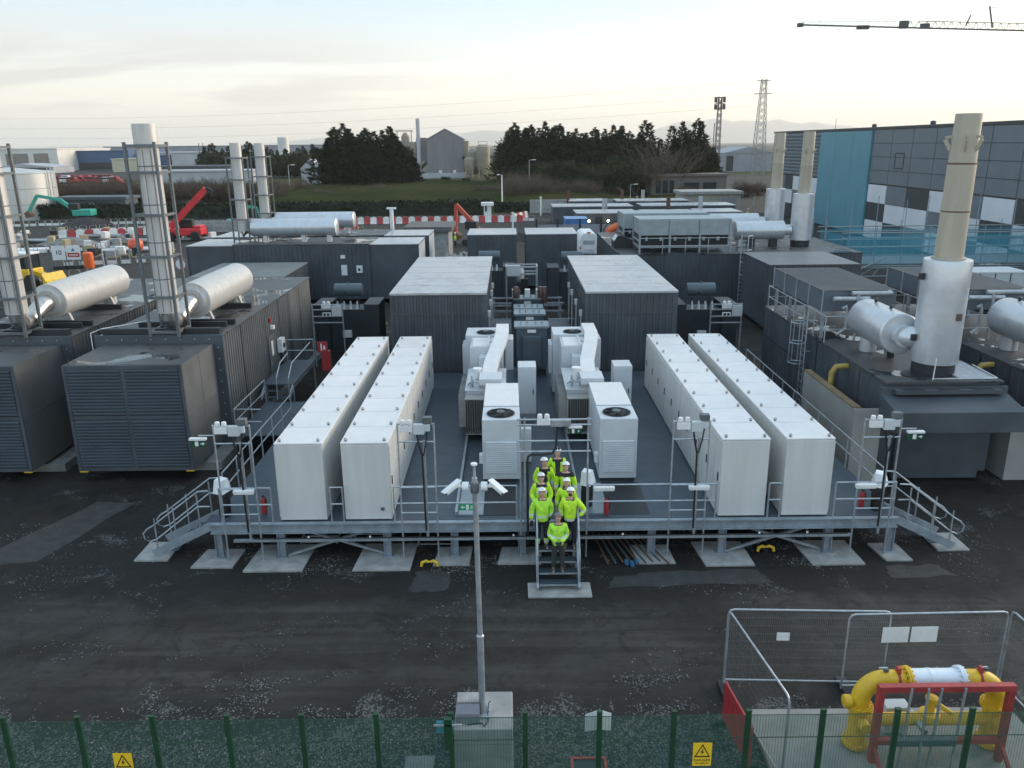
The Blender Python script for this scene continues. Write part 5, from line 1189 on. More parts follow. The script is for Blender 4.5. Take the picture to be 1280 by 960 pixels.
    mb.add([(.118 * k * math.cos(a), (-.008 + r) * k + .118 * k * math.sin(a), 1.706 * k - (.012 * k if r else 0)) for r in (0, -.035) for a in [math.pi + .35 + i * (math.pi - .7) / 8 for i in range(9)]], [(i, i + 1, i + 10, i + 9) for i in range(8)])
    mb.bar((0, -.09 * k, 1.79 * k), (0, .085 * k, 1.8 * k), .03 * k, .03 * k); h_ = mb.build('helmet', hm, t)
    if goggles:
        g = MB(); 
        for sx in (-1, 1): g.lathe((sx * .042 * k, -.118 * k, 1.765 * k), [(.036 * k, .02), (.038 * k, 0), (.026 * k, -.012), (.001, -.013)], 12, axis='y')
        g.build('goggles', [BLACK], h_)
    if muffs:
        g = MB(); 
        for sx in (-1, 1): g.lathe((sx * .115 * k, .0, 1.65 * k), [(.001, -.03), (.045 * k, -.025), (.045 * k, .02), (.001, .03)], 12, axis='x')
        g.build('ear_defenders', SILV, h_)
    if glasses:
        g = MB()
        for sx in (-1, 1): g.box((sx * .034 - .026) * k, -.112 * k, 1.648 * k, (sx * .034 + .026) * k, -.106 * k, 1.68 * k)
        g.build('glasses', BLACK, bo)
    if beard: MB().lathe((0, -.045 * k, 1.585 * k), [(.001, -.045 * k), (.045 * k, -.03 * k), (.062 * k, .0), (.06 * k, .03 * k), (.05 * k, .045 * k)], 12).build('beard', HAIRD, bo)
    if longhair:
        skinmesh('hair', [[q(0, .06, 1.68, .07), q(0, .07, 1.58, .065)], [q(0, .07, 1.58, .065), q(-.09, -.01, 1.5, .045), q(-.1, -.07, 1.4, .035)], [q(0, .07, 1.58, .065), q(.09, -.01, 1.5, .045), q(.1, -.07, 1.4, .035)]], [HAIR], t, 1)
    else: MB().lathe((0, .012 * k, 1.66 * k), [(.06 * k, -.05 * k), (.088 * k, -.0), (.094 * k, .04 * k)], 16).build('hair', hair or HAIRD, t)
    for o in list(t.children_recursive):
        if o.name.split('.')[0] in ('eyes', 'mouth', 'ears', 'helmet', 'goggles', 'ear_defenders', 'glasses', 'beard') or (o.name.startswith('hair') and not longhair): o.data.transform(HM)
    return t
dn = [((-.27, .03, 1.14), (-.29, -.05, .88)), ((.27, .03, 1.14), (.29, -.05, .88))]
fold = [((-.25, .02, 1.13), (-.06, -.22, 1.0)), ((.25, .02, 1.13), (.06, -.22, 1.0))]
behind = [((-.27, .08, 1.14), (-.16, .16, .95)), ((.27, .08, 1.14), (.16, .16, .95))]
T = lambda n: RISE * n
person('person in grey helmet with hands clasped, at the very front on the lowest step', (1.22, 19.86, T(2)), 0, 1.74, fold, jacket='bands', jm=HV2, trousers=TRGREY, helmet=HELMG, gloves=True)
person('person in plain yellow jacket with one gloved arm hanging, second step row on the left', (.80, 20.36, T(4)), R(4), 1.80, [((-.29, .02, 1.13), (-.3, -.06, .87)), ((.27, .05, 1.14), (.2, .02, .92))], jacket='plain', jm=HV2, cuffs=True, boots=BOOT, gloves=True, muffs=True, stout=1.08)
person('bearded person with hand on hip, second step row on the right', (1.58, 20.36, T(4)), R(-6), 1.80, [((-.27, .05, 1.14), (-.2, .02, .92)), ((.40, .02, 1.14), (.24, -.06, .98))], jacket='waist', trousers=TRNAVY, beard=True, gloves=True)
person('person with glasses and open yellow jacket over dark jumper, third row on the left', (.80, 20.95, DZ), R(5), 1.76, [((-.28, .0, 1.15), (-.2, -.2, 1.0)), ((.28, .0, 1.15), (.2, -.2, 1.0))], jacket='front', glasses=True)
person('person with long brown hair in buttoned yellow jacket, third row on the right', (1.50, 20.80, DZ), R(-3), 1.66, dn, jacket='plain', longhair=True)
person('person in black hooded yellow jacket, fourth row on the left', (.93, 22.05, DZ), R(3), 1.78, [((-.29, .0, 1.15), (-.16, -.18, .98)), ((.27, .03, 1.14), (.24, -.05, .9))], jacket='front')
person('person in yellow jacket with black shoulders, fourth row on the right', (1.54, 21.75, DZ), R(-5), 1.76, dn, jacket='shoulder')
person('person with dark goggles on the helmet, at the very back of the group', (1.36, 22.75, DZ), 0, 1.80, behind, jacket='front', goggles=True)
# ------------------------------------------------------------------ far setting
AX = lambda px, Y: (px - 640) / 1005 * (Y * .958 + 3.4)           # metres across for a bearing, at distance Y
ZY = lambda py, Y, px=640: 11.8 - (py - 179 + (px - 640) * .01) * (Y * .958 + 3.4) / 1005 * 1.04
HILL = M('hill_heather', (.10, .11, .09), .9, 0, .2, .002)
def hills(x0, x1, y, peaks, name='hills'):
    def fz(x, yy):
        s = sm(1 - abs(yy - y) / 1500); return -2 + s * sum(h * math.exp(-((x - c) / w_) ** 2) for c, w_, h in peaks) * (1 + .06 * math.sin(x * .0095) + .04 * math.sin(x * .021))
    terrain(name, x0, x1, y - 1500, y + 1500, 110, 10, fz, HILL)
hills(-11500, 14000, 17000, [(-3900, 1160, 150), (-2900, 670, 100), (-650, 1070, 250), (330, 780, 130), (4900, 1900, 330), (3450, 960, 200), (7600, 2700, 200), (-8500, 2200, 60)])

# ---------------- foliage
LEAF = M('conifer_needles', (.019, .027, .012), .85, 0, .45, .5, spec=.1); LEAF2 = M('evergreen_leaves', (.026, .037, .014), .85, 0, .5, .3, spec=.1); BARK = M('bark', (.06, .045, .035), .9); TWIG = M('bare_twigs', (.11, .085, .06), .9, 0, .25, .6); TWIGB = M('bare_brown_twigs', (.085, .062, .045), .9, 0, .25, .6); HEDGE = M('hedge_leaves', (.022, .030, .016), .9, 0, .4, .8)
TREES = {}
def conifer_mesh(seed, h, r, spires):
    rnd = random.Random(seed); mb = MB(); sp = [(0 if i == 0 else rnd.uniform(-.6, .6) * r, 0 if i == 0 else rnd.uniform(-.4, .4) * r, h * (1 if i == 0 else rnd.uniform(.72, .96)), r * rnd.uniform(.6, .85)) for i in range(spires)]
    for i in range(2600):
        cx, cy, hh, rr = sp[i % spires]; u = rnd.random() ** .75; z = .06 * hh + u * hh * .94
        prof = rr * min(1.0, (1 - u) ** .8 * 1.45 + .05) * (.8 + .2 * math.sin(z * 2.1 + seed)) * (.55 + .45 * min(1, u * 5)); a = rnd.uniform(0, 2 * math.pi); q = prof * rnd.uniform(.45, 1.12) 
        p = Vector((cx + q * math.cos(a), cy + q * math.sin(a), z)); d = Vector((math.cos(a), math.sin(a), rnd.uniform(.1, .9))).normalized(); s_ = rnd.uniform(.45, .95) * (1.15 - .5 * u)
        side = d.cross(Vector((rnd.uniform(-1, 1), rnd.uniform(-1, 1), rnd.uniform(-.3, 1)))).normalized() * s_ * .33
        mb.add([p - d * s_ * .4 - side, p - d * s_ * .4 + side, p + d * s_ * .9], [(0, 1, 2)])
        mb.add([p + side * .8 + Vector((0, 0, s_ * .3)), p - side * .8, p + d * s_ * .5 + Vector((0, 0, -s_ * .35))], [(0, 1, 2)])
    return mb
def bushy_mesh(seed, h, r, n=2200, lobes=9, leaf=.5, flat=.75):
    rnd = random.Random(seed); mb = MB(); L = [(rnd.uniform(-.65, .65) * r, rnd.uniform(-.55, .55) * r, h * rnd.uniform(.35, .78), r * rnd.uniform(.3, .55)) for _ in range(lobes)]
    for i in range(n):
        cx, cy, cz, rr = rnd.choice(L); v = Vector((rnd.gauss(0, 1), rnd.gauss(0, 1), rnd.gauss(0, 1))).normalized(); p = Vector((cx, cy, cz)) + Vector((v.x, v.y, v.z * flat)) * rr * rnd.uniform(.6, 1.1)
        if p.z < .1: p.z = rnd.uniform(.1, h * .4)
        s_ = leaf * rnd.uniform(.6, 1.3); a = Vector((rnd.uniform(-1, 1), rnd.uniform(-1, 1), rnd.uniform(-1, 1))).normalized(); b_ = v.cross(a).normalized()
        mb.add([p - a * s_ * .4, p + b_ * s_ * .35, p + a * s_ * .5, p - b_ * s_ * .35], [(0, 1, 2, 3)])
    return mb
def twig_mesh(seed, h, r, n=70, th=.035):
    rnd = random.Random(seed); mb = MB()
    def br(p, d, L, t, lev):
        q = p + d * L; a = d.cross(Vector((rnd.uniform(-1, 1), rnd.uniform(-1, 1), .2))).normalized() * t; b_ = d.cross(a).normalized() * t
        mb.add([p + a, p - a * .5 + b_ * .8, p - a * .5 - b_ * .8, q + a * .6, q - a * .3 + b_ * .5, q - a * .3 - b_ * .5], [(0, 1, 4, 3), (1, 2, 5, 4), (2, 0, 3, 5)])
        if lev > 0:
            for _ in range(3 if lev > 1 else 4):
                s_ = p.lerp(q, rnd.uniform(.35, 1)); dd = (d + Vector((rnd.gauss(0, .45), rnd.gauss(0, .45), rnd.gauss(.08, .3)))).normalized(); br(s_, dd, L * rnd.uniform(.5, .8), t * .62, lev - 1)
    for i in range(n):
        a = rnd.uniform(0, 2 * math.pi); s_ = rnd.uniform(0, .5) * r; br(Vector((s_ * math.cos(a), s_ * math.sin(a), 0)), Vector((math.cos(a) * rnd.uniform(.05, .75), math.sin(a) * rnd.uniform(.05, .75), 1)).normalized(), h * rnd.uniform(.3, .5), th, 3)
    return mb
def tree(kind, seed, X, Y, h, label, group, z0=0, wide=1.):
    key = (kind, seed); sc = h / 16.
    if key not in TREES:
        t = thing({'conifer': 'conifer_tree', 'bushy': 'evergreen_tree', 'bare': 'bare_tree', 'scrub': 'bare_bush', 'bramble': 'bare_bush'}[kind], label, 'bush' if kind in ('scrub', 'bramble') else 'tree', (X, Y, z0), random.Random(seed).uniform(0, 6), group)
        if kind == 'conifer': MB().path([(0, 0, 0), (.1, 0, 5), (0, 0, 11)], .28, 7, r2=.03).build('trunk', BARK, t); conifer_mesh(seed, 16, 3.9, 4 if seed % 2 else 5).build('crown', LEAF, t)
        elif kind == 'bushy': MB().path([(0, 0, 0), (.1, .1, 6), (.3, 0, 10)], .4, 7, r2=.1).build('trunk', BARK, t); bushy_mesh(seed, 16, 7.5, 3200, 14, .85).build('crown', LEAF2, t)
        elif kind == 'bare': MB().path([(0, 0, 0), (.1, 0, 7)], .28, 7, r2=.14).build('trunk', BARK, t); m_ = twig_mesh(seed, 16, 1.2, 9, .085).build('crown', TWIG, t)
        elif kind == 'scrub': MB().path([(0, 0, 0), (.1, 0, 3)], .35, 6, r2=.15).build('stem', BARK, t); twig_mesh(seed, 16, 9, 70, .09).build('crown', TWIG, t)
        else: MB().path([(0, 0, 0), (.1, 0, 3)], .35, 6, r2=.15).build('stem', BARK, t); twig_mesh(seed, 15, 12, 90, .12).build('crown', TWIGB, t)
        TREES[key] = t; t.scale = (sc * wide, sc * wide, sc)
    else:
        t = dup(TREES[key], label, (X, Y, z0), random.Random(int(X * 7 + Y)).uniform(0, 6), group, (sc * wide, sc * wide, sc))
    return t
rnd = random.Random(21)
def row(kind, pts, Y, label, group, jitter=4, wide=1., z0=0, seeds=(1, 2, 3, 4)):
    for i, (px, py) in enumerate(pts):
        yy = Y + rnd.uniform(-jitter, jitter); tree(kind, seeds[i % len(seeds)], AX(px, yy), yy, max(2, ZY(py, yy, px) - z0), label, group, z0, wide)
G1, G2, G3 = 'dense conifers beside the silo plant', 'conifer row right of the silos', 'far dark conifers on the left'
row('conifer', [(417, 172), (424, 160), (436, 156), (446, 166), (455, 168), (464, 161), (474, 165), (484, 163), (493, 159), (501, 172), (508, 180), (517, 190), (430, 178), (470, 180), (494, 184)], 226, 'dark conifer in the dense clump left of the silo plant', G1, 5, 1.5)
row('conifer', [(636, 168), (641, 160), (646, 155), (650, 158), (658, 163), (666, 157), (676, 161), (684, 153), (694, 160), (701, 156), (712, 165), (722, 161), (734, 166), (744, 160), (757, 162), (768, 157), (778, 158), (788, 164)], 232, 'dark conifer in the row right of the silos', G2, 6, 1.25)
row('conifer', [(800, 165), (806, 152), (815, 168), (852, 153), (860, 163), (870, 150), (880, 170), (892, 182)], 205, 'dark spiky conifer in the group left of the telecom mast', 'conifers by the telecom mast', 6, 1.2)
row('conifer', [(262, 182), (272, 178), (284, 184), (297, 178), (306, 182), (316, 176), (330, 180), (340, 182), (352, 186), (362, 184), (372, 188), (384, 181), (396, 179), (406, 184), (412, 190)], 330, 'dark conifer in the far row behind the twin lattice stacks', G3, 8, 1.5)
row('bushy', [(690, 196), (705, 192), (722, 200), (740, 204), (757, 205), (772, 198), (790, 205), (806, 210), (676, 205), (830, 208), (846, 213), (780, 186), (798, 188)], 200, 'broad dark evergreen bush below the conifer row', 'evergreen bushes below the conifers', 8, .95, seeds=(5, 6))
row('bushy', [(3, 205), (560, 214), (585, 216)], 235, 'small dark evergreen beside the far buildings', 'small evergreens', 3, 1, seeds=(5, 6))
row('bare', [(822, 158), (832, 153), (840, 150), (848, 155), (760, 186), (783, 186), (795, 190), (815, 180)], 196, 'leafless pale twiggy tree among the conifers', 'leafless trees', 5, 1.2, seeds=(7, 8))
row('scrub', [(650, 204), (660, 208), (672, 206), (684, 214), (718, 212), (733, 215), (742, 220)], 180, 'brown leafless spreading bush behind the lamp posts', 'leafless bushes', 5, 1.05, seeds=(9, 10))
row('scrub', [(380, 212), (365, 218), (350, 214), (392, 222), (478, 220), (486, 223), (470, 224), (560, 226), (575, 226), (548, 230), (400, 228), (412, 230), (432, 228), (446, 231), (505, 227), (520, 226), (535, 229), (592, 228), (605, 226), (618, 224), (455, 232)], 190, 'brown leafless bush on the grass bank', 'leafless bushes on the grass', 8, .9, .8, seeds=(9, 10))
row('bramble', [(x, 217 + rnd.uniform(-5, 6)) for x in range(45, 345, 9)], 190, 'brown bramble thicket along the back of the building site', 'bramble thickets', 14, 1.3, seeds=(11, 12))
row('bramble', [(600, 226), (612, 222), (625, 224), (636, 222), (700, 228), (860, 222), (875, 226), (935, 215), (950, 220), (925, 226)], 188, 'brown bramble thicket at the foot of the trees', 'bramble thickets by the trees', 6, 1.1, seeds=(11, 12))
row('bushy', [(x, 166 + rnd.uniform(-4, 5)) for x in range(642, 800, 9)], 248, 'dark evergreen filling the gaps behind the conifer row', 'evergreens behind the conifer row', 4, .9, seeds=(5, 6))
row('bushy', [(x, 171 + rnd.uniform(-4, 6)) for x in range(424, 514, 9)], 236, 'dark evergreen filling the gaps in the dense conifer clump', 'evergreens in the conifer clump', 3, .8, seeds=(5, 6))
row('bushy', [(x, 188 + rnd.uniform(-4, 5)) for x in range(262, 416, 9)], 322, 'dark evergreen filling the far row on the left', 'evergreens in the far left row', 4, .9, seeds=(5, 6))
row('bushy', [(x, 176 + rnd.uniform(-4, 8)) for x in (800, 808, 856, 866, 876, 886)], 214, 'dark evergreen between the conifers left of the telecom mast', 'evergreens by the telecom mast', 3, .7, seeds=(5, 6))
row('bushy', [(x, 200 + rnd.uniform(-6, 8)) for x in range(652, 900, 13)], 210, 'mid green evergreen bush along the foot of the conifers', 'evergreen bushes along the conifer foot', 5, .9, seeds=(5, 6))
def hedge(x0, x1, Y, h, label):
    t = thing('hedge', label, 'hedge', (x0, Y, 0)); mb = MB(); r2 = random.Random(int(x1 * 3)); L = x1 - x0
    n = int(L * 70)
    for i in range(n):
        p = Vector((r2.uniform(0, L), r2.uniform(-.9, .9), h * r2.random() ** .6 * (1 + .08 * math.sin(i)))); a = Vector((r2.uniform(-1, 1), r2.uniform(-1, 1), r2.uniform(-1, 1))).normalized(); b_ = a.cross(Vector((r2.uniform(-1, 1), 1, .3))).normalized(); s_ = r2.uniform(.2, .45)
        mb.add([p - a * s_, p + b_ * s_ * .7, p + a * s_, p - b_ * s_ * .7], [(0, 1, 2, 3)])
    mb.build('foliage', HEDGE, t); MB().box(0, -.55, 0, L, .55, h * .8).build('branches', HEDGE, t)
hedge(-92, -3.5, 143, 2.5, 'long dark clipped hedge between the building site and the grass'); hedge(-3, 17, 150, 1.6, 'shorter dark hedge below the lamp posts')

# ---------------- lamp posts and masts
def lamp_post(px, py_top, Y, label, arm=1, mat=None, r=.09):
    X = AX(px, Y); h = ZY(py_top, Y, px); t = thing('lamp_post', label, 'lamp post', (X, Y, 0), group='lamp posts')
    MB().path([(0, 0, 0), (0, 0, h)], r, 8, r2=r * .6).build('pole', mat or GALV, t)
    if arm: MB().bar((0, 0, h), (1.2 * arm, 0, h + .1), .12, .1).build('arm', GALV, t); MB().box(min(.7 * arm, 1.5 * arm), -.18, h + .0, max(.7 * arm, 1.5 * arm), .18, h + .16).build('lantern', WPL, t)
lamp_post(630, 214, 150, 'lamp post with pale pole, standing on the hedge line', -.6, WPL, .16); lamp_post(664, 197, 185, 'tall lamp post in front of the brown bush'); lamp_post(366, 203, 190, 'lamp post on the grass behind the distant lattice stacks'); lamp_post(68, 212, 150, 'leaning thin lamp post behind the teal excavator', 0, None, .1); lamp_post(790, 225, 175, 'small lamp post near the yard columns'); lamp_post(136, 290, 70, 'plain grey pole behind the near enclosure roof', 0); lamp_post(944, 238, 160, 'pale pole right of the low white wall building', 0); lamp_post(833, 243, 165, 'thin pole before the flat roofed building', 0)
for px, py, Y, l in ((678, 240, 140, 'white slim post with sensor head left of the yard'), (745, 250, 128, 'thin white post in the yard'), (495, 252, 74, 'white vent pipe with flat cap behind the side-on enclosures'), (643, 258, 120, 'thin white post at the end of the barriers')):
    X = AX(px, Y); h = ZY(py, Y, px); t = thing('white_post', l, 'post', (X, Y, 0)); MB().path([(0, 0, 0), (0, 0, h)], .13 if Y > 80 else .18, 8).build('pole', WPL, t); MB().box(-.4 if Y < 80 else -.2, -.2, h, .4 if Y < 80 else .2, .2, h + .15).build('head', WPL, t)
def lattice(name, label, cat, X, Y, h, w0, w1, n, mat, head=None, bar=.12):
    t = thing(name, label, cat, (X, Y, 0)); W = lambda z: (w0 + (w1 - w0) * z / h) / 2
    for sx in (-1, 1):
        for sy in (-1, 1): MB().bar((sx * W(0), sy * W(0), 0), (sx * W(h), sy * W(h), h), bar * 1.4).build('leg', mat, t)
    mb = MB()
    for i in range(n):
        z0 = h * i / n; z1 = h * (i + 1) / n
        for sy in (-1, 1):
            mb.bar((-W(z0), sy * W(z0), z0), (W(z1), sy * W(z1), z1), bar); mb.bar((W(z0), sy * W(z0), z0), (-W(z1), sy * W(z1), z1), bar); mb.bar((sy * W(z0), -W(z0), z0), (sy * W(z1), W(z1), z1), bar)
    mb.build('bracing', mat, t); return t
MAST = M('mast_steel', (.10, .095, .09), .6, .2)
t = lattice('telecom_mast', 'dark telecom mast with antenna panels at its top', 'mast', AX(897, 300), 300, ZY(128, 300, 897), 1.9, 1.1, 12, MAST); h = ZY(128, 300, 897); mb = MB()
for k in range(6):
    a = k * math.pi / 3
    for z in (h - 2.6, h - .2): mb.box(1.7 * math.cos(a) - .25, 1.7 * math.sin(a) - .25, z - .9, 1.7 * math.cos(a) + .25, 1.7 * math.sin(a) + .25, z + .9)
mb.build('antenna_panel', MAST, t); mb = MB()
for z in (h - 3.4, h - 1.5, h + .4): mb.lathe((0, 0, z), [(1.8, 0), (1.8, .15), (1.6, .15), (1.6, 0)], 12, cap=False)
mb.build('platform_ring', MAST, t); MB().bar((-1.6, 0, 0), (-1.5, 0, h - 8), .25).build('cable_ladder', MAST, t)
PYL = M('pylon_steel', (.22, .22, .21), .6, .2)
t = lattice('power_pylon', 'tall thin lattice power pylon beside the grey shed', 'pylon', AX(949, 310), 310, ZY(106, 310, 949), 4.4, 1.6, 14, PYL, None, .13); h = ZY(106, 310, 949)
for z, w_ in ((h - 5, 3.2), (h - .5, 2.4)): MB().bar((-w_, 0, z), (w_, 0, z), .3, .25).build('cross_arm', PYL, t)
for k, (z0, z1) in enumerate(((h - 5, 22), (h - .5, 26), (h - 9, 18))):
    p = [(AX(949, 310) - i * 22, 310 + i * 4, z0 + (z1 - z0) * i / 18 - 5 * math.sin(math.pi * i / 18)) for i in range(19)]
    tag(MB().path(p, .022, 4).build('power_line', MAST), 'thin power line crossing the sky leftwards from the pylon', 'power line', 'power lines')
lamp_post(1041, 150, 300, 'pole with lamp cluster beyond the cladded building', .3, MAST, .12)
# tower crane whose jib reaches in from the right
cr = thing('tower_crane', 'dark tower crane, its long jib reaching across the sky at top right', 'crane', (148, 225, 0)); CRN = M('crane_steel', (.07, .07, .072), .6, .2)
mb = MB(); z = 38
for sx in (-1, 1):
    for sy in (-1, 1): mb.bar((sx * .9, sy * .9, 0), (sx * .9, sy * .9, 40), .25)
for i in range(14):
    for sy in (-1, 1): mb.bar((-.9, sy * .9, i * 2.85), (.9, sy * .9, i * 2.85 + 2.85), .14); mb.bar((sy * .9, -.9, i * 2.85), (sy * .9, .9, i * 2.85 + 2.85), .14)
mb.build('mast', CRN, cr); mb = MB(); XJ = -73
mb.bar((12, -.6, 37.8), (XJ, -.6, 40.6), .2); mb.bar((12, .6, 37.8), (XJ, .6, 40.6), .2); mb.bar((12, 0, 39.6), (-42, 0, 41.2), .16); mb.bar((-42, 0, 41.2), (XJ, 0, 41.3), .06)
for i in range(40):
    x0 = 12 + (XJ - 12) * i / 40; x1 = 12 + (XJ - 12) * (i + 1) / 40; zb = lambda x: 37.8 + (12 - x) / 85 * 2.8; zt = lambda x: min(39.6 + (12 - x) / 54 * 1.6, 41.3)
    xm = (x0 + x1) / 2; b_ = .07 if x0 > -45 else .03
    for sy in (-.6, .6): mb.bar((x0, sy, zb(x0)), (xm, 0, zt(xm)), b_); mb.bar((xm, 0, zt(xm)), (x1, sy, zb(x1)), b_)
mb.build('jib', CRN, cr)
mb = MB(); mb.bar((-23, 0, 39.4), (-24.5, 0, 44.6), .3); mb.bar((-23, 0, 44.3), (-52, 0, 41.4), .05); mb.bar((-23.9, 0, 44.4), (6, 0, 40), .07); mb.bar((-30, 0, 40), (-29, 0, 42.6), .25); mb.build('king_post', CRN, cr)
mb = MB(); mb.box(-58, -.5, 39.4, -55, .5, 40.3); mb.box(-47, -.6, 39.5, -45, .6, 41.3); mb.box(-41.5, -.6, 39.4, -39.5, .6, 40.6); mb.box(XJ - .4, -.5, 40.1, XJ + 1, .5, 41); mb.build('trolley', CRN, cr)
MB().box(-1.6, -1.6, 35, 1.6, 1.6, 37.6).build('operator_cab', CRN, cr)

# ---------------- clad data hall on the right with blue scaffold
dh = thing('clad_hall', 'long grey, white and blue panelled industrial hall along the right', 'building', (45, 103.6, 0))
HD = M('hall_dark_panel', (.085, .105, .125), .5, .1, .08, .4); HM = M('hall_grey_panel', (.15, .175, .195), .5, .1, .08, .4); HW = M('hall_white_panel', (.62, .64, .68), .5, 0, .05, .4); HB = M('hall_blue_panel', (.10, .275, .345), .45, .1, .07, .4); HC = M('hall_charcoal', (.045, .05, .055), .5, .1, .1, .4)
MB().box(.06, -64, 0, 70, 39, 13.1).build('wall', HC, dh); MB().box(-.12, -64.1, 13.105, 70, 39.2, 13.4).build('roof', HC, dh)
P = 5.1; up = MB(); lo = MB()
pat = ['w d w', 'm w d', 'd w m', 'w m w', 'm w m', 'w d w', 'd w m', 'm w w', 'w m d', 'm w m', 'w m w', 'm w d']
for c in range(12):
    y1 = -c * P; y0 = y1 - P + .12
    for rI in range(4): z0 = 6.75 + rI * 1.58; up.box(-.06, y0, z0 + .03, .058, y1, z0 + 1.55)
    for rI, k in enumerate(pat[c].split()): z1 = 6.6 - rI * 2.15; lo.box(-.06, y0, z1 - 2.12, .058, y1, z1, {'w': 0, 'm': 1, 'd': 2}[k])
lo.build('lower_panel', [HW, HM, HC], dh); lo = MB()
for c, k in enumerate(('w d w', 'm w d', 'w m d', 'd w d', 'm w d', 'w d w')):
    y0 = 17.2 + c * 3.6
    for rI, kk in enumerate(k.split()): z1 = 6.6 - rI * 2.15; lo.box(-.06, y0, z1 - 2.12, .058, y0 + 3.5, z1, {'w': 0, 'm': 1, 'd': 2}[kk])
up.build('upper_panel', HM, dh)
lo.build('lower_panel', [HW, HM, HC], dh)
mb = MB()
for k in range(3): mb.box(-.25, .2 + k * 5.65, .3, .058, 5.8 + k * 5.65, 13.0)
mb.build('blue_panel', HB, dh); mb = MB(); mb.louv((-.02, 38.8, 0), (-.02, 17.3, 0), 6.8, 13.0, (-1, 0, 0), .5, .12); mb.build('ribbed_panel', HD, dh)
mb = MB(); mb.box(-.1, -8.6, 8.6, -.062, -6.3, 8.75); mb.box(-.1, -8.6, 10.3, -.062, -6.3, 10.45); mb.box(-.1, -8.6, 8.755, -.062, -8.45, 10.295); mb.box(-.1, -6.45, 8.755, -.062, -6.3, 10.295); mb.build('window_frame', HC, dh)
mb = MB()
for y in (-10, 5): mb.lathe((2, y, 13.4), [(.3, 0), (.3, .4), (.0, .5)], 8)
mb.build('roof_vent', HC, dh)
sc = thing('scaffold_bridge', 'scaffold bridge with blue debris netting in front of the panelled hall', 'scaffold', (26.5, 63.5, 0)); SCF = M('scaffold_tube', (.26, .31, .33), .5, .4, .1, 3)
BNET = Mnet('blue_net', (.05, .34, .46), .06, .06, .0125, .0)
LX = 19; n = 9
for i in range(n + 1):
    x = LX * i / n
    for y in (0, 5): MB().tube((x, y, 0 if i in (0, 3, 6, 9) else 2.2), (x, y, 7.4 if i % 2 == 0 else 5.4), .032, 6).build('standard', SCF, sc)
    MB().tube((x, .07, 2.3), (x, 4.95, 2.3), .05, 5).build('transom', SCF, sc)
for z in (2.3, 3.2, 3.8, 4.5, 4.9):
    for y in (-.08, 5.08): MB().tube((-.6, y, z), (LX + .5, y, z), .05, 6).build('ledger', SCF, sc)
MB().box(-.3, .1, 2.38, LX, 4.9, 2.46).build('deck_boards', M('scaffold_boards', (.2, .22, .23), .8), sc)
MB().quad((-.3, -.15, 2.5), (LX, -.15, 2.5), (LX, -.15, 4.7), (-.3, -.15, 4.7)).build('front_net', BNET, sc); MB().quad((0, 5.2, 2.5), (LX, 5.2, 2.5), (LX, 5.2, 4.7), (0, 5.2, 4.7)).build('rear_net', BNET, sc); MB().quad((-.4, 0, 2.5), (-.4, 5, 2.5), (-.4, 5, 4.7), (-.4, 0, 4.7)).build('end_net', BNET, sc)
mb = MB()
for y in (-.05, 5.05):
    mb.tube((-.5, y, 1.5), (LX, y, 1.5), .05, 5); mb.tube((-.5, y, 2.15), (LX, y, 2.15), .06, 5)
    for i in range(18): mb.tube((i * LX / 18, y, 1.5), ((i + 1) * LX / 18, y, 2.15) if i % 2 else ((i + .5) * LX / 18, y, 2.15), .035, 5)
mb.build('truss', SCF, sc); MB().tube((-4, -2, .3), (3, -.1, 3.0), .06, 6).build('raking_tube', SCF, sc)
for y in (66, 69): tag(MB().tube((25.6, y, 0), (25.6, y, 5.6), .07, 6).build('scaffold_pole', SCF), 'single grey scaffold pole left of the blue netting', 'pole', 'scaffold poles')
t = thing('white_cabin', 'white site cabin half hidden under the blue scaffold', 'cabin', (32, 56.5, 0)); MB().box(0, 0, .2, 4.5, 2.4, 2.75).build('wall', WGR, t); MB().box(-.05, -.05, 2.755, 4.55, 2.45, 2.85).build('roof', WPL, t); mb = MB()
for k in range(5): mb.box(k * 1.1 - .03, -.03, .2, k * 1.1 + .03, -.003, 2.75)
mb.build('frame', DARK, t)
# ---------------- buildings far behind
def simple_building(label, X0, X1, Y, z, col, depth=25, wins=(), name='warehouse', gable=False, group=None, wincol=None, roofm=None):
    t = thing(name, label, 'building', (X0, Y, 0), group=group); W = X1 - X0
    MB().box(0, 0, 0, W, depth, z).build('wall', col, t)
    if gable: MB().prism([(-.3, z + .01), (W / 2, z + gable), (W + .3, z + .01)], 'y', -.3, depth + .3).build('roof', roofm or col, t)
    else: MB().box(-.4, -.4, z + .005, W + .4, depth + .4, z + .5).build('roof', roofm or col, t)
    for (a, b_, c, d) in wins: MB().box(a, -.12, c, b_, -.005, d).build('opening', wincol or DARK, t)
    return t
WW = M('warehouse_white', (.62, .60, .56), .6, 0, .06, .2); WB = M('warehouse_blue', (.04, .09, .19), .6, 0, .1, .2); WT = M('warehouse_taupe', (.21, .185, .16), .6, 0, .1, .2); WG = M('warehouse_grey', (.26, .27, .30), .6, 0, .1, .2); WLI = M('warehouse_pale', (.42, .42, .44), .6, 0, .08, .2)
simple_building('white warehouse with big taupe door panels at the far left', -283, -243, 450, 11.6, WW, 60, ((0, 9, 3.5, 9.5), (12, 24, 3.5, 9.5), (27, 35, 3.5, 9.5)), wincol=WT)
simple_building('low white and grey loading shed in front of the white warehouse', -262, -230, 420, 3.0, WLI, 20, ((14, 30, .3, 2.6),), gable=1.8)
simple_building('dark blue warehouse right of the white warehouse', -243, -214, 470, 10.2, WB, 60, ((1, 28, .5, 4.2),), wincol=DARK)
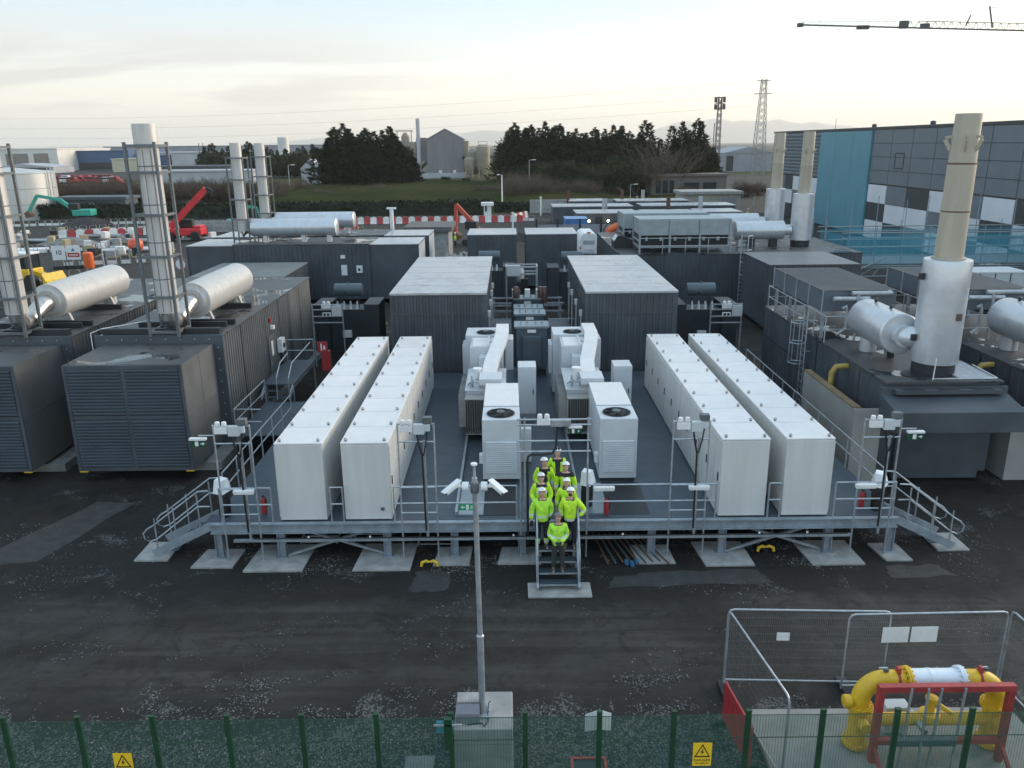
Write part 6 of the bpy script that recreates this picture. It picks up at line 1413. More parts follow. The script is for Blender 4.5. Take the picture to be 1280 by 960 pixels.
simple_building('pale warehouse behind the near lattice stack', -214, -172, 480, 8.8, WLI, 60); simple_building('small blue warehouse seen through the lattice stack', -196, -180, 440, 7.6, WB, 30); simple_building('pale yellow depot left of the near stack', -205, -186, 430, 6.2, M('depot_yellow', (.5, .46, .33), .6), 25)
simple_building('long pale depot right of the near stack', -178, -150, 440, 9.0, WLI, 30); simple_building('very long low pale warehouse on the horizon', -300, -120, 620, 12.5, WG, 80)
simple_building('grey flat roofed shed behind the brambles', -128, -101, 300, 5.0, M('shed_grey', (.09, .10, .115), .6), 15); simple_building('low white shed left of the dense conifers', -118, -84, 270, 4.2, WLI, 12); simple_building('white gabled hut at the left edge of the conifer clump', -64, -58, 255, 5.0, WLI, 12, gable=3.2)
t = thing('white_silo', 'white cylindrical silo above the far dark trees', 'silo', (AX(360, 380), 380, 0)); MB().lathe((0, 0, 0), [(2.5, 0), (2.5, 15.6), (2.2, 16.0), (.0, 16.1)], 24).build('drum', WW, t)
for i in range(2): lamp_post(255 + i * 5, 178, 400, ('left' if i == 0 else 'right') + ' one of two thin dark masts beside the far trees', 0, MAST, .3)
# red lorries and cars parked far off
LRED = M('lorry_red', (.34, .03, .035), .5)
k = 0
for (px0, px1, py, Y) in ((52, 140, 217, 310), (70, 150, 223, 290)):
    for px in range(px0, px1, 9):
        yy = Y + rnd.uniform(-3, 3); white = rnd.random() < .35
        t = thing('parked_van', ('white' if white else 'red') + ' van parked far off beyond the brambles on the left', 'van', (AX(px + rnd.uniform(-1.5, 1.5), yy), yy, 0), rnd.uniform(-.2, .2), ('white' if white else 'red') + ' vans in the far compound')
        MB().prism([(0, .5), (0, 2.3), (2.8, 2.4), (3.4, 1.6), (4.3, 1.35), (4.4, .5)], 'y', -.95, .95).build('body', WPL if white else LRED, t, bevel=.05)
        MB().box(.0, -.96, 1.6, 2.9, -.951, 2.15).build('window', GLASSD, t)
        for wx in (.9, 3.5): MB().tube((wx, -.98, .4), (wx, .98, .4), .4, 12).build('wheel', BLACK, t)
# silo plant
pl = thing('silo_plant', 'tall grey gabled plant tower with conveyor above the grass bank', 'building', (AX(560, 310), 310, 0)); PW = M('plant_cladding', (.20, .19, .195), .7, 0, .12, .3, streak=True); PT = M('plant_tan', (.30, .26, .20), .7, 0, .12, .3)
MB().prism([(-6.8, 0), (6.8, 0), (6.8, 13.6), (0, 17.2), (-6.8, 13.6)], 'y', 0, 12).build('tower', PW, pl); MB().prism([(-7.1, 13.5), (0, 17.25), (7.1, 13.5), (7.1, 13.8), (0, 17.6), (-7.1, 13.8)], 'y', -.2, 12.2).build('roof', PW, pl)
MB().box(6.82, 1, 2, 8.6, 10, 13.2).build('side_bay', PT, pl); MB().bar((6.5, -1, 7.5), (15.5, -3, .5), 1.0, 1.2).build('conveyor', DARK, pl); MB().bar((-6.8, 3, 6), (-12, 3, 1), .9, 1.1).build('conveyor', DARK, pl)
MB().box(-15, -4, 0, 8, -.5, 1.8).build('low_shed', WLI, pl)
for x in (-2.5, 2.8): MB().box(x, -.06, 1.5, x + 1.1, -.004, 2.8).build('window', WPL, pl)
t = thing('chimney', 'slim pale chimney left of the plant tower', 'chimney', (AX(527.5, 312), 312, 0)); MB().path([(0, 0, 0), (0, 0, ZY(150, 312, 527))], .75, 14).build('shaft', WLI, t)
t = thing('process_tower', 'rusty tan process tower behind the chimney', 'tower', (AX(514, 318), 318, 0))
MB().box(-4.5, 0, 0, 3, 6, 13).build('block', PT, t); MB().lathe((-1, 2, 13), [(1.6, 0), (1.6, 2), (.6, 3.4), (.0, 3.5)], 14).build('hopper', PT, t); MB().box(3.1, 1, 6, 7, 5, 14.5).build('side_block', PW, t)
for x in (-3.8, 1.5): MB().bar((x, 0, 13), (x, 0, 17), .3).build('post', PT, t)
MB().bar((-4.5, 0, 17), (2.2, 0, 17), .4, .4).build('gantry', PT, t)
for px, py, r_, l in ((597, 186, 3.1, 'concrete silo, the broad grey one right of the plant tower'), (607, 180, 2.5, 'concrete silo, the tall tan one right of the plant tower'), (590, 194, 2.0, 'concrete silo, the short one nearest the plant tower')):
    yy = 306 if r_ > 3 else 303; h = ZY(py, yy, px); t = thing('silo', l, 'silo', (AX(px, yy), yy, 0), group='silos'); MB().lathe((0, 0, 0), [(r_ * .35, 1.2), (r_, 4.2), (r_, h - .6), (r_ * .7, h)], 22).build('drum', PT if r_ < 3 else M('silo_concrete', (.24, .225, .2), .8, 0, .15, .4, streak=True), t)
    for a in range(4): MB().bar((r_ * .8 * math.cos(a * 1.57 + .78), r_ * .8 * math.sin(a * 1.57 + .78), 0), (r_ * .8 * math.cos(a * 1.57 + .78), r_ * .8 * math.sin(a * 1.57 + .78), 4.5), .4).build('leg', PT, t)
    mb = MB(); mb.box(-r_ * .6, -r_ * .6, h, r_ * .6, r_ * .6, h + .2)
    for a in (-1, 1): mb.bar((a * r_ * .6, -r_ * .6, h), (a * r_ * .6, -r_ * .6, h + 1.3), .15)
    mb.bar((-r_ * .6, -r_ * .6, h + 1.3), (r_ * .6, -r_ * .6, h + 1.3), .15); mb.build('top_platform', PT, t)
simple_building('grey curved roofed shed at the foot of the pylon', AX(906, 340), AX(966, 340), 340, 7.5, WG, 30, ((1.2, 4, .5, 6.5),), gable=2.4)
simple_building('flat roofed brick pavilion with dark windows behind the yard', AX(818, 190), AX(912, 190), 192, 4.3, M('pavilion_brick', (.15, .125, .11), .8, 0, .15, 1), 14, ((1.0, 2.2, .6, 3.4), (2.6, 3.8, .6, 3.4), (4.2, 5.2, .6, 3.4), (7.5, 11, .4, 2.9), (12, 15, .4, 2.9)), 'pavilion', wincol=GLASSD)
simple_building('low rendered wall building with pale flat roof right of the yard', 31.5, 42, 150, 2.75, M('render_beige', (.34, .32, .28), .8, 0, .1, .6), 7, ((7, 9.6, .1, 2.1),), 'wall_building', wincol=WG, roofm=CONC)
simple_building('white control hut on the barrier line', AX(607, 133), AX(616, 133), 133, 2.3, WPL, 1.2, ((.2, .5, 1.4, 2.3),), 'site_hut')
simple_building('small concrete hut with flat dark roof behind the left switchroom', -10.9, -6.6, 86.5, 3.0, CONC, 6, (), 'concrete_hut', roofm=M('felt_roof', (.13, .125, .12), .9))
# ---------------- yard of low containers with lamps
for i, (x0, x1, Y, z, l) in enumerate(((9.2, 17.6, 113, 2.5, 'long dark yard container, front left one'), (18.5, 25.5, 112, 2.5, 'long dark yard container, front middle one'), (26.2, 32, 113, 2.5, 'long dark yard container, front right one'), (6.5, 18.5, 124, 2.6, 'long dark yard container, second row left one'), (20, 34, 124, 2.6, 'long dark yard container, second row right one'), (10, 16, 139, 2.4, 'dark yard container, back row left one'), (18, 30, 138, 2.4, 'dark yard container, back row right one'))):
    t = thing('yard_container', l, 'container', (x0, Y, 0), group='low containers in the yard'); W = x1 - x0; MB().box(0, 0, .1, W, 6, z).build('wall', PG, t); MB().box(-.1, -.1, z + .004, W + .1, 6.1, z + .12).build('roof', ROOFP, t)
    if i < 5:
        mb = MB(); mb.box(W * .3, -.05, .3, W * .3 + 1, -.004, 2.1); mb.box(W * .7, -.05, .3, W * .7 + 1, -.004, 2.1); mb.build('door', DARK, t)
t = thing('blue_container', 'bright blue container at the left of the yard', 'container', (AX(708, 109), 108, 0)); MB().box(0, 0, .1, 2.9, 4, 2.2).build('wall', BLUEP, t); MB().box(-.06, -.06, 2.205, 2.96, 4.06, 2.3).build('roof', M('blue_roof', (.1, .24, .45), .4), t)
tag(MB().box(3.5, 146, 0, 21, 146.5, 2.3).build('concrete_wall', CONC), 'long low concrete wall at the back of the yard', 'wall')
for i, (px, py) in enumerate(((738, 267), (762, 267), (816, 266.5), (851, 265.5))):
    Y = 111.6; t = thing('yard_lamp', 'small lit lamp on the yard container eaves, %s from the left' % ORD[i], 'lamp', (AX(px, Y), Y, ZY(py, Y, px)), group='lit yard lamps'); MB().lathe((0, 0, 0), [(.001, -.14), (.14, -.09), (.16, 0), (.14, .09), (.001, .14)], 12, axis='y').build('globe', LAMPON, t); MB().box(-.05, .1, -.35, .05, .4, .05).build('bracket', DARK, t)
for i, (px, py, Y, m_, w_) in enumerate(((712, 232, 141, RUST, .5), (755.5, 241, 121, WLI, .32), (759, 241, 121.5, WLI, .32), (779, 231, 143, RUST, .5), (805, 231, 147, WLI, .55), (836, 239, 120, RUST, .5), (876, 238, 120, WLI, .5), (798, 238, 146, WLI, .25))):
    X = AX(px, Y); tag(MB().box(-w_ / 2, -w_ / 2, 0, w_ / 2, w_ / 2, ZY(py, Y, px)).build('steel_column', M('red_oxide_column', (.12, .05, .035), .8) if m_ is RUST else m_, loc=(X, Y, 0)), ('rusty brown' if m_ is RUST else 'pale cream') + ' steel column standing in the yard, %s from the left' % ORD[[0, 1, 2, 3, 5, 6, 7, 4][i]], 'column', 'steel columns in the yard')
yf = thing('yard_fence', 'grey sheet fence with dark posts behind the white van', 'fence', (3.2, 100, 0)); MB().box(0, 0, .1, 20, .08, 2.3).build('sheet', WG, yf)
for x in (0, 2.6, 5.3, 7.9, 10.5, 15): MB().box(x - .1, -.16, 0, x + .1, -.02, 3.0).build('post', BLACK, yf)
# white van, red machine arm
v = thing('white_van', 'white van parked behind the right plain enclosure, rear towards us', 'van', (8.25, 85.5, .15))
sec = [(-1.0, .35), (-1.05, 1.2), (-.98, 1.9), (-.8, 2.4), (-.55, 2.6), (.55, 2.6), (.8, 2.4), (.98, 1.9), (1.05, 1.2), (1.0, .35)]
MB().prism(sec, 'y', 0, 5.2).build('body', WPL, v, bevel=.08); MB().box(-.62, -.02, 1.45, .62, -.004, 1.85).build('rear_window', M('van_pale_window', (.4, .42, .44), .2), v); MB().box(-.9, -.15, .25, .9, -.005, .48).build('bumper', STEEL, v); MB().box(-.55, -.06, .55, .55, -.01, .95).build('rear_step', WGR, v); MB().box(-.2, .0, 2.61, .2, .35, 2.72).build('roof_lamp', ORANGE, v)
for s_ in (-1, 1):
    MB().box(s_ * .88 - .06, -.02, .9, s_ * .88 + .06, -.003, 1.25).build('tail_lamp', REDB, v)
    for y in (.9, 4.2): MB().tube((s_ * .98, y, .2), (s_ * .78, y, .2), .34, 16).build('wheel', BLACK, v)
m_ = thing('red_hose_arm', 'thick orange red machine arm bending down beside the chillers', 'machine arm', (8.7, 75.2, 0)); MB().path([(.3, 0, 0), (.25, 0, 3.2), (.45, 0, 4.1), (1.1, 0, 4.45), (3.6, 0, 4.5)], .36, 12).build('arm', ORANGE, m_); MB().path([(.0, 0, .5), (-.1, -.1, 4.2), (.4, -.1, 4.95), (1.2, 0, 4.9)], .05, 6).build('hose', BLACK, m_)
m_ = thing('vent_cowl', 'dark vent cowl with pale glazed lid left of the chillers', 'vent', (7.95, 62.3, 3.56)); m_.scale = (.42, .7, .62); MB().prism([(0, .8), (0, 1.6), (.7, 2.3), (1.5, 2.3), (3.4, 1.7), (3.4, .8)], 'y', 0, 2.4).build('cowl', DARK, m_); MB().add([(.05, .2, 1.69), (.68, .2, 2.32), (.68, 2.2, 2.32), (.05, 2.2, 1.69)], [(0, 1, 2, 3)]).build('lid', WGR, m_)
# ------------------------------------------------------------------ building site on the left and middle
BW = M('barrier_white', (.74, .72, .69), .6, 0, .12, .8); BR = M('barrier_red', (.42, .05, .05), .6, 0, .12, .8); HG = M('hoop_grey', (.36, .35, .33), .6, .1); HLIT = M('hoop_orange_lit', (.5, .42, .26), .6)  # hoops of the slanting row carry the orange light in their colour
def blk(m): return MB().prism([(-.28, 0), (.28, 0), (.16, .35), (.1, .95), (-.1, .95), (-.16, .35)], 'x', -.49, .49)
PB = {}
def barrier(kind, x, y, rz, label, group):
    if kind not in PB:
        t = thing({'red': 'water_barrier', 'white': 'water_barrier', 'hoop': 'hoop_barrier', 'cream': 'hoop_barrier'}[kind], label, 'barrier', (x, y, 0), rz, group)
        if kind in ('red', 'white'): blk(0).build('block', BR if kind == 'red' else BW, t); MB().box(-.25, -.09, .951, .25, .09, 1.05).build('lug', BR if kind == 'red' else BW, t)
        else:
            m_ = HG if kind == 'hoop' else HLIT; W = .46 if kind == 'hoop' else .55
            MB().path([(-W, 0, .0), (-W, 0, .8), (-W + .1, 0, 1.0), (W - .1, 0, 1.0), (W, 0, .8), (W, 0, 0)], .04, 6).build('frame', m_, t); MB().box(-W + .04, -.03, .12, W - .04, .03, .5).build('panel', BW if kind == 'hoop' else m_, t)
            for s_ in (-1, 1): MB().box(s_ * W - .04, -.25, 0, s_ * W + .04, .25, .05).build('foot', BLACK, t)
        PB[kind] = t
    else: dup(PB[kind], label, (x, y, 0), rz, group)
r3 = random.Random(5)
for i in range(28): barrier('red' if i % 2 == 1 else 'white', -25.5 + i * 1.0, 128.5 + .02 * i * i * .1, r3.uniform(-.06, .06), 'red plastic block in the long barrier line below the hedge' if i % 2 == 1 else 'white plastic block in the long barrier line below the hedge', ('red' if i % 2 == 1 else 'white') + ' blocks in the long barrier line')
for i in range(34): barrier('hoop', -29 + i * .98, 130.2 + r3.uniform(-.2, .2), r3.uniform(-.1, .1), 'grey hoop topped barrier in the row behind the red and white blocks', 'hoop barriers below the hedge')
for i in range(12): barrier('cream', -29.5 + i * .78, 92 + i * 2.0, R(65) + r3.uniform(-.1, .1), 'hoop barrier coloured as lit orange, in the slanting row behind the silver drums', 'hoop barriers in the slanting row')
for i in range(6): barrier('red' if i % 2 == 0 else 'white', .3 + i * .5 * .9, 131.8 + i * 1.1, R(60), 'red plastic block at the bend of the barrier line' if i % 2 == 0 else 'white plastic block at the bend of the barrier line', 'blocks at the barrier bend ' + ('red' if i % 2 == 0 else 'white'))
lines = [((-83, 128), (-58, 132), 24, 'grey hoop barrier in the row before the teal excavator', 'hoop barriers by the teal excavator'), ((-66, 118), (-30, 134), 32, 'grey hoop barrier in the row behind the red telehandler', 'hoop barriers by the telehandler'), ((-62, 92), (-48, 98), 13, 'grey hoop barrier in the row behind the speed sign', 'hoop barriers behind the speed sign'), ((-46, 84), (-38, 86), 7, 'grey hoop barrier beside the orange cylinder', 'hoop barriers beside the orange cylinder'), ((-47, 72), (-38, 76), 8, 'grey hoop barrier right of the yellow loader', 'hoop barriers by the loader')]
for a, b_, n, l, g in lines:
    for i in range(n):
        f = i / (n - 1); barrier('hoop', a[0] + (b_[0] - a[0]) * f, a[1] + (b_[1] - a[1]) * f + r3.uniform(-.2, .2), math.atan2(b_[1] - a[1], b_[0] - a[0]) + r3.uniform(-.15, .15), l, g)
for i in range(18): barrier('red' if i % 2 else 'white', -62 + i * 1.05, 113 + .25 * i + r3.uniform(-.2, .2), R(14), ('red' if i % 2 else 'white') + ' plastic block in the line left of the telehandler', ('red' if i % 2 else 'white') + ' blocks left of the telehandler')
for i in range(14): barrier('red' if i % 2 else 'white', -36 + i * 1.05, 121 - .3 * i, R(-16), ('red' if i % 2 else 'white') + ' plastic block in the line right of the telehandler', ('red' if i % 2 else 'white') + ' blocks right of the telehandler')
# spoil heaps, pallets, pipe stacks
def heap(X, Y, r_, h, label, m_=None):
    rn = random.Random(int(X * 13)); mb = MB(); vs = [(0, 0, h)]; n = 22
    for ring, (f, zz) in enumerate(((.4, .72), (.75, .3), (1.0, 0))):
        for j in range(n): a = 2 * math.pi * j / n; q = r_ * f * rn.uniform(.85, 1.15); vs.append((q * math.cos(a), q * .6 * math.sin(a), max(0, h * zz * rn.uniform(.8, 1.2)) - (.05 if ring == 2 else 0)))
    fs = [(0, 1 + j, 1 + (j + 1) % n) for j in range(n)]
    for k in range(2):
        for j in range(n): fs.append((1 + k * n + j, 1 + (k + 1) * n + j, 1 + (k + 1) * n + (j + 1) % n, 1 + k * n + (j + 1) % n))
    mb.add(vs, fs, 0, True); tag(mb.build('spoil_heap', m_ or MUD, loc=(X, Y, 0)), label, 'spoil heap')
heap(-66, 128, 5, 1.6, 'dark earth heap in front of the teal excavator', M('dark_earth', (.035, .033, .032), .95, 0, .3, .8)); heap(-13, 104, 4, 1.4, 'brown earth heap behind the concrete hut'); heap(-20, 108, 5, 1.3, 'brown earth heap behind the silver drums'); heap(-57, 105, 4, .9, 'grey rubble heap left of the telehandler', M('grey_rubble', (.2, .195, .185), .9, 0, .3, 1.5)); heap(1.0, 104, 3.2, 1.0, 'dark earth heap beyond the plain enclosures', MATS['dark_earth'])
for i in range(110):
    x = -86 + (i % 37) * 1.3 + r3.uniform(-.8, .8); y = 104 + r3.uniform(-14, 16)
    t = thing('material_pallet', 'pallet of building materials in the cluttered left part of the site', 'pallet', (x, y, 0), r3.uniform(0, 3), 'material pallets on the left site'); h = r3.uniform(.5, 1.1); MB().box(-.6, -.5, 0, .6, .5, .14).build('base', WOOD, t); MB().box(-.55, -.45, .145, r3.uniform(.2, .6), r3.uniform(.1, .5), h).build('load', r3.choice([BW, CONC, WOOD, DARK, STEEL, WPL, CONC]), t, bevel=.03)
for i in range(14):
    x = -80 + i * 3.0; y = 108 + r3.uniform(-14, 10)
    for j in range(4): tag(MB().tube((-3, 0, .2), (3, 0, .2), .18, 8).build('drain_pipe', r3.choice([CONC, STEEL, WPL]), loc=(x, y + j * .4, 0), rot=(0, 0, r3.uniform(-.05, .05) + (.3 if i % 2 else -.2))), 'long pipe lying in a stack on the left site', 'pipe', 'pipe stacks on the left site')
tag(MB().box(-50, 118, 0, -34, 118.5, 1.6).build('concrete_wall', CONC), 'long pale concrete wall left of the telehandler', 'wall'); tag(MB().prism([(-44, 120), (-30, 133), (-29.6, 132.6), (-43.6, 119.6)], 'z', 0, 1.3).build('concrete_wall', M('ochre_concrete', (.42, .36, .25), .8)), 'slanting ochre concrete wall behind the telehandler', 'wall')
heap(-33, 122, 6, .8, 'low brown earth heap behind the red telehandler')
# storage tank and shed
tk = thing('storage_tank', 'big pale steel storage tank at the left edge', 'tank', (-88, 146, 0)); TKM = M('tank_steel', (.50, .51, .50), .42, .25, .1, .15, streak=True)
MB().lathe((0, 0, 0), [(7.2, 0), (7.2, 7.9), (7.0, 8.0), (.0, 8.8)], 48).build('drum', TKM, tk); mb = MB()
for z in (2.6, 5.2, 7.7): mb.lathe((0, 0, z), [(7.21, 0), (7.26, .04), (7.21, .08)], 48, cap=False)
mb.build('hoop', WG, tk); mb = MB()
for s_ in (0, .7): mb.tube((7.4 + s_ * .2, -1.0 + s_, 0), (7.4 + s_ * .2, -1.0 + s_, 9), .07, 6)
for z in range(12): mb.bar((7.4, -1, z * .75), (7.54, -.3, z * .75), .06)
mb.build('ladder', GALV, tk)
sh = simple_building('dark grey site shed with white door frame beside the storage tank', -80.5, -68.2, 146, 3.1, M('shed_dark', (.07, .085, .10), .6), 5, (), 'site_shed'); mb = MB(); mb.box(5.2, -.15, 0, 5.5, -.01, 2.4); mb.box(5.51, -.15, 2.15, 6.8, -.01, 2.4); mb.build('door_frame', WPL, sh)
# machines
def tracks(t, L=3.6, W=2.4, m_=None):
    for s_ in (-1, 1):
        MB().prism([(-L / 2, .35), (-L / 2 + .3, 0), (L / 2 - .3, 0), (L / 2, .35), (L / 2 - .25, .75), (-L / 2 + .25, .75)], 'y', s_ * W / 2 - .25, s_ * W / 2 + .25).build('track', BLACK, t)
def excavator(X, Y, rz, m_, label, sc=1., boom=((1.2, 1.6), (3.6, 4.6), (6.3, 3.6), (7.4, 1.3))):
    t = thing('excavator', label, 'excavator', (X, Y, 0), rz); t.scale = (sc, sc, sc); tracks(t)
    MB().box(-2.2, -1.2, .95, .9, 1.2, 2.0).build('engine_house', m_, t, bevel=.12); MB().box(-.2, .1, 2.0, 1.4, 1.15, 3.0).build('operator_cab', BLACK, t, bevel=.1); MB().box(-.15, .08, 2.2, 1.35, .099, 2.85).build('cab_window', GLASSD, t); MB().tube((0, 0, .7), (0, 0, .95), .7, 14).build('turntable', DARK, t)
    b = [Vector((x, -.2, z)) for x, z in boom]
    bm_ = MB(); bm_.bar(b[0], b[1], .45, .6); bm_.bar(b[1], b[2], .4, .5); bm_.build('boom', m_, t); MB().bar(b[2], b[3], .35, .45).build('dipper', m_, t); MB().bar(b[0] + Vector((.4, 0, -.1)), b[1] + Vector((-.3, 0, -.5)), .14).build('hydraulic_ram', STEEL, t)
    e = b[3]; MB().prism([(e.x - .1, e.z + .2), (e.x + .5, e.z - .1), (e.x + .3, e.z - .9), (e.x - .5, e.z - .8), (e.x - .7, e.z - .3)], 'y', -.8, .4).build('bucket', RUST, t)
excavator(-72.5, 138.5, math.pi + .05, TEAL, 'teal green excavator with boom reaching left on the building site', 1.0, ((1.0, 1.8), (3.2, 3.6), (6.8, 4.3), (8.6, 1.6)))
excavator(-4.0, 100, math.pi - .3, M('excavator_red', (.42, .06, .03), .5), 'orange red excavator with folded boom beyond the plain enclosures', .95, ((-.2, 1.6), (1.0, 3.0), (3.0, 5.0), (3.1, 1.4)))
te = thing('telehandler', 'bright red telehandler with raised boom on the building site', 'telehandler', (-43.0, 108, 0)); TR_ = M('telehandler_red', (.55, .02, .03), .4)
MB().box(-2.6, -1.1, .7, 2.4, 1.1, 1.6).build('chassis', TR_, te, bevel=.12); MB().box(-.9, .1, 1.6, .9, 1.05, 2.7).build('operator_cab', BLACK, te, bevel=.1); MB().bar((-1.8, -.4, 1.8), (3.4, -.4, 6.6), .6, .7).build('boom', TR_, te); MB().bar((3.4, -.4, 6.6), (4.2, -.4, 6.2), .5, .6).build('boom_head', BLACK, te); MB().box(-3.0, -.9, .9, -2.61, .9, 1.9).build('counterweight', TR_, te, bevel=.08)
for x in (-1.7, 1.6):
    for y in (-1.2, 1.2): MB().tube((x, y - .2, .62), (x, y + .2, .62), .62, 18).build('wheel', BLACK, te)
MB().box(1.3, -.9, 1.605, 2.3, .9, 1.95).build('bonnet', TR_, te, bevel=.06)
excavator(-40, 121, .3, TEAL, 'small teal excavator partly hidden behind the red telehandler', .8, ((.4, 1.8), (1.6, 4.2), (3.2, 4.0), (3.6, 2.0)))
lo_ = thing('wheel_loader', 'yellow wheel loader with white roofed cab behind the left silencer', 'loader', (-43.2, 71.5, 0), -.25)
MB().box(-2.6, -.9, .8, 1.2, .9, 1.7).build('body', YEL, lo_, bevel=.1); MB().box(-.6, -.75, 1.7, 1.0, .75, 2.9).build('operator_cab', GLASSD, lo_, bevel=.05); MB().box(-.7, -.85, 2.905, 1.1, .85, 3.1).build('cab_roof', WPL, lo_, bevel=.04)
fr_ = MB()
for x in (-.6, 1.0):
    for y in (-.77, .77): fr_.box(x - .05, y - .05, 1.7, x + .05, y + .05, 2.9)
fr_.build('cab_frame', BLACK, lo_); MB().bar((1.1, 0, 1.3), (3.0, 0, .9), .5, .4).build('lift_arm', YEL, lo_); MB().prism([(2.9, .2), (3.9, .15), (3.9, .3), (3.2, .8), (2.9, 1.4)], 'y', -1.2, 1.2).build('bucket', YEL, lo_)
for x in (-1.7, 1.5):
    for y in (-.95, .95): MB().tube((x, y - .2, .65), (x, y + .2, .65), .65, 16).build('wheel', BLACK, lo_)
# road signs on the site
def site_sign(x, y, w_, kind, label):
    t = thing('site_sign', label, 'sign', (x, y, 0), R(8), 'signs on black feet'); MB().box(-w_ / 2, -.02, .9, w_ / 2, .02, 2.35).build('panel', WPL, t)
    MB().box(-w_ / 2, -.25, 0, w_ / 2, .25, .3).build('ballast_block', BLACK, t)
    for s_ in (-1, 1): MB().box(s_ * w_ * .42 - .04, -.03, .3, s_ * w_ * .42 + .04, .03, .9).build('leg', STEEL, t)
    if kind == 10:
        MB().lathe((0, -.024, 1.65), [(.56, 0), (.56, .012), (.46, .012), (.46, 0)], 32, axis='y', cap=False).build('red_ring', M('ring_purple', (.25, .06, .1), .5), t); text('10', .62, INK, t, (0, -.03, 1.63), (R(90), 0, 0))
    else:
        MB().box(-w_ * .42, -.03, 1.15, w_ * .42, -.022, 1.6).build('red_field', REDB, t); MB().add([(-.2, -.03, 1.75), (.2, -.03, 1.75), (0, -.03, 2.1)], [(0, 1, 2)]).build('blue_mark', BLUEP, t)
        mb = MB()
        for z in (1.28, 1.4): mb.box(-w_ * .32, -.036, z, w_ * .32, -.031, z + .05)
        mb.build('white_lines', WPL, t)
site_sign(-46.1, 82.5, 1.25, 10, 'white speed limit sign reading 10 on a black foot'); site_sign(-44.75, 82.8, 1.35, 0, 'white and red notice board on a black foot beside the speed sign')
tag(MB().lathe((-43.4, 83, 0), [(.45, 0), (.5, .3), (.5, 1.5), (.4, 1.6), (.0, 1.65)], 16).build('orange_cylinder', ORANGE), 'orange plastic cylinder right of the red notice board', 'cylinder')
t = thing('fuel_bowser', 'orange red round bowser on the track by the near stack', 'bowser', (-43.9, 95, 0)); MB().lathe((0, 0, .9), [(.001, -.9), (.6, -.7), (.85, -.2), (.85, .3), (.6, .7), (.001, .85)], 20).build('tank', M('bowser_orange', (.66, .10, .04), .45), t); MB().box(-.6, -.4, 0, .6, .4, .2).build('base', BLACK, t); MB().box(-.1, -.1, 1.7, .1, .1, 2.2).build('filler', WPL, t)
t = thing('speed_sign', 'round white speed sign on a post at the left end of the side-on enclosures', 'sign', (-26.0, 63.5, 0)); MB().tube((0, 0, 0), (0, 0, 3.0), .05, 8).build('post', GALV, t); MB().lathe((0, -.06, 3.0), [(.5, 0), (.5, .03), (.0, .03)], 24, axis='y').build('disc', WPL, t); MB().lathe((0, -.07, 3.0), [(.48, 0), (.48, -.01), (.4, -.01), (.4, 0)], 24, axis='y', cap=False).build('ring', MATS['ring_purple'], t)
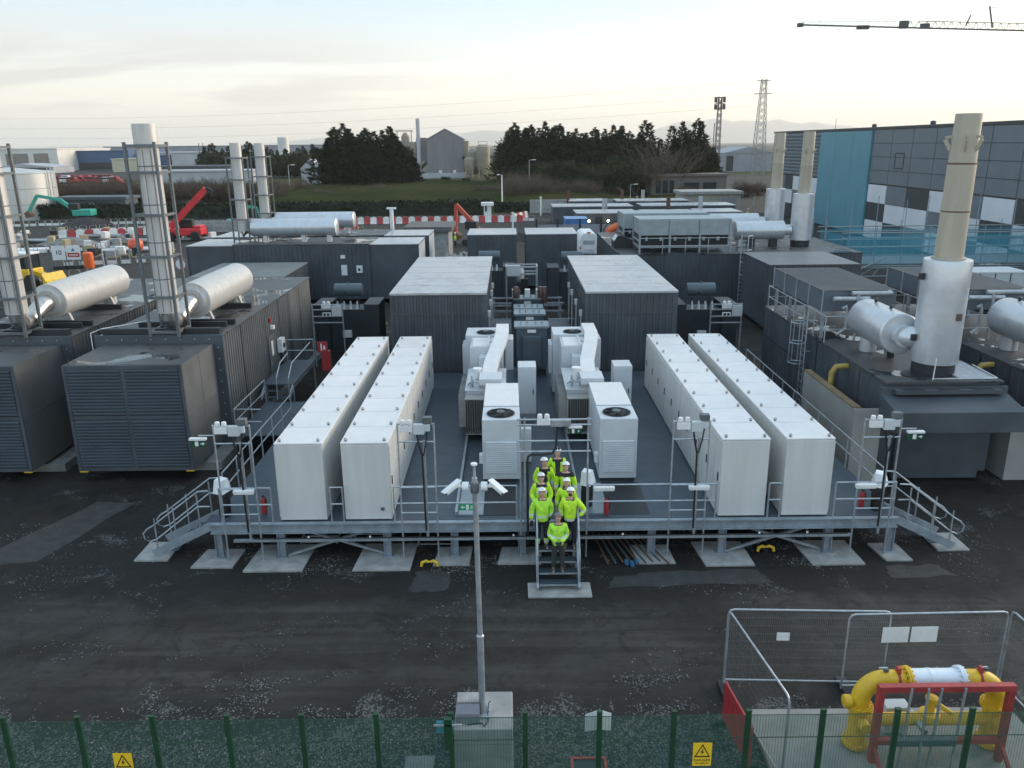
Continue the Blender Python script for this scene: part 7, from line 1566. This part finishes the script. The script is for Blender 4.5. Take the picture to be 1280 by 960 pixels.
# site workers far off
FARP = None
for i, (px, Y, l) in enumerate(((7, 126, 'far worker in hi-vis jacket at the left edge of the site'), (11, 124, 'far worker in hi-vis jacket beside the lattice frame at the left edge'), (351, 120, 'far worker in yellow jacket below the hedge, left of two'), (358, 121, 'far worker in orange jacket below the hedge, right of two'), (936, 128, 'far worker in yellow jacket near the plant gate'), (571, 97, 'far worker in yellow jacket beside the red excavator'))):
    t = thing('person', l, 'person', (AX(px, Y), Y, 0), r3.uniform(0, 6), 'far site workers')
    skinmesh('body', [[(0, 0, .95, .11), (0, 0, 1.25, .12), (0, 0, 1.45, .06), (0, 0, 1.62, .1), (0, 0, 1.72, .08)], [(0, 0, 1.4, .09), (-.24, 0, 1.3, .05), (-.3, -.05, .9, .04)], [(0, 0, 1.4, .09), (.24, 0, 1.3, .05), (.3, -.05, .9, .04)], [(0, 0, .95, .11), (-.12, 0, .5, .08), (-.14, 0, .05, .06)], [(0, 0, .95, .11), (.12, 0, .5, .08), (.14, 0, .05, .06)]], [SKIN], t, 1)
    skinmesh('jacket', [[(0, 0, .9, .18), (0, 0, 1.2, .18), (0, 0, 1.42, .12)], [(0, 0, 1.35, .14), (-.24, 0, 1.3, .09), (-.3, -.05, .98, .07)], [(0, 0, 1.35, .14), (.24, 0, 1.3, .09), (.3, -.05, .98, .07)]], [ORANGE if 'orange' in l else HV], t, 1)
    skinmesh('trousers', [[(0, 0, .95, .14), (-.12, 0, .5, .1), (-.14, 0, .1, .08)], [(0, 0, .95, .14), (.12, 0, .5, .1), (.14, 0, .1, .08)]], [TRBLK], t, 1); MB().lathe((0, 0, 1.7), [(.13, 0), (.12, .08), (.0, .13)], 12).build('helmet', HELM, t)
# low clutter round the transformers and the yard
for i in range(10):
    x, y = r3.uniform(-13, -7), r3.uniform(49, 58); tag(MB().tube((-1.2, 0, .08), (1.2, 0, .08), .05, 6).build('site_pipe', r3.choice([RUST, WOOD, STEEL]), loc=(x, y, 0), rot=(0, 0, r3.uniform(0, 3))), 'loose pipe lying on the ground left of the left switchroom', 'pipe', 'loose pipes by the left switchroom')
t = thing('rubble_pile', 'pile of broken pale concrete beside the concrete hut', 'rubble pile', (-5.2, 86, 0)); mb = MB()
for i in range(40): p = Vector((r3.gauss(0, .9), r3.gauss(0, 1.2), 0)); s_ = r3.uniform(.15, .4); mb.bar(p + Vector((0, 0, s_ * .3)), p + Vector((r3.uniform(-1, 1), r3.uniform(-1, 1), r3.uniform(.1, .7))).normalized() * s_ * 2.5 + Vector((0, 0, s_ * .4)), s_, s_ * .6)
mb.build('lumps', CONC, t)
# ------------------------------------------------------------------ air
HAZE = True
if HAZE:
    hm_ = bpy.data.materials.new('haze_air'); hm_.use_nodes = True; n_ = hm_.node_tree; n_.nodes.remove(n_.nodes['Principled BSDF']); pv = n_.nodes.new('ShaderNodeVolumePrincipled'); pv.inputs['Color'].default_value = (1, .96, .90, 1); pv.inputs['Density'].default_value = 1.0e-4; pv.inputs['Anisotropy'].default_value = .2
    n_.links.new(pv.outputs[0], n_.nodes['Material Output'].inputs['Volume'])
    hz_ = MB().box(-20100, -75, -4, 20100, 19600, 480).build('haze', hm_); hz_['kind'] = 'stuff'; hz_['label'] = 'thin evening haze over the whole site'
